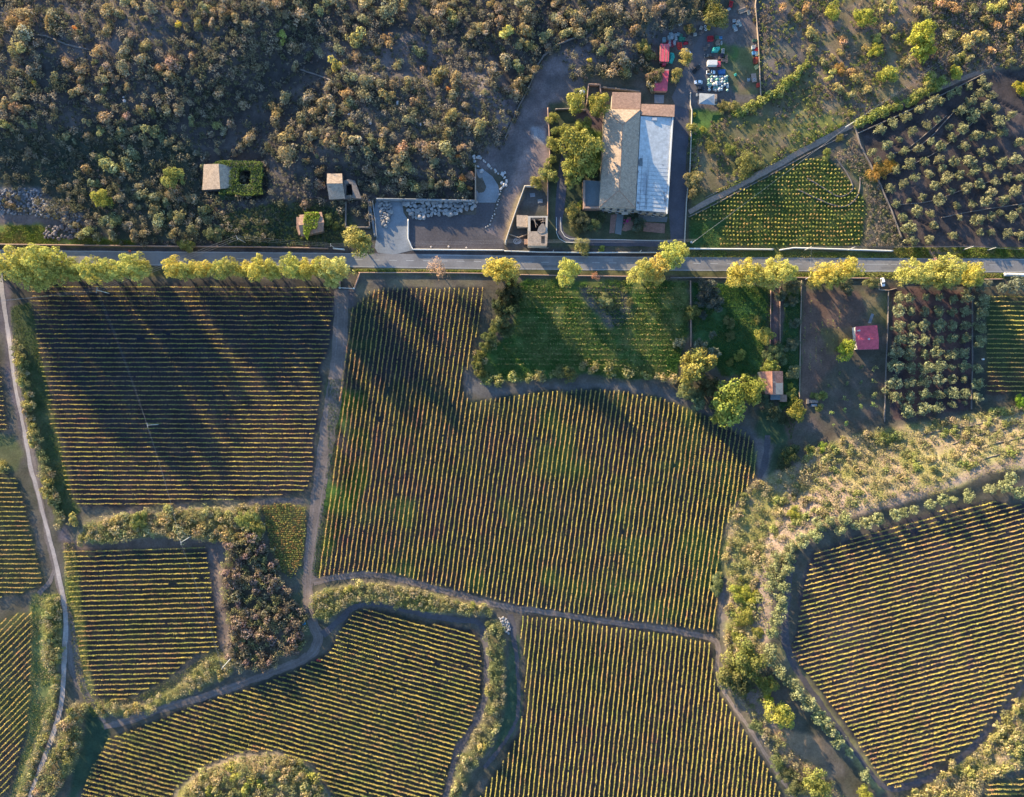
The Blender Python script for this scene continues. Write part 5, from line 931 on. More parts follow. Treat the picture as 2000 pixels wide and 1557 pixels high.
for k in range(1, 24):
    t = k / 24; xa = 1251.5 + (1242 - 1251.5) * t; xb = 1313 + (1302 - 1313) * t; y = 227 + 184 * t; a = RP(xa + 1, y, 6.2); b = RP(xb - 1, y + 2, 6.2); sprism(bm, [(a[0], a[1] - .025), (b[0], b[1] - .025), (b[0], b[1] + .025), (a[0], a[1] + .025)], .025)
for fx in (.12, .3, .34):
    a = RP(1251.5 + 61.5 * fx, 232, 6.9); b = RP(1242 + 60 * fx, 408, 6.9); sprism(bm, [(a[0] - .05, a[1]), (b[0] - .05, b[1]), (b[0] + .05, b[1]), (a[0] + .05, a[1])], .03)
bmobj('roof_seam', bm, M_stain, v)
bm = bmesh.new()
for px, py, w, h in ((1299,250,4,7),(1249,318,6,16),(1246,336,3,8),(1300,388,2.6,14),(1298,376,3,4),(1246,396,4,5),(1258,240,7,2),(1298,286,3,3),(1296,321,2.5,2.5),(1255,250,2,9),(1244,360,2,5)):
    vs = []; x, y = RP(px, py, 6.9)
    for k in range(9):
        a = 6.283 * k / 9; r = rnd.uniform(.55, 1.15); vs.append((x + math.cos(a) * w * S * .5 * r, y + math.sin(a) * h * S * .5 * r))
    sprism(bm, vs, .035 + rnd.random() * .01)
bmobj('roof_stain', bm, M_stain, v)
onebox('roof_patch', (1249,1255,309,324,6.5,6.98), M_pavg, v)
bm = bmesh.new(); boxat(bm, 1259, 1260.2, 336, 379, 6.3, 6.95); boxat(bm, 1263.3, 1264.3, 336, 379, 6.2, 6.85); bmobj('roof_rail', bm, M_metal, v)
ch = onebox('chimney', (1204.5,1207,323,326,8.4,10.6), M_rust, v)
x, y = RP(1205.8, 324.5, 10.6); bm = bmesh.new(); addbox(bm, x - .5, x + .5, y - .5, y + .5, 10.6, 10.75); bmobj('chimney_cap', bm, M_wall, ch)
def south_open(t):
    a = RP(1171, 405, E); b = RP(1305, 417, E); return a[0] + (b[0] - a[0]) * t, a[1] + (b[1] - a[1]) * t
for i in range(9):
    x, y = south_open(.07 + i * .107); w = .55
    for zz in ((3.9, 5.6), (.6, 2.6)):
        if i == 3 and zz[0] < 1: continue
        bm = bmesh.new(); addbox(bm, x - w, x + w, y - .1, y + .45, zz[0], zz[1]); wn = bmobj('window', bm, M_shut, v)
        bm = bmesh.new(); addbox(bm, x - w - .15, x + w + .15, y - .28, y + .3, zz[0] - .16, zz[0] - .003); bmobj('sill', bm, M_wallw, wn)
bm = bmesh.new(); x, y = south_open(.39); addbox(bm, x - .9, x + .9, y - .15, y + .4, -.1, 2.6); bmobj('door', bm, M_shut, v)
bm = bmesh.new(); addbox(bm, x - 1.6, x + 1.6, y - 1.3, y + .2, 3.1, 3.3); bmobj('balcony', bm, M_plas, v)
place(v, 1245, 310)
def gable(name, P, ez, rz, wallmat, roofmat, label, cat, ridge, cen, extra=None):
    """P: four roof corners as seen (nw, ne, se, sw); ridge: two points"""
    b = thing(name, 0, 0, label, cat); walls('wall', P, ez, wallmat, b, z1=ez - .12, inset=.25)
    pts = [(*p, ez) for p in P] + [(*ridge[0], rz), (*ridge[1], rz)]
    vertical = abs(ridge[0][0] - ridge[1][0]) < abs(ridge[0][1] - ridge[1][1])
    fs = [(0, 4, 5, 3), (1, 4, 5, 2)] if vertical else [(0, 1, 5, 4), (3, 2, 5, 4)]
    bm = bmesh.new(); pw = [(*RP(x, y, z), z) for x, y, z in pts]; slab(bm, pw, fs, .15); bmobj('roof', bm, roofmat, b)
    bm = bmesh.new(); W3 = lambda i: pw[i]     # gable ends
    for tri in (((0, 1, 4), (3, 2, 5)) if vertical else ((0, 3, 4), (1, 2, 5))):
        c = Vector(np.mean(pw, axis=0)); p = [Vector(pw[i]).lerp(c, .03) - Vector((0, 0, .17)) for i in tri]; bm.faces.new([bm.verts.new(q) for q in p])
    bmobj('gable', bm, wallmat, b); addtube_obj('ridge', pw[4], pw[5], roofmat, b); return b
def addtube_obj(name, a, b_, mat, parent, r=.12): bm = bmesh.new(); addtube(bm, a, b_, r, n=6); return bmobj(name, bm, mat, parent)
hA = gable('farmhouse', [(398,321),(450,324),(452,367),(395,371)], 4.2, 6.3, M_wall, M_tile, 'small tiled farmhouse joined to an ivy-covered ruin in the dark scrub', 'farmhouse', ((427,320),(430,369)), (425,345))
rg = ring('ruin_wall', [(450,316),(506,317),(507,376),(428,376),(428,369),(451,367)], [(463,330),(490,330),(490,360),(463,360),(463,359),(463,358)], 4.0, M_wall, hA)
ivy('ivy', [(412,322),(420,314),(440,312),(470,314),(495,312),(510,316),(512,340),(509,362),(512,378),(480,381),(455,378),(426,379),(428,367),(447,363),(446,340),(452,325)], 2.9, 5.3, 6800, hA, IVY, [(466,333),(478,330),(489,333),(487,358),(474,361),(465,356)]); 
ivd = hA.children[-1]
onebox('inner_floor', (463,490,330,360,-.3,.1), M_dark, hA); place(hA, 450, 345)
tr = thing('terrace_platform', 0, 0, 'grassy stone terrace just below the ivy-covered ruin', 'terrace'); onebox('platform', (425,464,378,402,-.3,1.6), M_wall, tr); onebox('grass_top', (426,463,379,401,1.6,1.68), MATS['earth'] if False else groundmat('terrace_grass', .3, False, (.07,.10,.05), .4), tr); place(tr, 445, 390)
hB = gable('hut', [(639,339),(668,339),(674,388),(643,390)], 4.0, 5.6, M_wall, M_tile, 'pale-tiled stone hut with a small roofless ruin on its right', 'hut', ((638,358.5),(669,358)), (655,365))
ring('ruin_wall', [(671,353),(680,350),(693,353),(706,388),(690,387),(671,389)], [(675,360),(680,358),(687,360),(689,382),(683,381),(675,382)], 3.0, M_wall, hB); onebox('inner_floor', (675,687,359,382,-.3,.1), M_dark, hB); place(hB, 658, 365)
hC = gable('hut', [(585,420),(628,414),(631,452),(588,462)], 3.6, 5.0, M_wall, M_tile2, 'half-collapsed hut overgrown with lime-green creeper near the road', 'hut', ((583,440),(633,434)), (606,438))
iv = ivy('ivy', [(594,414),(622,413),(624,425),(618,445),(605,450),(600,470),(592,455),(591,435)], 3.9, 5.4, 2200, hC, [(.26,.33,.05),(.34,.38,.07),(.18,.26,.04)]); roof('lean_to', [(579,424,3),(592,424,3.4),(592,450,3.4),(584,460,3),(579,446,3)], [(0,1,2,3,4)], M_tile2, hC); place(hC, 606, 438)
hD = thing('stone_house', 0, 0, 'half-roofless stone house with a tile patch, inside the ruined yard by the road', 'ruin')
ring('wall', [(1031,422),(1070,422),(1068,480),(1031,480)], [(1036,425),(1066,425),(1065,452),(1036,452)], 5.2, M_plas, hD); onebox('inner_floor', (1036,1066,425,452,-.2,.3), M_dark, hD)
roof('roof', [(1031,452,5.3),(1070,452,5.3),(1068.5,480,5.3),(1031,480,5.3)], [(0,1,2,3)], M_tile, hD, label='remaining flat tiled roof with a hole painted dark'); onebox('hole_shade_patch', (1057,1064,461,475,5.28,5.34), M_dark, hD)  # black slab on the roof stands in for the dark of its hole
bm = bmesh.new(); pts = [RP(x, y, 5.5) for x, y in ((1049,452),(1052,444),(1058,437),(1063,438),(1065,446),(1064,454),(1056,456))]; prism(bm, pts, 5.2, [5.5,5.8,6.0,6.0,5.8,5.5,5.5]); o = bmobj('broken_tiles', bm, M_tile, hD); 
bm = bmesh.new()
for a, b in (((1040,427),(1050,440)),((1052,430),(1066,428)),((1056,434),(1067,431)),((1044,428),(1047,444)),((1060,425),(1061,436))): addtube(bm, (*RP(*a, 5.1), 5.15), (*RP(*b, 5.1), 4.8), .14, n=5)
bmobj('beam', bm, M_wood, hD); roof('lean_to', [(1009,420,3.3),(1031,421,3.9),(1030,444,3.9),(1009,442,3.3)], [(0,1,2,3)], M_tile, hD, label='tan lean-to roof on the left side', t=.2)
onebox('lean_to_wall', (1010,1030,421,443,-.4,3.0), M_plas, hD); onebox('porch', (1024,1031,467,477,-.2,2.4), M_tile2, hD); place(hD, 1050, 452)
hR = gable('cottage', [(1671,638),(1713,635),(1716,682),(1675,683)], 3.8, 5.5, M_wallw, M_redroof, 'white cottage with a bright red sheet roof on the brown plot', 'cottage', ((1671.5,664),(1716.5,661.5)), (1692,658))
for px, py in ((1677,646),(1696,662.5)):
    bm = bmesh.new(); x, y = RP(px, py, 5.4); addbox(bm, x - .3, x + .3, y - .3, y + .3, 4.3, 6.1); c_ = bmobj('chimney', bm, M_wallw, hR); bm = bmesh.new(); addbox(bm, x - .4, x + .4, y - .4, y + .4, 6.1, 6.2); bmobj('chimney_cap', bm, M_metal, c_)
for yy in (648, 668):
    bm = bmesh.new(); x, y = RP(1672, yy, 3.5); addbox(bm, x + .1, x + .4, y - .5, y + .5, 1.2, 2.4); bmobj('window', bm, M_shut, hR)
place(hR, 1692, 660)
hO = gable('house', [(1484,726),(1529,725),(1530,771),(1495,770)], 4.2, 5.8, M_plas, M_tilered, 'orange-tiled house with a grey lower terrace, tucked among trees', 'house', ((1508,725),(1509,771)), (1508,750))
onebox('flat_roof', (1505,1524,771,781,-.3,3.4), M_pavg, hO); onebox('terrace', (1524,1537,771,785,-.3,1.8), M_tile2, hO); onebox('grey_roof', (1510.5,1529,748,770.5,5.0,5.32), M_pavg, hO)
bm = bmesh.new(); x, y = RP(1510, 747, 5.8); addtube(bm, (x, y, 5.6), (x, y, 7.6), .05); addtube(bm, (x - .7, y, 7.3), (x + .7, y, 7.3), .04); addtube(bm, (x - .5, y + .3, 7.0), (x + .5, y + .3, 7.0), .04); bmobj('antenna', bm, M_metal, hO); place(hO, 1508, 752)
# sheds and the tent
M_metal_dull = plain('dull_sheet', (.30, .22, .22), var=.2); M_tent = plain('tent_canvas', (.28, .30, .32), var=.3, scale=.4, bump=.5)
sA = thing('shed', 0, 0, 'red corrugated shed with pale ridge strips, upper of the two', 'shed'); onebox('wall', (1290,1307,87,119,-.2,2.9), M_rust, sA)
roof('roof', [(1290,85.5,3.1),(1308,86,3.1),(1306,120.5,3.1),(1288.5,120,3.1)], [(0,1,2,3)], M_redroof, sA)
bm = bmesh.new()
for px in (1291.5, 1298.5, 1304.5): a = RP(px, 86.5, 3.1); b = RP(px - 1.6, 119.5, 3.1); prism(bm, [(a[0] - .12, a[1]), (b[0] - .12, b[1]), (b[0] + .12, b[1]), (a[0] + .12, a[1])], 3.0, 3.16)
bmobj('roof_strip', bm, M_tile2, sA); onebox('porch', (1294,1301,120.5,127,-.1,1.8), M_redroof, sA); place(sA, 1298, 103)
sB = thing('shed', 0, 0, 'plain dark red metal shed, lower of the two', 'shed'); onebox('wall', (1279,1304,140,176,-.2,2.8), M_rust, sB); roof('roof', [(1289,138,3.0),(1306.5,138,3.0),(1303,178,3.0),(1277,177,3.0),(1279,164,3),(1288,160,3)], [(0,1,2,3,4,5)], M_redroof, sB); roof('roof_edge', [(1289,135,2.9),(1307,135.5,2.9),(1306.5,138,2.9),(1289,138,2.9)], [(0,1,2,3)], M_metal_dull, sB); place(sB, 1293, 157)
tn = thing('tent', 0, 0, 'grey-white canvas tent below the pile of white bags', 'tent'); roof('canvas', [(1366,182,2.6),(1396,184,2.6),(1396,205,2.6),(1365,203,2.6),(1381,193,3.3)], [(0,1,4),(1,2,4),(2,3,4),(3,0,4)], M_tent, tn, t=.08)
bm = bmesh.new()
for a in ((1366.5,183),(1395.5,184.5),(1395.5,204),(1365.5,202.5)): x, y = RP(*a, 2.5); addtube(bm, (x, y, -.1), (x, y, 2.55), .07)
bmobj('post', bm, M_metal, tn); onebox('side_panel', (1396.5,1400.5,184,198,-.1,2.0), M_wood, tn); place(tn, 1381, 194)
tag(empty('x'), None); bpy.data.objects.remove(bpy.data.objects['x'])
gp = thing('pergola', 0, 0, 'low stone bench and trough structure among shrubs on the brown plot', 'bench'); onebox('bench', (1580,1598,781,787,-.1,.9), M_wall, gp); onebox('side_wall', (1576,1580,779,789,-.1,1.2), M_wall, gp); onebox('slab', (1584,1596,789,794,-.1,.6), M_conc, gp); place(gp, 1588, 787)
# villa yard: concrete tank, pipes, dish
tk = thing('water_tank', 0, 0, 'pale round tank among the yellow garden trees', 'tank'); bm = bmesh.new(); x, y = RP(1137, 180, 2.4); addtube(bm, (x, y, -.1), (x, y, 2.2), 1.3, 1.3, 16); bmobj('barrel', bm, M_conc, tk); bm = bmesh.new(); addtube(bm, (x, y, 2.2), (x, y, 2.6), 1.35, .3, 16); bmobj('lid', bm, M_metal, tk); place(tk, 1137, 180)
# ------------------------------------------------------------------ walls
def wall(pts, h, t, mat, label, cat='wall', name='wall', group=None, rag=0.0, soften=False):
    p = smoothpts(pts, 2) if soften else np.array(pts, float); p = resample([tuple(q) for q in p], 5); x, y, z = W(p[:, 0], p[:, 1], h); d = np.stack([np.gradient(x), np.gradient(y)], 1); d /= np.linalg.norm(d, axis=1, keepdims=True) + 1e-9; n = np.stack([-d[:, 1], d[:, 0]], 1) * t / 2
    m = len(x); jj = lambda: rng.normal(size=m) * rag * .25; top = z + h + rng.normal(size=m) * rag * .35; A = np.stack([x, y], 1); L = A + n * (1 + jj()[:, None]); Rr = A - n * (1 + jj()[:, None])
    V = np.stack([np.column_stack([L, z - .5]), np.column_stack([L, top]), np.column_stack([Rr, top]), np.column_stack([Rr, z - .5])], 1).reshape(-1, 3); fs = []
    for i in range(m - 1):
        for k in range(4): a = i * 4 + k; b = i * 4 + (k + 1) % 4; fs.append((a, b, b + 4, a + 4))
    fs.append((0, 3, 2, 1)); e = (m - 1) * 4; fs.append((e, e + 1, e + 2, e + 3)); fs = [f[::-1] for f in fs]
    return tag(link(name, npmesh(name, V, fs, mat)), label, cat, group)
wall([(-60,476),(0,477),(250,480),(500,482),(640,485)], 1.3, .45, M_rust, 'long pinkish wall along the north side of the road, left half')
wall([(650,485),(672,487)], 1.2, .6, M_wallw, 'short pale wall end between the overgrown hut and the round tree')
wall([(797,428),(797,466),(806,487),(985,488.5)], 1.1, .5, M_wallw, 'white parapet wall of the gravel yard along the road')
wall([(985,490),(1060,492),(1140,493),(1282,493)], 1.4, .35, M_wallw, 'thin pale wall between villa and road')
wall([(1345,485.5),(1511,487)], 1.2, .6, M_wallw, 'white parapet wall below the grid-planted plot, left part')
wall([(1524,488),(1552,484),(1700,488.5),(1745,490)], 1.2, .6, M_wallw, 'white parapet wall below the grid-planted plot, right part')
wall([(700,532.5),(832,532.5),(960,534)], .8, .4, M_rust, 'low wall on the south verge below the lone pinkish tree')
wall([(1012,536.5),(1100,538),(1240,540)], .7, .4, M_rust, 'low wall on the south verge above the green meadow')
wall([(1310,542),(1430,543)], .7, .5, M_wall, 'low wall on the south verge right of the meadow')
wall([(1548,542),(1640,543),(1717,543.5)], .8, .45, M_rust, 'low pinkish wall on the south verge left of the white car')
wall([(1760,545),(1900,546),(1960,545)], .8, .45, M_rust, 'low wall on the south verge above the dense olive grove')
wall([(1962,536),(2060,538)], .8, 1.6, M_wallw, 'bright white wall end at the right edge of the road')
wall([(664,532),(663,562)], 1.2, .4, M_rust, 'left side wall of the gated ramp'); wall([(703,532),(692,562)], 1.2, .4, M_rust, 'right side wall of the gated ramp')
g_ = thing('gate', 0, 0, 'white bar gate across the ramp at the top of the dirt track', 'gate'); bm = bmesh.new(); a = RP(663, 562, 1); b = RP(691, 563.5, 1); addtube(bm, (*a, 1.1), (*b, 1.1), .12); addtube(bm, (*a, .5), (*b, .5), .08); bmobj('bar', bm, M_wallw, g_)
for q in (a, b): bm = bmesh.new(); addbox(bm, q[0] - .3, q[0] + .3, q[1] - .3, q[1] + .3, -.2, 1.6); bmobj('pillar', bm, M_wallw, g_)
place(g_, 677, 562)
wall([(928.5,322),(928.5,391)], 3.0, .5, M_wood, 'brown retaining wall down the left side of the concrete apron'); wall([(735,388),(800,389),(927.5,391.5)], 3.2, .55, M_conc, 'long grey retaining wall behind the boulder pile')
wall([(986,270),(1012,210),(1035,165),(1048,130),(1062,108),(1090,86),(1130,70),(1160,55)], .9, .6, M_wall, 'dry-stone wall curving up beside the dark dirt yard', rag=.3)
wall([(-60,48),(0,58),(90,70),(130,87),(175,97)], .7, .6, M_wall, 'crumbling dry-stone wall crossing the hillside at upper left', rag=.5)
wall([(585,135),(625,148),(665,165),(690,175)], .6, .6, M_wall, 'crumbling dry-stone wall on the hillside, upper middle', rag=.5)
wall([(1070,210),(1073,260),(1074,300),(1070,345),(1070,422)], 1.8, .5, M_rust, 'tall pinkish wall along the left side of the villa garden')
wall([(1085,213),(1118,212),(1145,216)], 1.6, .5, M_wall, 'short dark wall behind the villa garden trees'); wall([(1146,205),(1150,164),(1172,165),(1174,182)], 2.0, .5, M_rust, 'three-sided wall enclosure at the top of the villa garden')
wall([(1176,170),(1215,174),(1250,178)], 1.8, .5, M_wall, 'dark wall just above the villa annex')
wall([(1349,180),(1349,205),(1352,215),(1348,330),(1341,395),(1337,482)], 1.2, .35, M_plas, 'long wall along the right side of the villa drive')
wall([(1087,424),(1087,455),(1092,466),(1104,473),(1150,476)], .25, .25, M_wallw, 'outer pale kerb of the curved garden drive', 'kerb', 'kerb'); wall([(1095,424),(1096,450),(1103,462),(1113,467),(1200,468),(1312,471)], .25, .25, M_wallw, 'inner pale kerb of the curved garden drive', 'kerb', 'kerb')
wall([(1052,363),(1025,363),(1008,410),(996,445),(986,476)], 2.2, .5, M_plas, 'slanting stone wall of the ruined yard, left side'); wall([(994,457),(1013,464),(1030,457)], 1.2, .35, M_wood, 'low bent wall beside the coil of pipes')
wall([(675,391),(675,444)], 1.5, .6, M_wall, 'left wall of the small walled yard below the hut'); wall([(675,444),(722,444)], 1.5, .6, M_wall, 'bottom wall of the small walled yard below the hut'); wall([(719,391),(722,444)], 1.5, .5, M_wall, 'right wall of the small walled yard below the hut')
wall([(727,392),(733,430),(736,464)], 1.2, .5, M_conc, 'thin concrete wall left of the concrete forecourt'); wall([(720,390),(727,430),(733,462)], .8, 1.2, M_conc, 'pale concrete ramp edge left of the forecourt')
wall([(1345,424),(1400,397),(1500,344),(1600,289),(1656,262)], .5, .4, M_wall, 'stone wall on the lower side of the grassy lane'); wall([(1378,386),(1430,360),(1500,325)], .25, .3, M_wall, 'low stone edging on the upper side of the grassy lane')
wall([(1676,260),(1760,223),(1850,180),(1922,144)], 1.6, .4, M_wall, 'retaining wall along the top of the terraced olive grove')
wall([(1670,243),(1682,285),(1700,318),(1720,360),(1742,410),(1763,467)], 1.3, .5, M_wall, 'dry-stone wall down the left side of the terraced olive grove', rag=.15)
wall([(1577,348),(1610,368),(1638,386),(1655,380),(1666,372),(1666,360),(1655,338),(1640,318),(1632,308)], .5, .5, M_wall, 'inner hooked terrace wall of the grid-planted plot', rag=.2, soften=True)
wall([(1558,370),(1600,390),(1633,403),(1654,404),(1674,388),(1681,365),(1680,345)], .5, .5, M_wall, 'outer hooked terrace wall of the grid-planted plot', rag=.2, soften=True)
wall([(1480,-20),(1476,10),(1481,70),(1484,130),(1487,192)], 1.2, .3, M_wood, 'fence-like wall down the right side of the scrap yard')
for i, (pp_, lb_) in enumerate([([(1760,300),(1800,270),(1850,225)],'uppermost'),([(1740,300),(1800,290),(1870,210),(1900,190)],'second'),([(1750,400),(1820,395),(1880,370),(1950,350),(2010,340)],'fourth'),([(1840,425),(1900,412),(2020,395)],'lowest'),([(1700,355),(1760,330),(1830,300),(1900,240)],'third')]):
    wall(pp_, .6, .4, M_wall, f'{lb_} low terrace wall inside the terraced olive grove', rag=.25, soften=True)
wall([(1349,548),(1350,610),(1350,678)], 1.0, .4, M_rust, 'thin reddish wall between the meadow and the green plot'); wall([(1566,548),(1564,640),(1562,780)], .8, .3, M_wood, 'thin wall down the left side of the brown plot')
wall([(1736,568),(1735,640),(1732,700),(1728,825)], .8, .4, M_wall, 'dark low hedge wall between brown plot and dense olive grove'); wall([(1900,572),(1900,700),(1898,800)], .7, .4, M_wall, 'dark low wall right of the dense olive grove')
wall([(1524,560),(1524,690)], .6, .3, M_rust, 'right edge wall of the paved garden strip'); wall([(1506,566),(1505,680)], .6, .3, M_rust, 'left edge wall of the paved garden strip')
wall([(1717,552),(1718,566),(1736,567),(1752,563)], 1.0, .3, M_wood, 'low wall behind the parked white car'); 
for q_, l_ in (([(1800,850),(1850,838),(1905,832),(1960,812)],'uppermost'),([(1860,868),(1910,850),(1960,838),(2010,820)],'second'),([(1880,885),(1935,868),(1990,856),(2020,850)],'third'),([(1900,903),(1950,888),(2020,872)],'lowest')): wall(q_, .45, .35, M_wall, l_ + ' crumbling pale terrace wall on the broad scrubby bank', rag=.5, soften=True)
# ------------------------------------------------------------------ boulders
def rockmesh(i):
    bm = bmesh.new(); bmesh.ops.create_icosphere(bm, subdivisions=2, radius=.5); r = random.Random(i); ax = [Vector((r.gauss(0, 1), r.gauss(0, 1), r.gauss(0, 1))).normalized() for _ in range(7)]
    for v_ in bm.verts:
        for a in ax:
            d = v_.co.dot(a) - .33
            if d > 0: v_.co -= a * d
        v_.co.z *= .75
    me = bpy.data.meshes.new('boulder'); bm.to_mesh(me); bm.free(); me.materials.append(M_rock); return me
RK = [rockmesh(i) for i in range(6)]
def boulder(px, py, d, label, group, col=None, dz=0):
    x, y, z = W(px, py, d * .4); b = rnd.uniform(.7, 1.35); o = link('boulder', rnd.choice(RK), None, (float(x), float(y), float(z) + d * .25 + dz), rnd.random() * 6.28, col or (b, b * rnd.uniform(.95, 1), b)); o.scale = (d * rnd.uniform(.9, 1.3), d * rnd.uniform(.8, 1.1), d * rnd.uniform(.8, 1.1)); o.rotation_euler.x = rnd.uniform(-.4, .4); tag(o, label, 'boulder', group); o['_p'] = (px, py); return o
PILE = [(785,391),(931,394),(930,404),(905,412),(885,420),(860,418),(835,421),(822,427),(805,423),(795,412),(788,402)]
pb = [boulder(x, y, r * S * 2.05, '', '', tuple([rnd.uniform(.5, .95)] * 3)) for x, y, r in scatter(PILE, 6.4, 4000)]; label_rows(pb, 'boulder in the pile below the retaining wall', 'boulder', 'boulders piled below the retaining wall', 9)
ib = [boulder(x, y, r * S * 2.05, '', '', tuple([rnd.uniform(.5, .95)] * 3)) for x, y, r in scatter([(741,391),(762,391),(763,405),(761,425),(753,442),(744,432),(742,410)], 5.4, 1500)]; label_rows(ib, 'boulder in the tapered heap on the forecourt', 'boulder', 'boulders heaped on the forecourt', 8)
chn = smoothpts([(924,306),(932,308),(942,312),(950,320),(958,326),(968,334),(975,340),(984,344),(991,353),(988,361),(980,366),(977,378),(975,392),(970,404),(966,416),(960,430),(955,440),(948,445)], 1); chn = resample([tuple(q) for q in chn], 3.6)
cb = [boulder(x + rnd.gauss(0, 1), y + rnd.gauss(0, 1), rnd.uniform(1.0, 1.9) if y < 370 else rnd.uniform(.5, 1.1), '', '', (1.3, 1.25, 1.2)) for x, y in chn] + [boulder(x, y, s, '', '', (1.2, 1.25, 1.3)) for x, y, s in ((940,333,2.4),(933,325,1.4),(927,315,1.6),(982,339,1.8),(986,337,1.5),(935,305,1.6),(980,357,1.8))]; label_rows(cb, 'pale boulder edging the dirt yard', 'boulder', 'boulders edging the dirt yard', 14)
ms = [boulder(x, y, s, '', '', (1.3, 1.2, 1.15)) for x, y, s in ((776,201,2.0),(778,198,1.3),(720,233,1.6),(723,239,1.8),(822,243,1.8),(829,240,1.2),(832,204,1.2),(850,202,1.3),(838,200,1),(842,482,1.1),(876,482,1.2),(911,484,1.1),(681,223,1.3),(938,187,1.2),(243,197,1.8),(241,190,1.2))]; label_all(ms, 'single pale boulder', 'boulder', None)
def rubble(name, lst, col, label):
    V = []; Fc = []; b_ = 0
    for x, y, r in lst:
        me = rnd.choice(RK); co_ = np.empty(len(me.vertices) * 3); me.vertices.foreach_get('co', co_); co_ = co_.reshape(-1, 3) * r * S * 2 * rnd.uniform(.7, 1.2); a = rnd.random() * 6.28; xx, yy, zz = W(x, y)
        rot = np.array([[math.cos(a), -math.sin(a), 0], [math.sin(a), math.cos(a), 0], [0, 0, 1]]); V.append(co_ @ rot.T + np.array([float(xx), float(yy), float(zz) + r * S * .4])); Fc.append(np.array([p.vertices[:] for p in me.polygons]) + b_); b_ += len(co_)
    tag(link(name, npmesh(name, np.vstack(V), np.vstack(Fc), M_rock), color=col), label, 'rubble', None, 'stuff')
rl = scatter([(-10,372),(40,368),(78,372),(85,390),(128,408),(165,425),(150,438),(90,425),(0,418)], 3.4, 2600, lambda px, py: np.clip((float(noise([px], [py], 16, 7, 2)[0]) - .3) * 4, .1, 1)); rl.sort(key=lambda t: -t[2]); rubble('rubble', rl[40:], (.55, .57, .63), 'loose grey rubble spread over the slope at the left edge')
hp = [boulder(x, y, r * S * 2.2, '', '', (.62, .64, .70)) for x, y, r in rl[:40]]; label_rows(hp, 'rubble stone in the left edge heap', 'boulder', 'stones of the left rubble heap', 9)
OLD = lambda: [boulder(x, y, r * S * 2, '', '', (.62, .64, .70)) for x, y, r in scatter([(-10,372),(40,368),(78,372),(85,390),(128,408),(165,425),(150,438),(90,425),(0,418)], 4.6, 900, lambda px, py: .7)]
h2 = [boulder(x, y, r * S * 2, '', '', (.5, .44, .45)) for x, y, r in scatter([(75,445),(110,440),(155,446),(160,465),(120,470),(80,462)], 5.0, 160, lambda px, py: .7)]; label_rows(h2, 'brownish stone in the roadside heap', 'boulder', 'stones of the roadside heap', 7)
h3 = [boulder(x, y, r * S * 2, '', '', (.9, .87, .87)) for x, y, r in scatter([(975,1207),(984,1205),(992,1212),(997,1228),(993,1237),(985,1232),(980,1222)], 3.0, 500)]; label_rows(h3, 'pale stone in the trackside heap', 'boulder', 'stones of the track-side heap', 7)
# ------------------------------------------------------------------ vehicles and yard goods
def paintc(c): return tuple(x / .9 for x in c)
def carbody(L, w, h, hood, boot):
    bm = bmesh.new(); sec = [(-L/2, .35, .55, .80), (-L/2 + .12, .25, .72, .95), (-L/2 + boot, .25, .9, 1.0), (L/2 - hood, .25, .86, 1.0), (L/2 - .25, .25, .68, .95), (L/2, .35, .55, .75)]; rows = []
    for x, z0, z1, k in sec:
        ww = w / 2 * k; rows.append([bm.verts.new(c) for c in ((x, -ww, z0), (x, -ww * 1.0, z1 - .12), (x, -ww * .9, z1), (x, ww * .9, z1), (x, ww, z1 - .12), (x, ww, z0))])
    for a, b in zip(rows[:-1], rows[1:]):
        for i in range(6): bm.faces.new((a[i], b[i], b[(i + 1) % 6], a[(i + 1) % 6]))
    bm.faces.new(rows[0]); bm.faces.new(rows[-1][::-1]); bmesh.ops.recalc_face_normals(bm, faces=bm.faces); return bm
def loft(bm, s0, s1, z0, z1):
    (a0, a1, aw), (b0, b1, bw) = s0, s1; vs = [bm.verts.new(c) for c in ((a0, -aw, z0), (a1, -aw, z0), (a1, aw, z0), (a0, aw, z0), (b0, -bw, z1), (b1, -bw, z1), (b1, bw, z1), (b0, bw, z1))]
    for f in ((3,2,1,0),(4,5,6,7),(0,1,5,4),(1,2,6,5),(2,3,7,6),(3,0,4,7)): bm.faces.new([vs[i] for i in f])
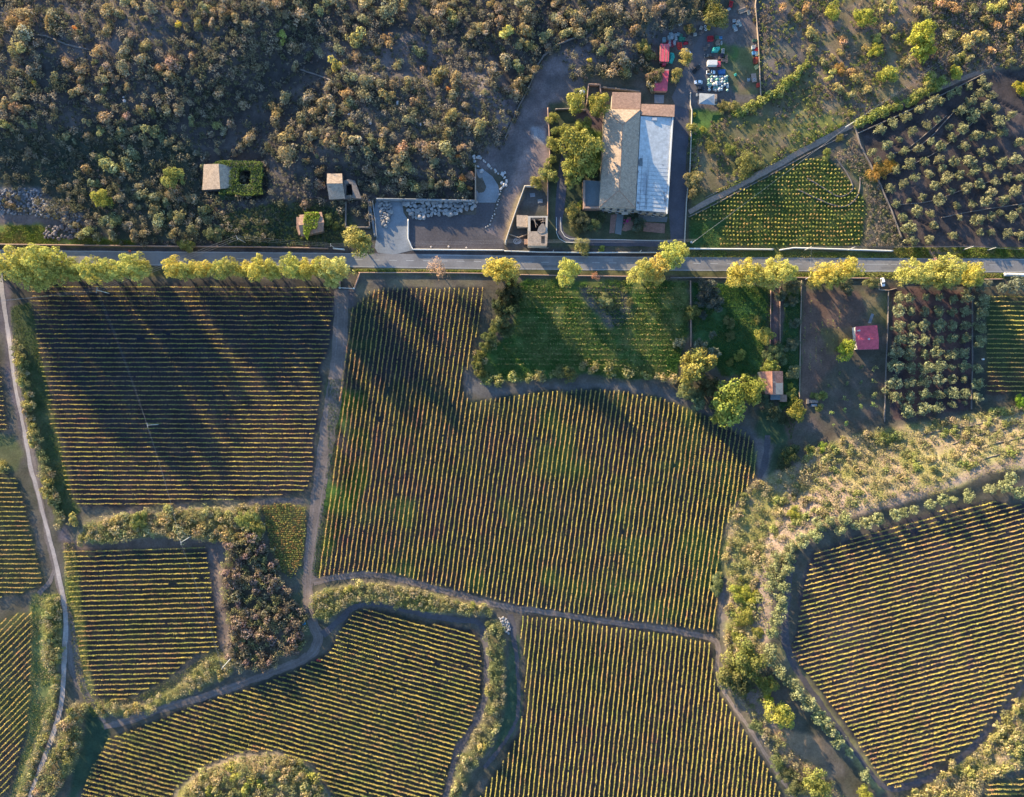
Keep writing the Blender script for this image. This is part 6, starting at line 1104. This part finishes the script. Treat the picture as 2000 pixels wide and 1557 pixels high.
def car(px, py, deg, col, label, L=4.2, w=1.75, boot=.5, hood=1.35, roofz=1.45, pick=False, cat='car', name='car'):
    x, y, z = W(px, py, .8); e = empty(name, (float(x), float(y), float(z) + .05), R(deg)); tag(e, label, cat); bmobj('body', carbody(L, w, 0, hood, boot), M_paint, e, color=paintc(col))
    c0 = -L/2 + (boot if not pick else L * .42); c1 = L/2 - hood + .15
    bm = bmesh.new(); loft(bm, (c0 - .05, c1, w * .46), (c0 + .35, c1 - .65, w * .38), .85, roofz - .05); bmobj('windows', bm, M_glass, e)
    bm = bmesh.new(); loft(bm, (c0 + .33, c1 - .63, w * .39), (c0 + .4, c1 - .72, w * .36), roofz - .05, roofz + .02); bmobj('roof', bm, M_paint, e, color=paintc(col))
    if pick: bm = bmesh.new(); addbox(bm, -L/2 + .2, c0 - .15, -w * .4, w * .4, .88, .93); bmobj('load_bed', bm, M_dark, e)
    for sx in (-1, 1):
        for sy in (-1, 1):
            bm = bmesh.new(); addtube(bm, (sx * L * .31, sy * (w/2 - .2), .32), (sx * L * .31, sy * (w/2 + .02), .32), .32, n=12); wh = bmobj('wheel', bm, M_tyre, e)
            bm = bmesh.new(); addtube(bm, (sx * L * .31, sy * (w/2 + .02), .32), (sx * L * .31, sy * (w/2 + .03), .32), .19, n=10); bmobj('rim', bm, M_metal, wh)
    for sy in (-1, 1): bm = bmesh.new(); addbox(bm, L/2 - .14, L/2 - .02, sy * w * .33 - .15, sy * w * .33 + .15, .52, .66); bmobj('headlight', bm, M_wallw, e)
    return e
car(1724.5, 551, -80, (.75,.77,.8), 'white car parked at the entrance below the road'); car(1364, 160.5, 180, (.75,.77,.8), 'white car parked left of the bags, facing left', L=4.0)
car(1367.5, 172.5, 0, (.02,.025,.04), 'black car parked directly below a white car', L=4.1); car(1385, 109, 180, (.03,.04,.05), 'black car with grey roof bars parked below the teal tarpaulin', L=4.6, boot=.8)
car(1388.5, 141, 0, (.7,.73,.76), 'white pickup with a covered bed just below the red and white truck', L=4.3, pick=True, cat='pickup', name='pickup'); car(1361, 134.5, 48, (.018,.025,.03), 'dark pickup standing diagonally in the middle of the yard', L=4.9, pick=True, cat='pickup', name='pickup')
x, y, z = W(1395, 125, 1.5); t = empty('truck', (float(x), float(y), float(z) + .05)); tag(t, 'truck with a bright white box and a red cab', 'truck')
bm = bmesh.new(); addbox(bm, -3.5, 1.1, -1.2, 1.2, .9, 3.0); bmesh.ops.bevel(bm, geom=bm.edges[:], offset=.05, segments=1, affect='EDGES'); bmobj('cargo_box', bm, M_wallw, t); bm = bmesh.new(); addbox(bm, -3.4, 3.2, -.9, .9, .5, .85); bmobj('chassis', bm, M_tyre, t)
bm = bmesh.new(); loft(bm, (1.25, 3.45, 1.1), (1.35, 2.9, 1.0), .5, 2.3); bmesh.ops.bevel(bm, geom=bm.edges[:], offset=.12, segments=2, affect='EDGES'); bmobj('cab', bm, M_redroof, t); bm = bmesh.new(); loft(bm, (2.75, 3.3, .95), (2.6, 3.0, .85), 1.35, 2.1); wn = bmobj('windscreen', bm, M_glass, t)
for sx in (-2.3, 2.3):
    for sy in (-1, 1): bm = bmesh.new(); addtube(bm, (sx, sy * .8, .45), (sx, sy * 1.15, .45), .45, n=12); bmobj('wheel', bm, M_tyre, t)
def crate(px, py, w, h, z, col, label, deg=0, name='crate', cat='crate', group=None, fill_=None, base=0):
    x, y, g = W(px, py, z); e_w = w * S * .5; e_h = h * S * .5; bm = bmesh.new(); ti = min(.1, e_w * .2)
    o = [(-e_w, -e_h), (e_w, -e_h), (e_w, e_h), (-e_w, e_h)]; i = [(a * (1 - ti / e_w), b * (1 - ti / e_h)) for a, b in o]; a0 = [bm.verts.new((*p, 0)) for p in o]; a1 = [bm.verts.new((*p, z)) for p in o]; b1 = [bm.verts.new((*p, z)) for p in i]; b0 = [bm.verts.new((*p, z * .55)) for p in i]
    for k in range(4): m = (k + 1) % 4; bm.faces.new((a0[k], a0[m], a1[m], a1[k])); bm.faces.new((a1[k], a1[m], b1[m], b1[k])); bm.faces.new((b1[k], b1[m], b0[m], b0[k]))
    bm.faces.new(b0); bm.faces.new(a0[::-1])
    for s in (-.33, .33): addbox(bm, e_w * s - .04, e_w * s + .04, -e_h * .93, e_h * .93, z * .9, z * .98)
    ob = bmobj(name, bm, M_paint, None, (float(x), float(y), float(g) + base), R(deg), paintc(col)); tag(ob, label, cat, group); return ob
def yz(a, b): return 1240 + a / 6.768, b / 6.768
GRN, WHT, PBL, RED, BRN, CRM, YLW, BLU, TEA = (.10,.20,.14), (.42,.44,.45), (.28,.36,.38), (.42,.04,.05), (.22,.17,.15), (.45,.42,.38), (.5,.34,.06), (.10,.28,.5), (.05,.38,.32)
YC = [(390,525,6,9,1.4,PBL,'pale blue-green crate, leftmost of the row behind the sheds',0),(462,490,6,8,1.5,PBL,'pale blue-green crate, second from left behind the sheds',10),(495,475,5,9,1.7,WHT,'tall whitish crate, third from left behind the sheds',0),(478,445,6,5,1.3,PBL,'small pale crate behind the first tall whitish crate',15),
 (543,462,5,5,1.3,WHT,'white crate above another white crate behind the sheds',0),(545,507,5,5,1.2,WHT,'white crate just above the checked bundle',0),(575,448,6,5,1.2,PBL,'pale crate right of the stacked white crates',-20),(612,470,6,6,1.1,GRN,'dull green crate beside the green sheet',0),(655,512,6,6,1.0,GRN,'dull green crate at the right end of the green sheet',0),
 (690,520,6,5,1.0,BRN,'brown crate right of the green sheet',0),(722,500,5,8,1.1,BRN,'tall brown crate, upper of the brown ones',0),(735,550,6,8,1.2,BRN,'brown crate above the tilted white board',0),(700,545,5,5,.9,BRN,'small brown crate behind the long red one',0),(798,450,6,5,.9,CRM,'single cream crate under the pale tree',8),
 (868,435,5,5,.8,BRN,'low brown crate, left of the pair',0),(895,412,5,5,.8,BRN,'low brown crate, right of the pair',0),(880,365,6,6,1,CRM,'cream crate left of the two pale tyres',-25),(978,360,7,7,1.1,YLW,'yellow-orange crate right of the pale tyres',-15),
 (1315,272,6,5,1,WHT,'whitish crate, upper left of the loose group near the red soil',5),(1372,278,5,4,1,WHT,'white crate, top of the loose group near the red soil',10),(1356,307,5,5,1,CRM,'cream crate in the middle of the loose group',-20),(1393,320,5,6,1,PBL,'pale blue crate at the right of the loose group',15),(1316,343,6,6,1,PBL,'pale blue crate above the open white frame',10),(1334,384,6,6,.9,WHT,'open white crate, lowest of the loose group',15),
 (1002,505,11,9,1.3,RED,'large red crate with orange contents at the head of the yard',5),(1092,490,7,5,1,GRN,'green crate beside the small blue one',0),(1136,495,6,4,1,BLU,'small bright blue crate at the head of the yard',0),(1147,562,3,6,.9,WHT,'narrow white crate beside the timber',0),(935,640,6,6,.9,BRN,'brown crate left of the teal tarpaulin',12),(970,602,5,5,.7,BRN,'small low brown crate above the teal tarpaulin',0),
 (1167,672,5,9,1.1,CRM,'tall grey crate right of the teal tarpaulin',0),(1210,745,4,5,1,BRN,'brown crate right of the black car, upper',0),(1215,798,4,8,1,BRN,'brown crate right of the truck cab',0),(1130,762,5,5,.9,BRN,'brown crate just above the truck cab',0),(1172,792,8,5,1,BRN,'wide brown crate above the truck cab',0),(1150,728,7,6,1.2,(.05,.05,.08),'dark crate right of the black car',0),
 (1570,620,6,6,1.2,WHT,'white crate at the top of the row by the fence',5),(1613,602,5,5,1,BRN,'grey-brown crate against the fence, top',0),(1606,652,6,6,1,RED,'dull red crate against the fence',0),(1576,696,6,6,1,BLU,'blue crate in the row by the fence',8),(1612,710,4,8,1,PBL,'pale blue narrow crate against the fence',0),(1587,795,4,11,1.1,(.3,.05,.04),'long dark red crate by the fence',5),(1613,795,4,12,1.1,(.55,.12,.05),'long orange-red crate by the fence',-10),
 (1613,883,7,7,1,(.55,.48,.22),'tilted cream-yellow crate against the fence',30),(1590,530,8,4,.9,(.05,.12,.09),'dark green crate against the fence, uppermost',0),(1632,1120,5,7,1.2,(.6,.08,.05),'bright red crate below the pink wagon',0),(1275,48,6,10,1.4,RED,'red crate near the top of the yard',-8),(1245,118,6,4,.8,WHT,'white crate near the top of the yard',30),(1508,165,5,8,.8,(.2,.22,.22),'dark grey crate right of the timber stack',20),
 (823,1250,3,5,1,WHT,'small white crate left of the tent',0),(1075,1373,3,3,.8,PBL,'small pale crate below the tent',0),(600,310,6,5,.7,CRM,'lone cream crate among the trees',30)]
for a, b, w, h, z, c, l, d in YC: px, py = yz(a, b); crate(px, py, w, h, z, c, l, d)
def sheet(pts, z, col, label, cat='tarpaulin', name='tarpaulin', mat=None):
    c = np.mean(pts, axis=0); n = 14; V = []; Fc = []; xy = [W(*yz(a, b), z * .6) for a, b in pts]; cx, cy, cz = W(*yz(*c), z * .6); m = len(pts)
    ring_n = 5
    P = []
    for i in range(m * 3):
        k, f = divmod(i, 3); a = xy[k]; b = xy[(k + 1) % m]; P.append((float(a[0] + (b[0] - a[0]) * f / 3), float(a[1] + (b[1] - a[1]) * f / 3)))
    M_ = len(P)
    for r in range(ring_n):
        t = 1 - r / ring_n
        for p in P: V.append((float(cx) + (p[0] - float(cx)) * t, float(cy) + (p[1] - float(cy)) * t, float(cz) + .05 + z * (1 - t ** 3) * rnd.uniform(.75, 1.15) + (.02 if r else 0)))
    V.append((float(cx), float(cy), float(cz) + z)); me = bpy.data.meshes.new(name); fs = []
    for r in range(ring_n - 1):
        for i in range(M_): a = r * M_ + i; b = r * M_ + (i + 1) % M_; fs.append((a, b, b + M_, a + M_))
    for i in range(M_): fs.append(((ring_n - 1) * M_ + i, (ring_n - 1) * M_ + (i + 1) % M_, ring_n * M_))
    me.from_pydata(V, [], fs); me.materials.append(mat or M_cloth); o = link(name, me, color=paintc(col)); tag(o, label, cat); return o
sheet([(1040,615),(1130,605),(1135,640),(1100,688),(1018,690),(1020,660)], 1.3, TEA, 'teal tarpaulin thrown over goods above the black car'); sheet([(462,680),(520,685),(537,740),(500,830),(455,820)], 1.8, TEA, 'teal tarpaulin right of the upper red shed')
sheet([(575,490),(620,475),(670,500),(660,540),(590,545)], 1.4, (.04,.2,.13), 'dark green sheet over crates behind the sheds'); sheet([(1310,975),(1340,960),(1355,990),(1325,1005)], 1, TEA, 'small teal sheet on bushes right of the bags')
sheet([(640,650),(680,625),(745,690),(735,715),(700,700)], .4, (.6,.62,.62), 'tilted white board behind the pale tree', 'board', 'board'); sheet([(1095,925),(1150,905),(1205,910),(1200,985),(1110,985)], 1.2, (.06,.15,.32), 'blue sheet over goods right of the white pickup')
sheet([(555,550),(625,548),(635,600),(620,645),(575,650),(555,600)], 1.5, (.45,.05,.04), 'red cloth heap left of the yard mouth', 'cloth', 'cloth_heap'); sheet([(640,555),(710,545),(715,575),(650,590)], 1.2, (.38,.03,.05), 'long red cloth beside the red heap', 'cloth', 'cloth_heap')
for i in range(11):
    a = 430 + (i % 4) * 32 + rnd.uniform(-5, 5); b = 545 + (i // 4) * 26 + rnd.uniform(-4, 4); px, py = yz(a, b); crate(px, py, 4.4, 3.4, rnd.uniform(.8, 1.3), (.5,.48,.48) if i % 2 else (.3,.06,.08), f'{"white" if i % 2 else "dark red"} box, {nth(i % 4 + 1)} from left in {nth(i // 4 + 1)} row of the checked stack', rnd.uniform(-20, 20), group='boxes of the checked stack')
def bag(px, py, s, z, label, col): 
    x, y, g = W(px, py, z); bm = bmesh.new(); addbox(bm, -s/2, s/2, -s/2, s/2, 0, z); bmesh.ops.bevel(bm, geom=bm.edges[:], offset=s * .2, segments=2, affect='EDGES')
    for v_ in bm.verts: v_.co += Vector((rnd.gauss(0, .03), rnd.gauss(0, .03), rnd.gauss(0, .03)))
    o = bmobj('bulk_bag', bm, M_cloth, None, (float(x), float(y), float(g)), rnd.uniform(-.3, .3), paintc(col), True); tag(o, label, 'bag', 'bulk bags of the big stack'); return o
k = 0
for r_ in range(6):
    kk = 0
    for c_ in range(8):
        a = 985 + c_ * 34; b = 1010 + r_ * 34
        if r_ == 0 and c_ in (0,): continue
        if r_ >= 4 and c_ in (1, 6): continue
        kk += 1; px, py = yz(a + rnd.gauss(0, 5), b + rnd.gauss(0, 4)); cl = rnd.choice([(.58,.57,.53),(.5,.53,.52),(.25,.4,.34),(.6,.55,.5),(.4,.46,.48),(.16,.33,.26)]) if c_ < 6 else rnd.choice([(.3,.42,.36),(.14,.3,.24),(.5,.5,.48)])
        bag(px, py, rnd.uniform(1.0, 1.45), rnd.uniform(.9, 2.0), f'bulk bag above the tent, {nth(r_ + 1)} row down, {nth(kk)} from left', cl)
def tyre(px, py, label):
    x, y, g = W(px, py, .6); e = empty('tyre', (float(x), float(y), float(g))); tag(e, label, 'tyre'); bm = bmesh.new(); n = 14
    for i in range(n):
        a = 6.283 * i / n; b = 6.283 * (i + 1) / n; addtube(bm, (.5 * math.cos(a), .5 * math.sin(a), .5), (.5 * math.cos(b), .5 * math.sin(b), .5), .2, n=6)
    bmobj('rubber', bm, M_wallw, e); bm = bmesh.new(); addtube(bm, (0, 0, 0), (0, 0, .4), .42, n=12); bmobj('hub', bm, M_tyre, e)
tyre(*yz(932, 350), 'pale-painted tyre, upper of the two beside the yellow crate'); tyre(*yz(938, 390), 'pale-painted tyre, lower of the two beside the yellow crate')
def planks(px, py, L, w, n, deg, label, col=M_wood):
    x, y, g = W(px, py, .5); e = empty('timber_stack', (float(x), float(y), float(g)), R(deg)); tag(e, label, 'timber')
    for i in range(n): bm = bmesh.new(); yy = (i - n / 2) * w / n; addbox(bm, -L/2 + rnd.uniform(-.3, .3), L/2 + rnd.uniform(-.3, .3), yy, yy + w / n * .8, .02, rnd.uniform(.3, .8)); bmobj('plank', bm, col, e)
planks(*yz(1420, 135), 3.8, 2.6, 6, 20, 'stack of weathered timber near the top of the yard'); planks(*yz(1100, 540), 2.4, 1.6, 5, 60, 'tangle of pale timber below the blue crate'); planks(*yz(1095, 585), 2.2, 1.2, 4, 0, 'small timber stack just above the teal tarpaulin'); planks(1149, 127, 2.2, .8, 4, -10, 'small pile of planks in the scrub above the garden'); planks(1063, 484.5, 4.0, .5, 2, 0, 'pale plank lying below the roofless stone house')
x, y, g = W(*yz(1575, 1028), 1); e = empty('wagon', (float(x), float(y), float(g)), R(98)); tag(e, 'pinkish flat wagon with a coiled ring on it, by the fence', 'wagon'); bm = bmesh.new(); addbox(bm, -2.1, 2.1, -1.2, 1.2, .7, .95); bmobj('deck', bm, M_rust, e)
for sx in (-1.3, 1.3):
    for sy in (-1, 1): bm = bmesh.new(); addtube(bm, (sx, sy * .95, .4), (sx, sy * 1.15, .4), .4, n=10); bmobj('wheel', bm, M_tyre, e)
bm = bmesh.new()
for i in range(12): a = 6.283 * i / 12; b = 6.283 * (i + 1) / 12; addtube(bm, (-.9 + .5 * math.cos(a), .5 * math.sin(a), 1.05), (-.9 + .5 * math.cos(b), .5 * math.sin(b), 1.05), .1, n=5)
bmobj('ring', bm, M_metal, e); x, y, g = W(*yz(1505, 1052), .6); bm = bmesh.new(); addbox(bm, -.6, .6, -.7, .7, 0, .1); addbox(bm, -.6, -.5, -.7, .7, .1, .9); addbox(bm, .5, .6, -.7, .7, .1, .9); addbox(bm, -.5, .5, -.08, .08, .1, .8); tag(bmobj('trolley', bm, M_metal, None, (float(x), float(y), float(g))), 'pale metal trolley left of the pink wagon', 'trolley')
# coil of pipes by the ruin
x, y, g = W(1011, 472, .4); bm = bmesh.new()
for q in range(5):
    rr = .5 + q * .33; ox, oy = rnd.uniform(-.5, .5), rnd.uniform(-.4, .4)
    for i in range(16): a = 6.283 * i / 16; b = 6.283 * (i + 1) / 16; addtube(bm, (ox + rr * math.cos(a), oy + rr * .8 * math.sin(a), .1 + q * .08), (ox + rr * math.cos(b), oy + rr * .8 * math.sin(b), .1 + q * .08), .09, n=5)
tag(bmobj('pipe_coil', bm, MATS['galvanised'], None, (float(x), float(y), float(g))), 'tangled grey pipe coil on the ground beside the roofless house', 'pipe')
for px, py, l in ((1040,381,'white slab, upper, in the ruined yard'),(1055,393,'pale slab, lower, in the ruined yard')):
    x, y, g = W(px, py, .3); bm = bmesh.new(); addbox(bm, -1.2, 1.2, -.9, .9, 0, .35); bmesh.ops.bevel(bm, geom=bm.edges[:], offset=.05, segments=1, affect='EDGES'); addbox(bm, -.8, .5, -.5, .5, .35, .42); tag(bmobj('slab', bm, M_conc, None, (float(x), float(y), float(g)), .1), l, 'slab')
# garden table set, red
x, y, g = W(1225, 432, .5); e = empty('garden_table', (float(x), float(y), float(g))); tag(e, 'round magenta garden table on the villa terrace', 'table'); bm = bmesh.new(); addtube(bm, (0, 0, .68), (0, 0, .74), .75, n=16); M_mag = plain('magenta_plastic', (.3,.03,.14), var=.1, rough=.5); bmobj('table_top', bm, M_mag, e); bm = bmesh.new(); addtube(bm, (0, 0, 0), (0, 0, .68), .08); bmobj('leg', bm, M_mag, e)
for i, (dx, dy) in enumerate(((-1.5,-.9),(1.3,.7),(-1.4,.6))):
    c_ = empty('garden_chair', (float(x) + dx, float(y) + dy, float(g)), math.atan2(-dy, -dx)); tag(c_, ('magenta garden chair lower left of the round table', 'magenta garden chair right of the round table', 'magenta garden chair upper left of the round table')[i], 'chair', 'garden chairs')
    bm = bmesh.new(); addbox(bm, -.3, .3, -.3, .3, .4, .46); bmobj('seat', bm, M_mag, c_); bm = bmesh.new(); addbox(bm, -.34, -.28, -.3, .3, .46, .95); bmobj('backrest', bm, M_mag, c_)
    for lx in (-.25, .25):
        for ly in (-.25, .25): bm = bmesh.new(); addtube(bm, (lx, ly, 0), (lx, ly, .4), .025, n=5); bmobj('leg', bm, M_mag, c_)
# small red and blue things at the tracks
def smallbin(px, py, col, l): x, y, g = W(px, py, .5); e = empty('barrel', (float(x), float(y), float(g))); tag(e, l, 'barrel'); bm = bmesh.new(); addtube(bm, (0, 0, 0), (0, 0, .9), .45, .42, 14); bmobj('drum', bm, M_paint, e, color=paintc(col)); bm = bmesh.new(); addtube(bm, (0, 0, .9), (0, 0, .95), .46, .46, 14); bmobj('lid', bm, M_paint, e, color=paintc(tuple(c * .8 for c in col)))
crate(593, 1218, 6, 5, .6, (.05,.35,.6), 'bright blue crate on the track beside the copse', 20)
smallbin(620.5, 1289, (.6,.05,.04), 'red barrel, left of two at the corner of the sloping vineyard'); smallbin(625, 1290, (.6,.05,.04), 'red barrel, right of two at the corner of the sloping vineyard'); smallbin(253, 490.5, (.7,.15,.05), 'orange-red barrel on the verge under the north road wall'); smallbin(1350, 473, (.6,.6,.6), 'small white barrel beside the wall at the drive'); smallbin(1920, 702, (.6,.65,.65), 'small white barrel right of the dense olive grove')
# ------------------------------------------------------------------ poles and wires
POLES = {}
def pole(key, bx, by, h, label, arm=1.9, armdeg=90, lean=(0, 0), mat=M_conc):
    x, y, g = W(bx, by); e = empty('utility_pole', (float(x), float(y), float(g))); tag(e, label, 'utility pole', 'utility poles'); lx, ly = lean
    bm = bmesh.new(); addtube(bm, (0, 0, -.5), (lx, ly, h), .2, .12, 10); bmobj('shaft', bm, M_wallw, e); a = R(armdeg); ca, sa = math.cos(a), math.sin(a); tops = []
    if arm:
        bm = bmesh.new(); addtube(bm, (lx - ca * arm / 2, ly - sa * arm / 2, h - .25), (lx + ca * arm / 2, ly + sa * arm / 2, h - .25), .08); cr = bmobj('crossarm', bm, M_metal, e)
        for s in (-.48, 0, .48): q = (lx + ca * arm * s, ly + sa * arm * s, h); bm = bmesh.new(); addtube(bm, (q[0], q[1], h - .2), (q[0], q[1], h + .12), .13, .09, 8); bmobj('insulator', bm, M_wallw, cr); tops.append((float(x) + q[0], float(y) + q[1], float(g) + h + .1))
    else: tops = [(float(x) + lx, float(y) + ly, float(g) + h)]
    POLES[key] = tops; return e
pole('A', 479, 474, 10, 'white pole with crossarm beside the overgrown roadside scrub', 2.0, 110); pole('B', 213, 573, 10, 'white pole at the top of the upper left vineyard', 2.2, 80); pole('C', 309, 829, 10, 'white pole in the middle of the upper left vineyard', 2.0, 100)
pole('D', 374, 1047, 9.5, 'leaning white pole on the bank above the small square vineyard', 1.6, 100, (-.6,-1.2)); pole('E', 456, 1280, 10, 'leaning white pole at the lower right corner of the small square vineyard', 1.2, 70, (-1.2,-2.2)); pole('F', 1351, 476, 7, 'short white pole at the corner of the grid-planted plot', 1.8, 35); pole('G', 1650, 249, 9, 'white pole beside the grassy lane', 1.8, 35, (-.2,-1.0)); pole('Hh', 1571, 489, 8, 'pole behind the white parapet right of the plot', 0, 0); pole('I', 1573, 546, 7, 'pole at the corner of the brown plot below the road', 0, 0, (-.7,.2)); pole('J', 1655, 489, 7.5, 'pole behind the white parapet further right', 0, 0); pole('K', 652, 484, 6, 'thin pole by the pale wall end', 1.4, 90); pole('L', 988, 478, 7, 'pole beside the coil of pipes', 1.4, 90); pole('M', 1080, 492, 4, 'short post in the roadside wall below the villa', 0, 0); pole('N', 1249, 493, 5, 'post in the roadside wall near the junction', 0, 0); pole('O', 1881, 488, 6, 'pole on the weedy bank right of the parapet', 0, 0, (1.2,.4)); pole('Q', 1928, 489, 6, 'pole on the weedy bank at far right', 0, 0)
def wire(a, b, sag, label, r=.028, group='overhead wires'):
    bm = bmesh.new(); n = 10; P = [Vector(a).lerp(Vector(b), t / n) - Vector((0, 0, sag * 4 * (t / n) * (1 - t / n))) for t in range(n + 1)]
    for p, q in zip(P[:-1], P[1:]): addtube(bm, p, q, r, n=4)
    tag(bmobj('overhead_wire', bm, M_wire), label, 'wire', group)
NN = ('upper', 'middle', 'lower')
for a, b, s, l, r in (('A','B',1.2,'crossing the road and plane trees to the vineyard pole',.024),('B','C',1.6,'over the upper left vineyard, upper span',.010),('C','D',1.4,'over the upper left vineyard, lower span',.010),('D','E',1.4,'over the small square vineyard',.010),('G','F',1.4,'over the grid-planted plot to the lane pole',.018),('A','K',.6,'running right past the overgrown hut',.02),('L','K',1.2,'over the gravel yard',.02)):
    for i in range(3): wire(POLES[a][i], POLES[b][i], s, f'{NN[i]} overhead wire {l}', r)
def farpt(px, py, z): return (*RP(px, py, z), z)
for i in range(3): wire(POLES['F'][i], POLES['L'][i], 1.0, f'{NN[i]} overhead wire along the road below the villa', .03)
wire(POLES['Hh'][0], POLES['J'][0], .4, 'single wire above the parapet, middle span', .035); wire(POLES['J'][0], POLES['O'][0], .8, 'single wire above the parapet, right span', .035); wire(POLES['O'][0], farpt(2060, 491, 7), .6, 'single wire running off the right edge', .035); wire(POLES['Hh'][0], POLES['I'][0], .4, 'single wire crossing the road at the brown plot', .03)
for i in range(3): wire(POLES['B'][i], farpt(-60, 590 + i * 3, 9), 1.5, f'{NN[i]} overhead wire running off the left edge', .025)
for i in range(3): wire(POLES['G'][i], farpt(1905 + i * 4, 70 + i * 4, 10), 2.0, f'{NN[i]} overhead wire over the terraced grove', .02)
# ------------------------------------------------------------------ light, sky, camera
el = R(SUN_EL); d = Vector((SUND[0] * math.cos(el), SUND[1] * math.cos(el), -math.sin(el)))
sun = bpy.data.lights.new('sun', 'SUN'); sun.energy = 5.0; sun.angle = R(.55); sun.color = (1.0, .785, .48); so = bpy.data.objects.new('sun', sun); C.objects.link(so); so.rotation_euler = d.to_track_quat('-Z', 'Y').to_euler()
w = bpy.data.worlds.new('World'); SC.world = w; w.use_nodes = True; nt = w.node_tree; bg = nt.nodes['Background']; sk = nt.nodes.new('ShaderNodeTexSky'); sk.sky_type = 'NISHITA'; sk.sun_disc = False; sk.sun_elevation = el; sk.sun_rotation = math.atan2(-SUND[0], -SUND[1]); sk.altitude = 300; sk.air_density = 1.0; sk.dust_density = .2; sk.ozone_density = 3.0
nt.links.new(sk.outputs[0], bg.inputs[0]); bg.inputs[1].default_value = .15
cam = bpy.data.cameras.new('camera'); co = bpy.data.objects.new('camera', cam); C.objects.link(co); co.location = (0, 0, H); cam.sensor_width = 36; cam.lens = 36 * H / (2000 * S); cam.clip_end = 9000; SC.camera = co
SC.view_settings.view_transform = 'Standard'; SC.view_settings.look = 'None'; SC.view_settings.gamma = 1; SC.view_settings.exposure = 1.8
SC.cycles.max_bounces = 5; SC.cycles.diffuse_bounces = 3; SC.cycles.transmission_bounces = 3; SC.cycles.transparent_max_bounces = 4; SC.cycles.caustics_reflective = False; SC.cycles.caustics_refractive = False
for o in list(C.objects):
    if '_p' in o: del o['_p']
    if o.parent is None and 'label' in o and len(o['label'].replace('-', ' ').split()) > 15: print('LONG', o.name, o['label'])
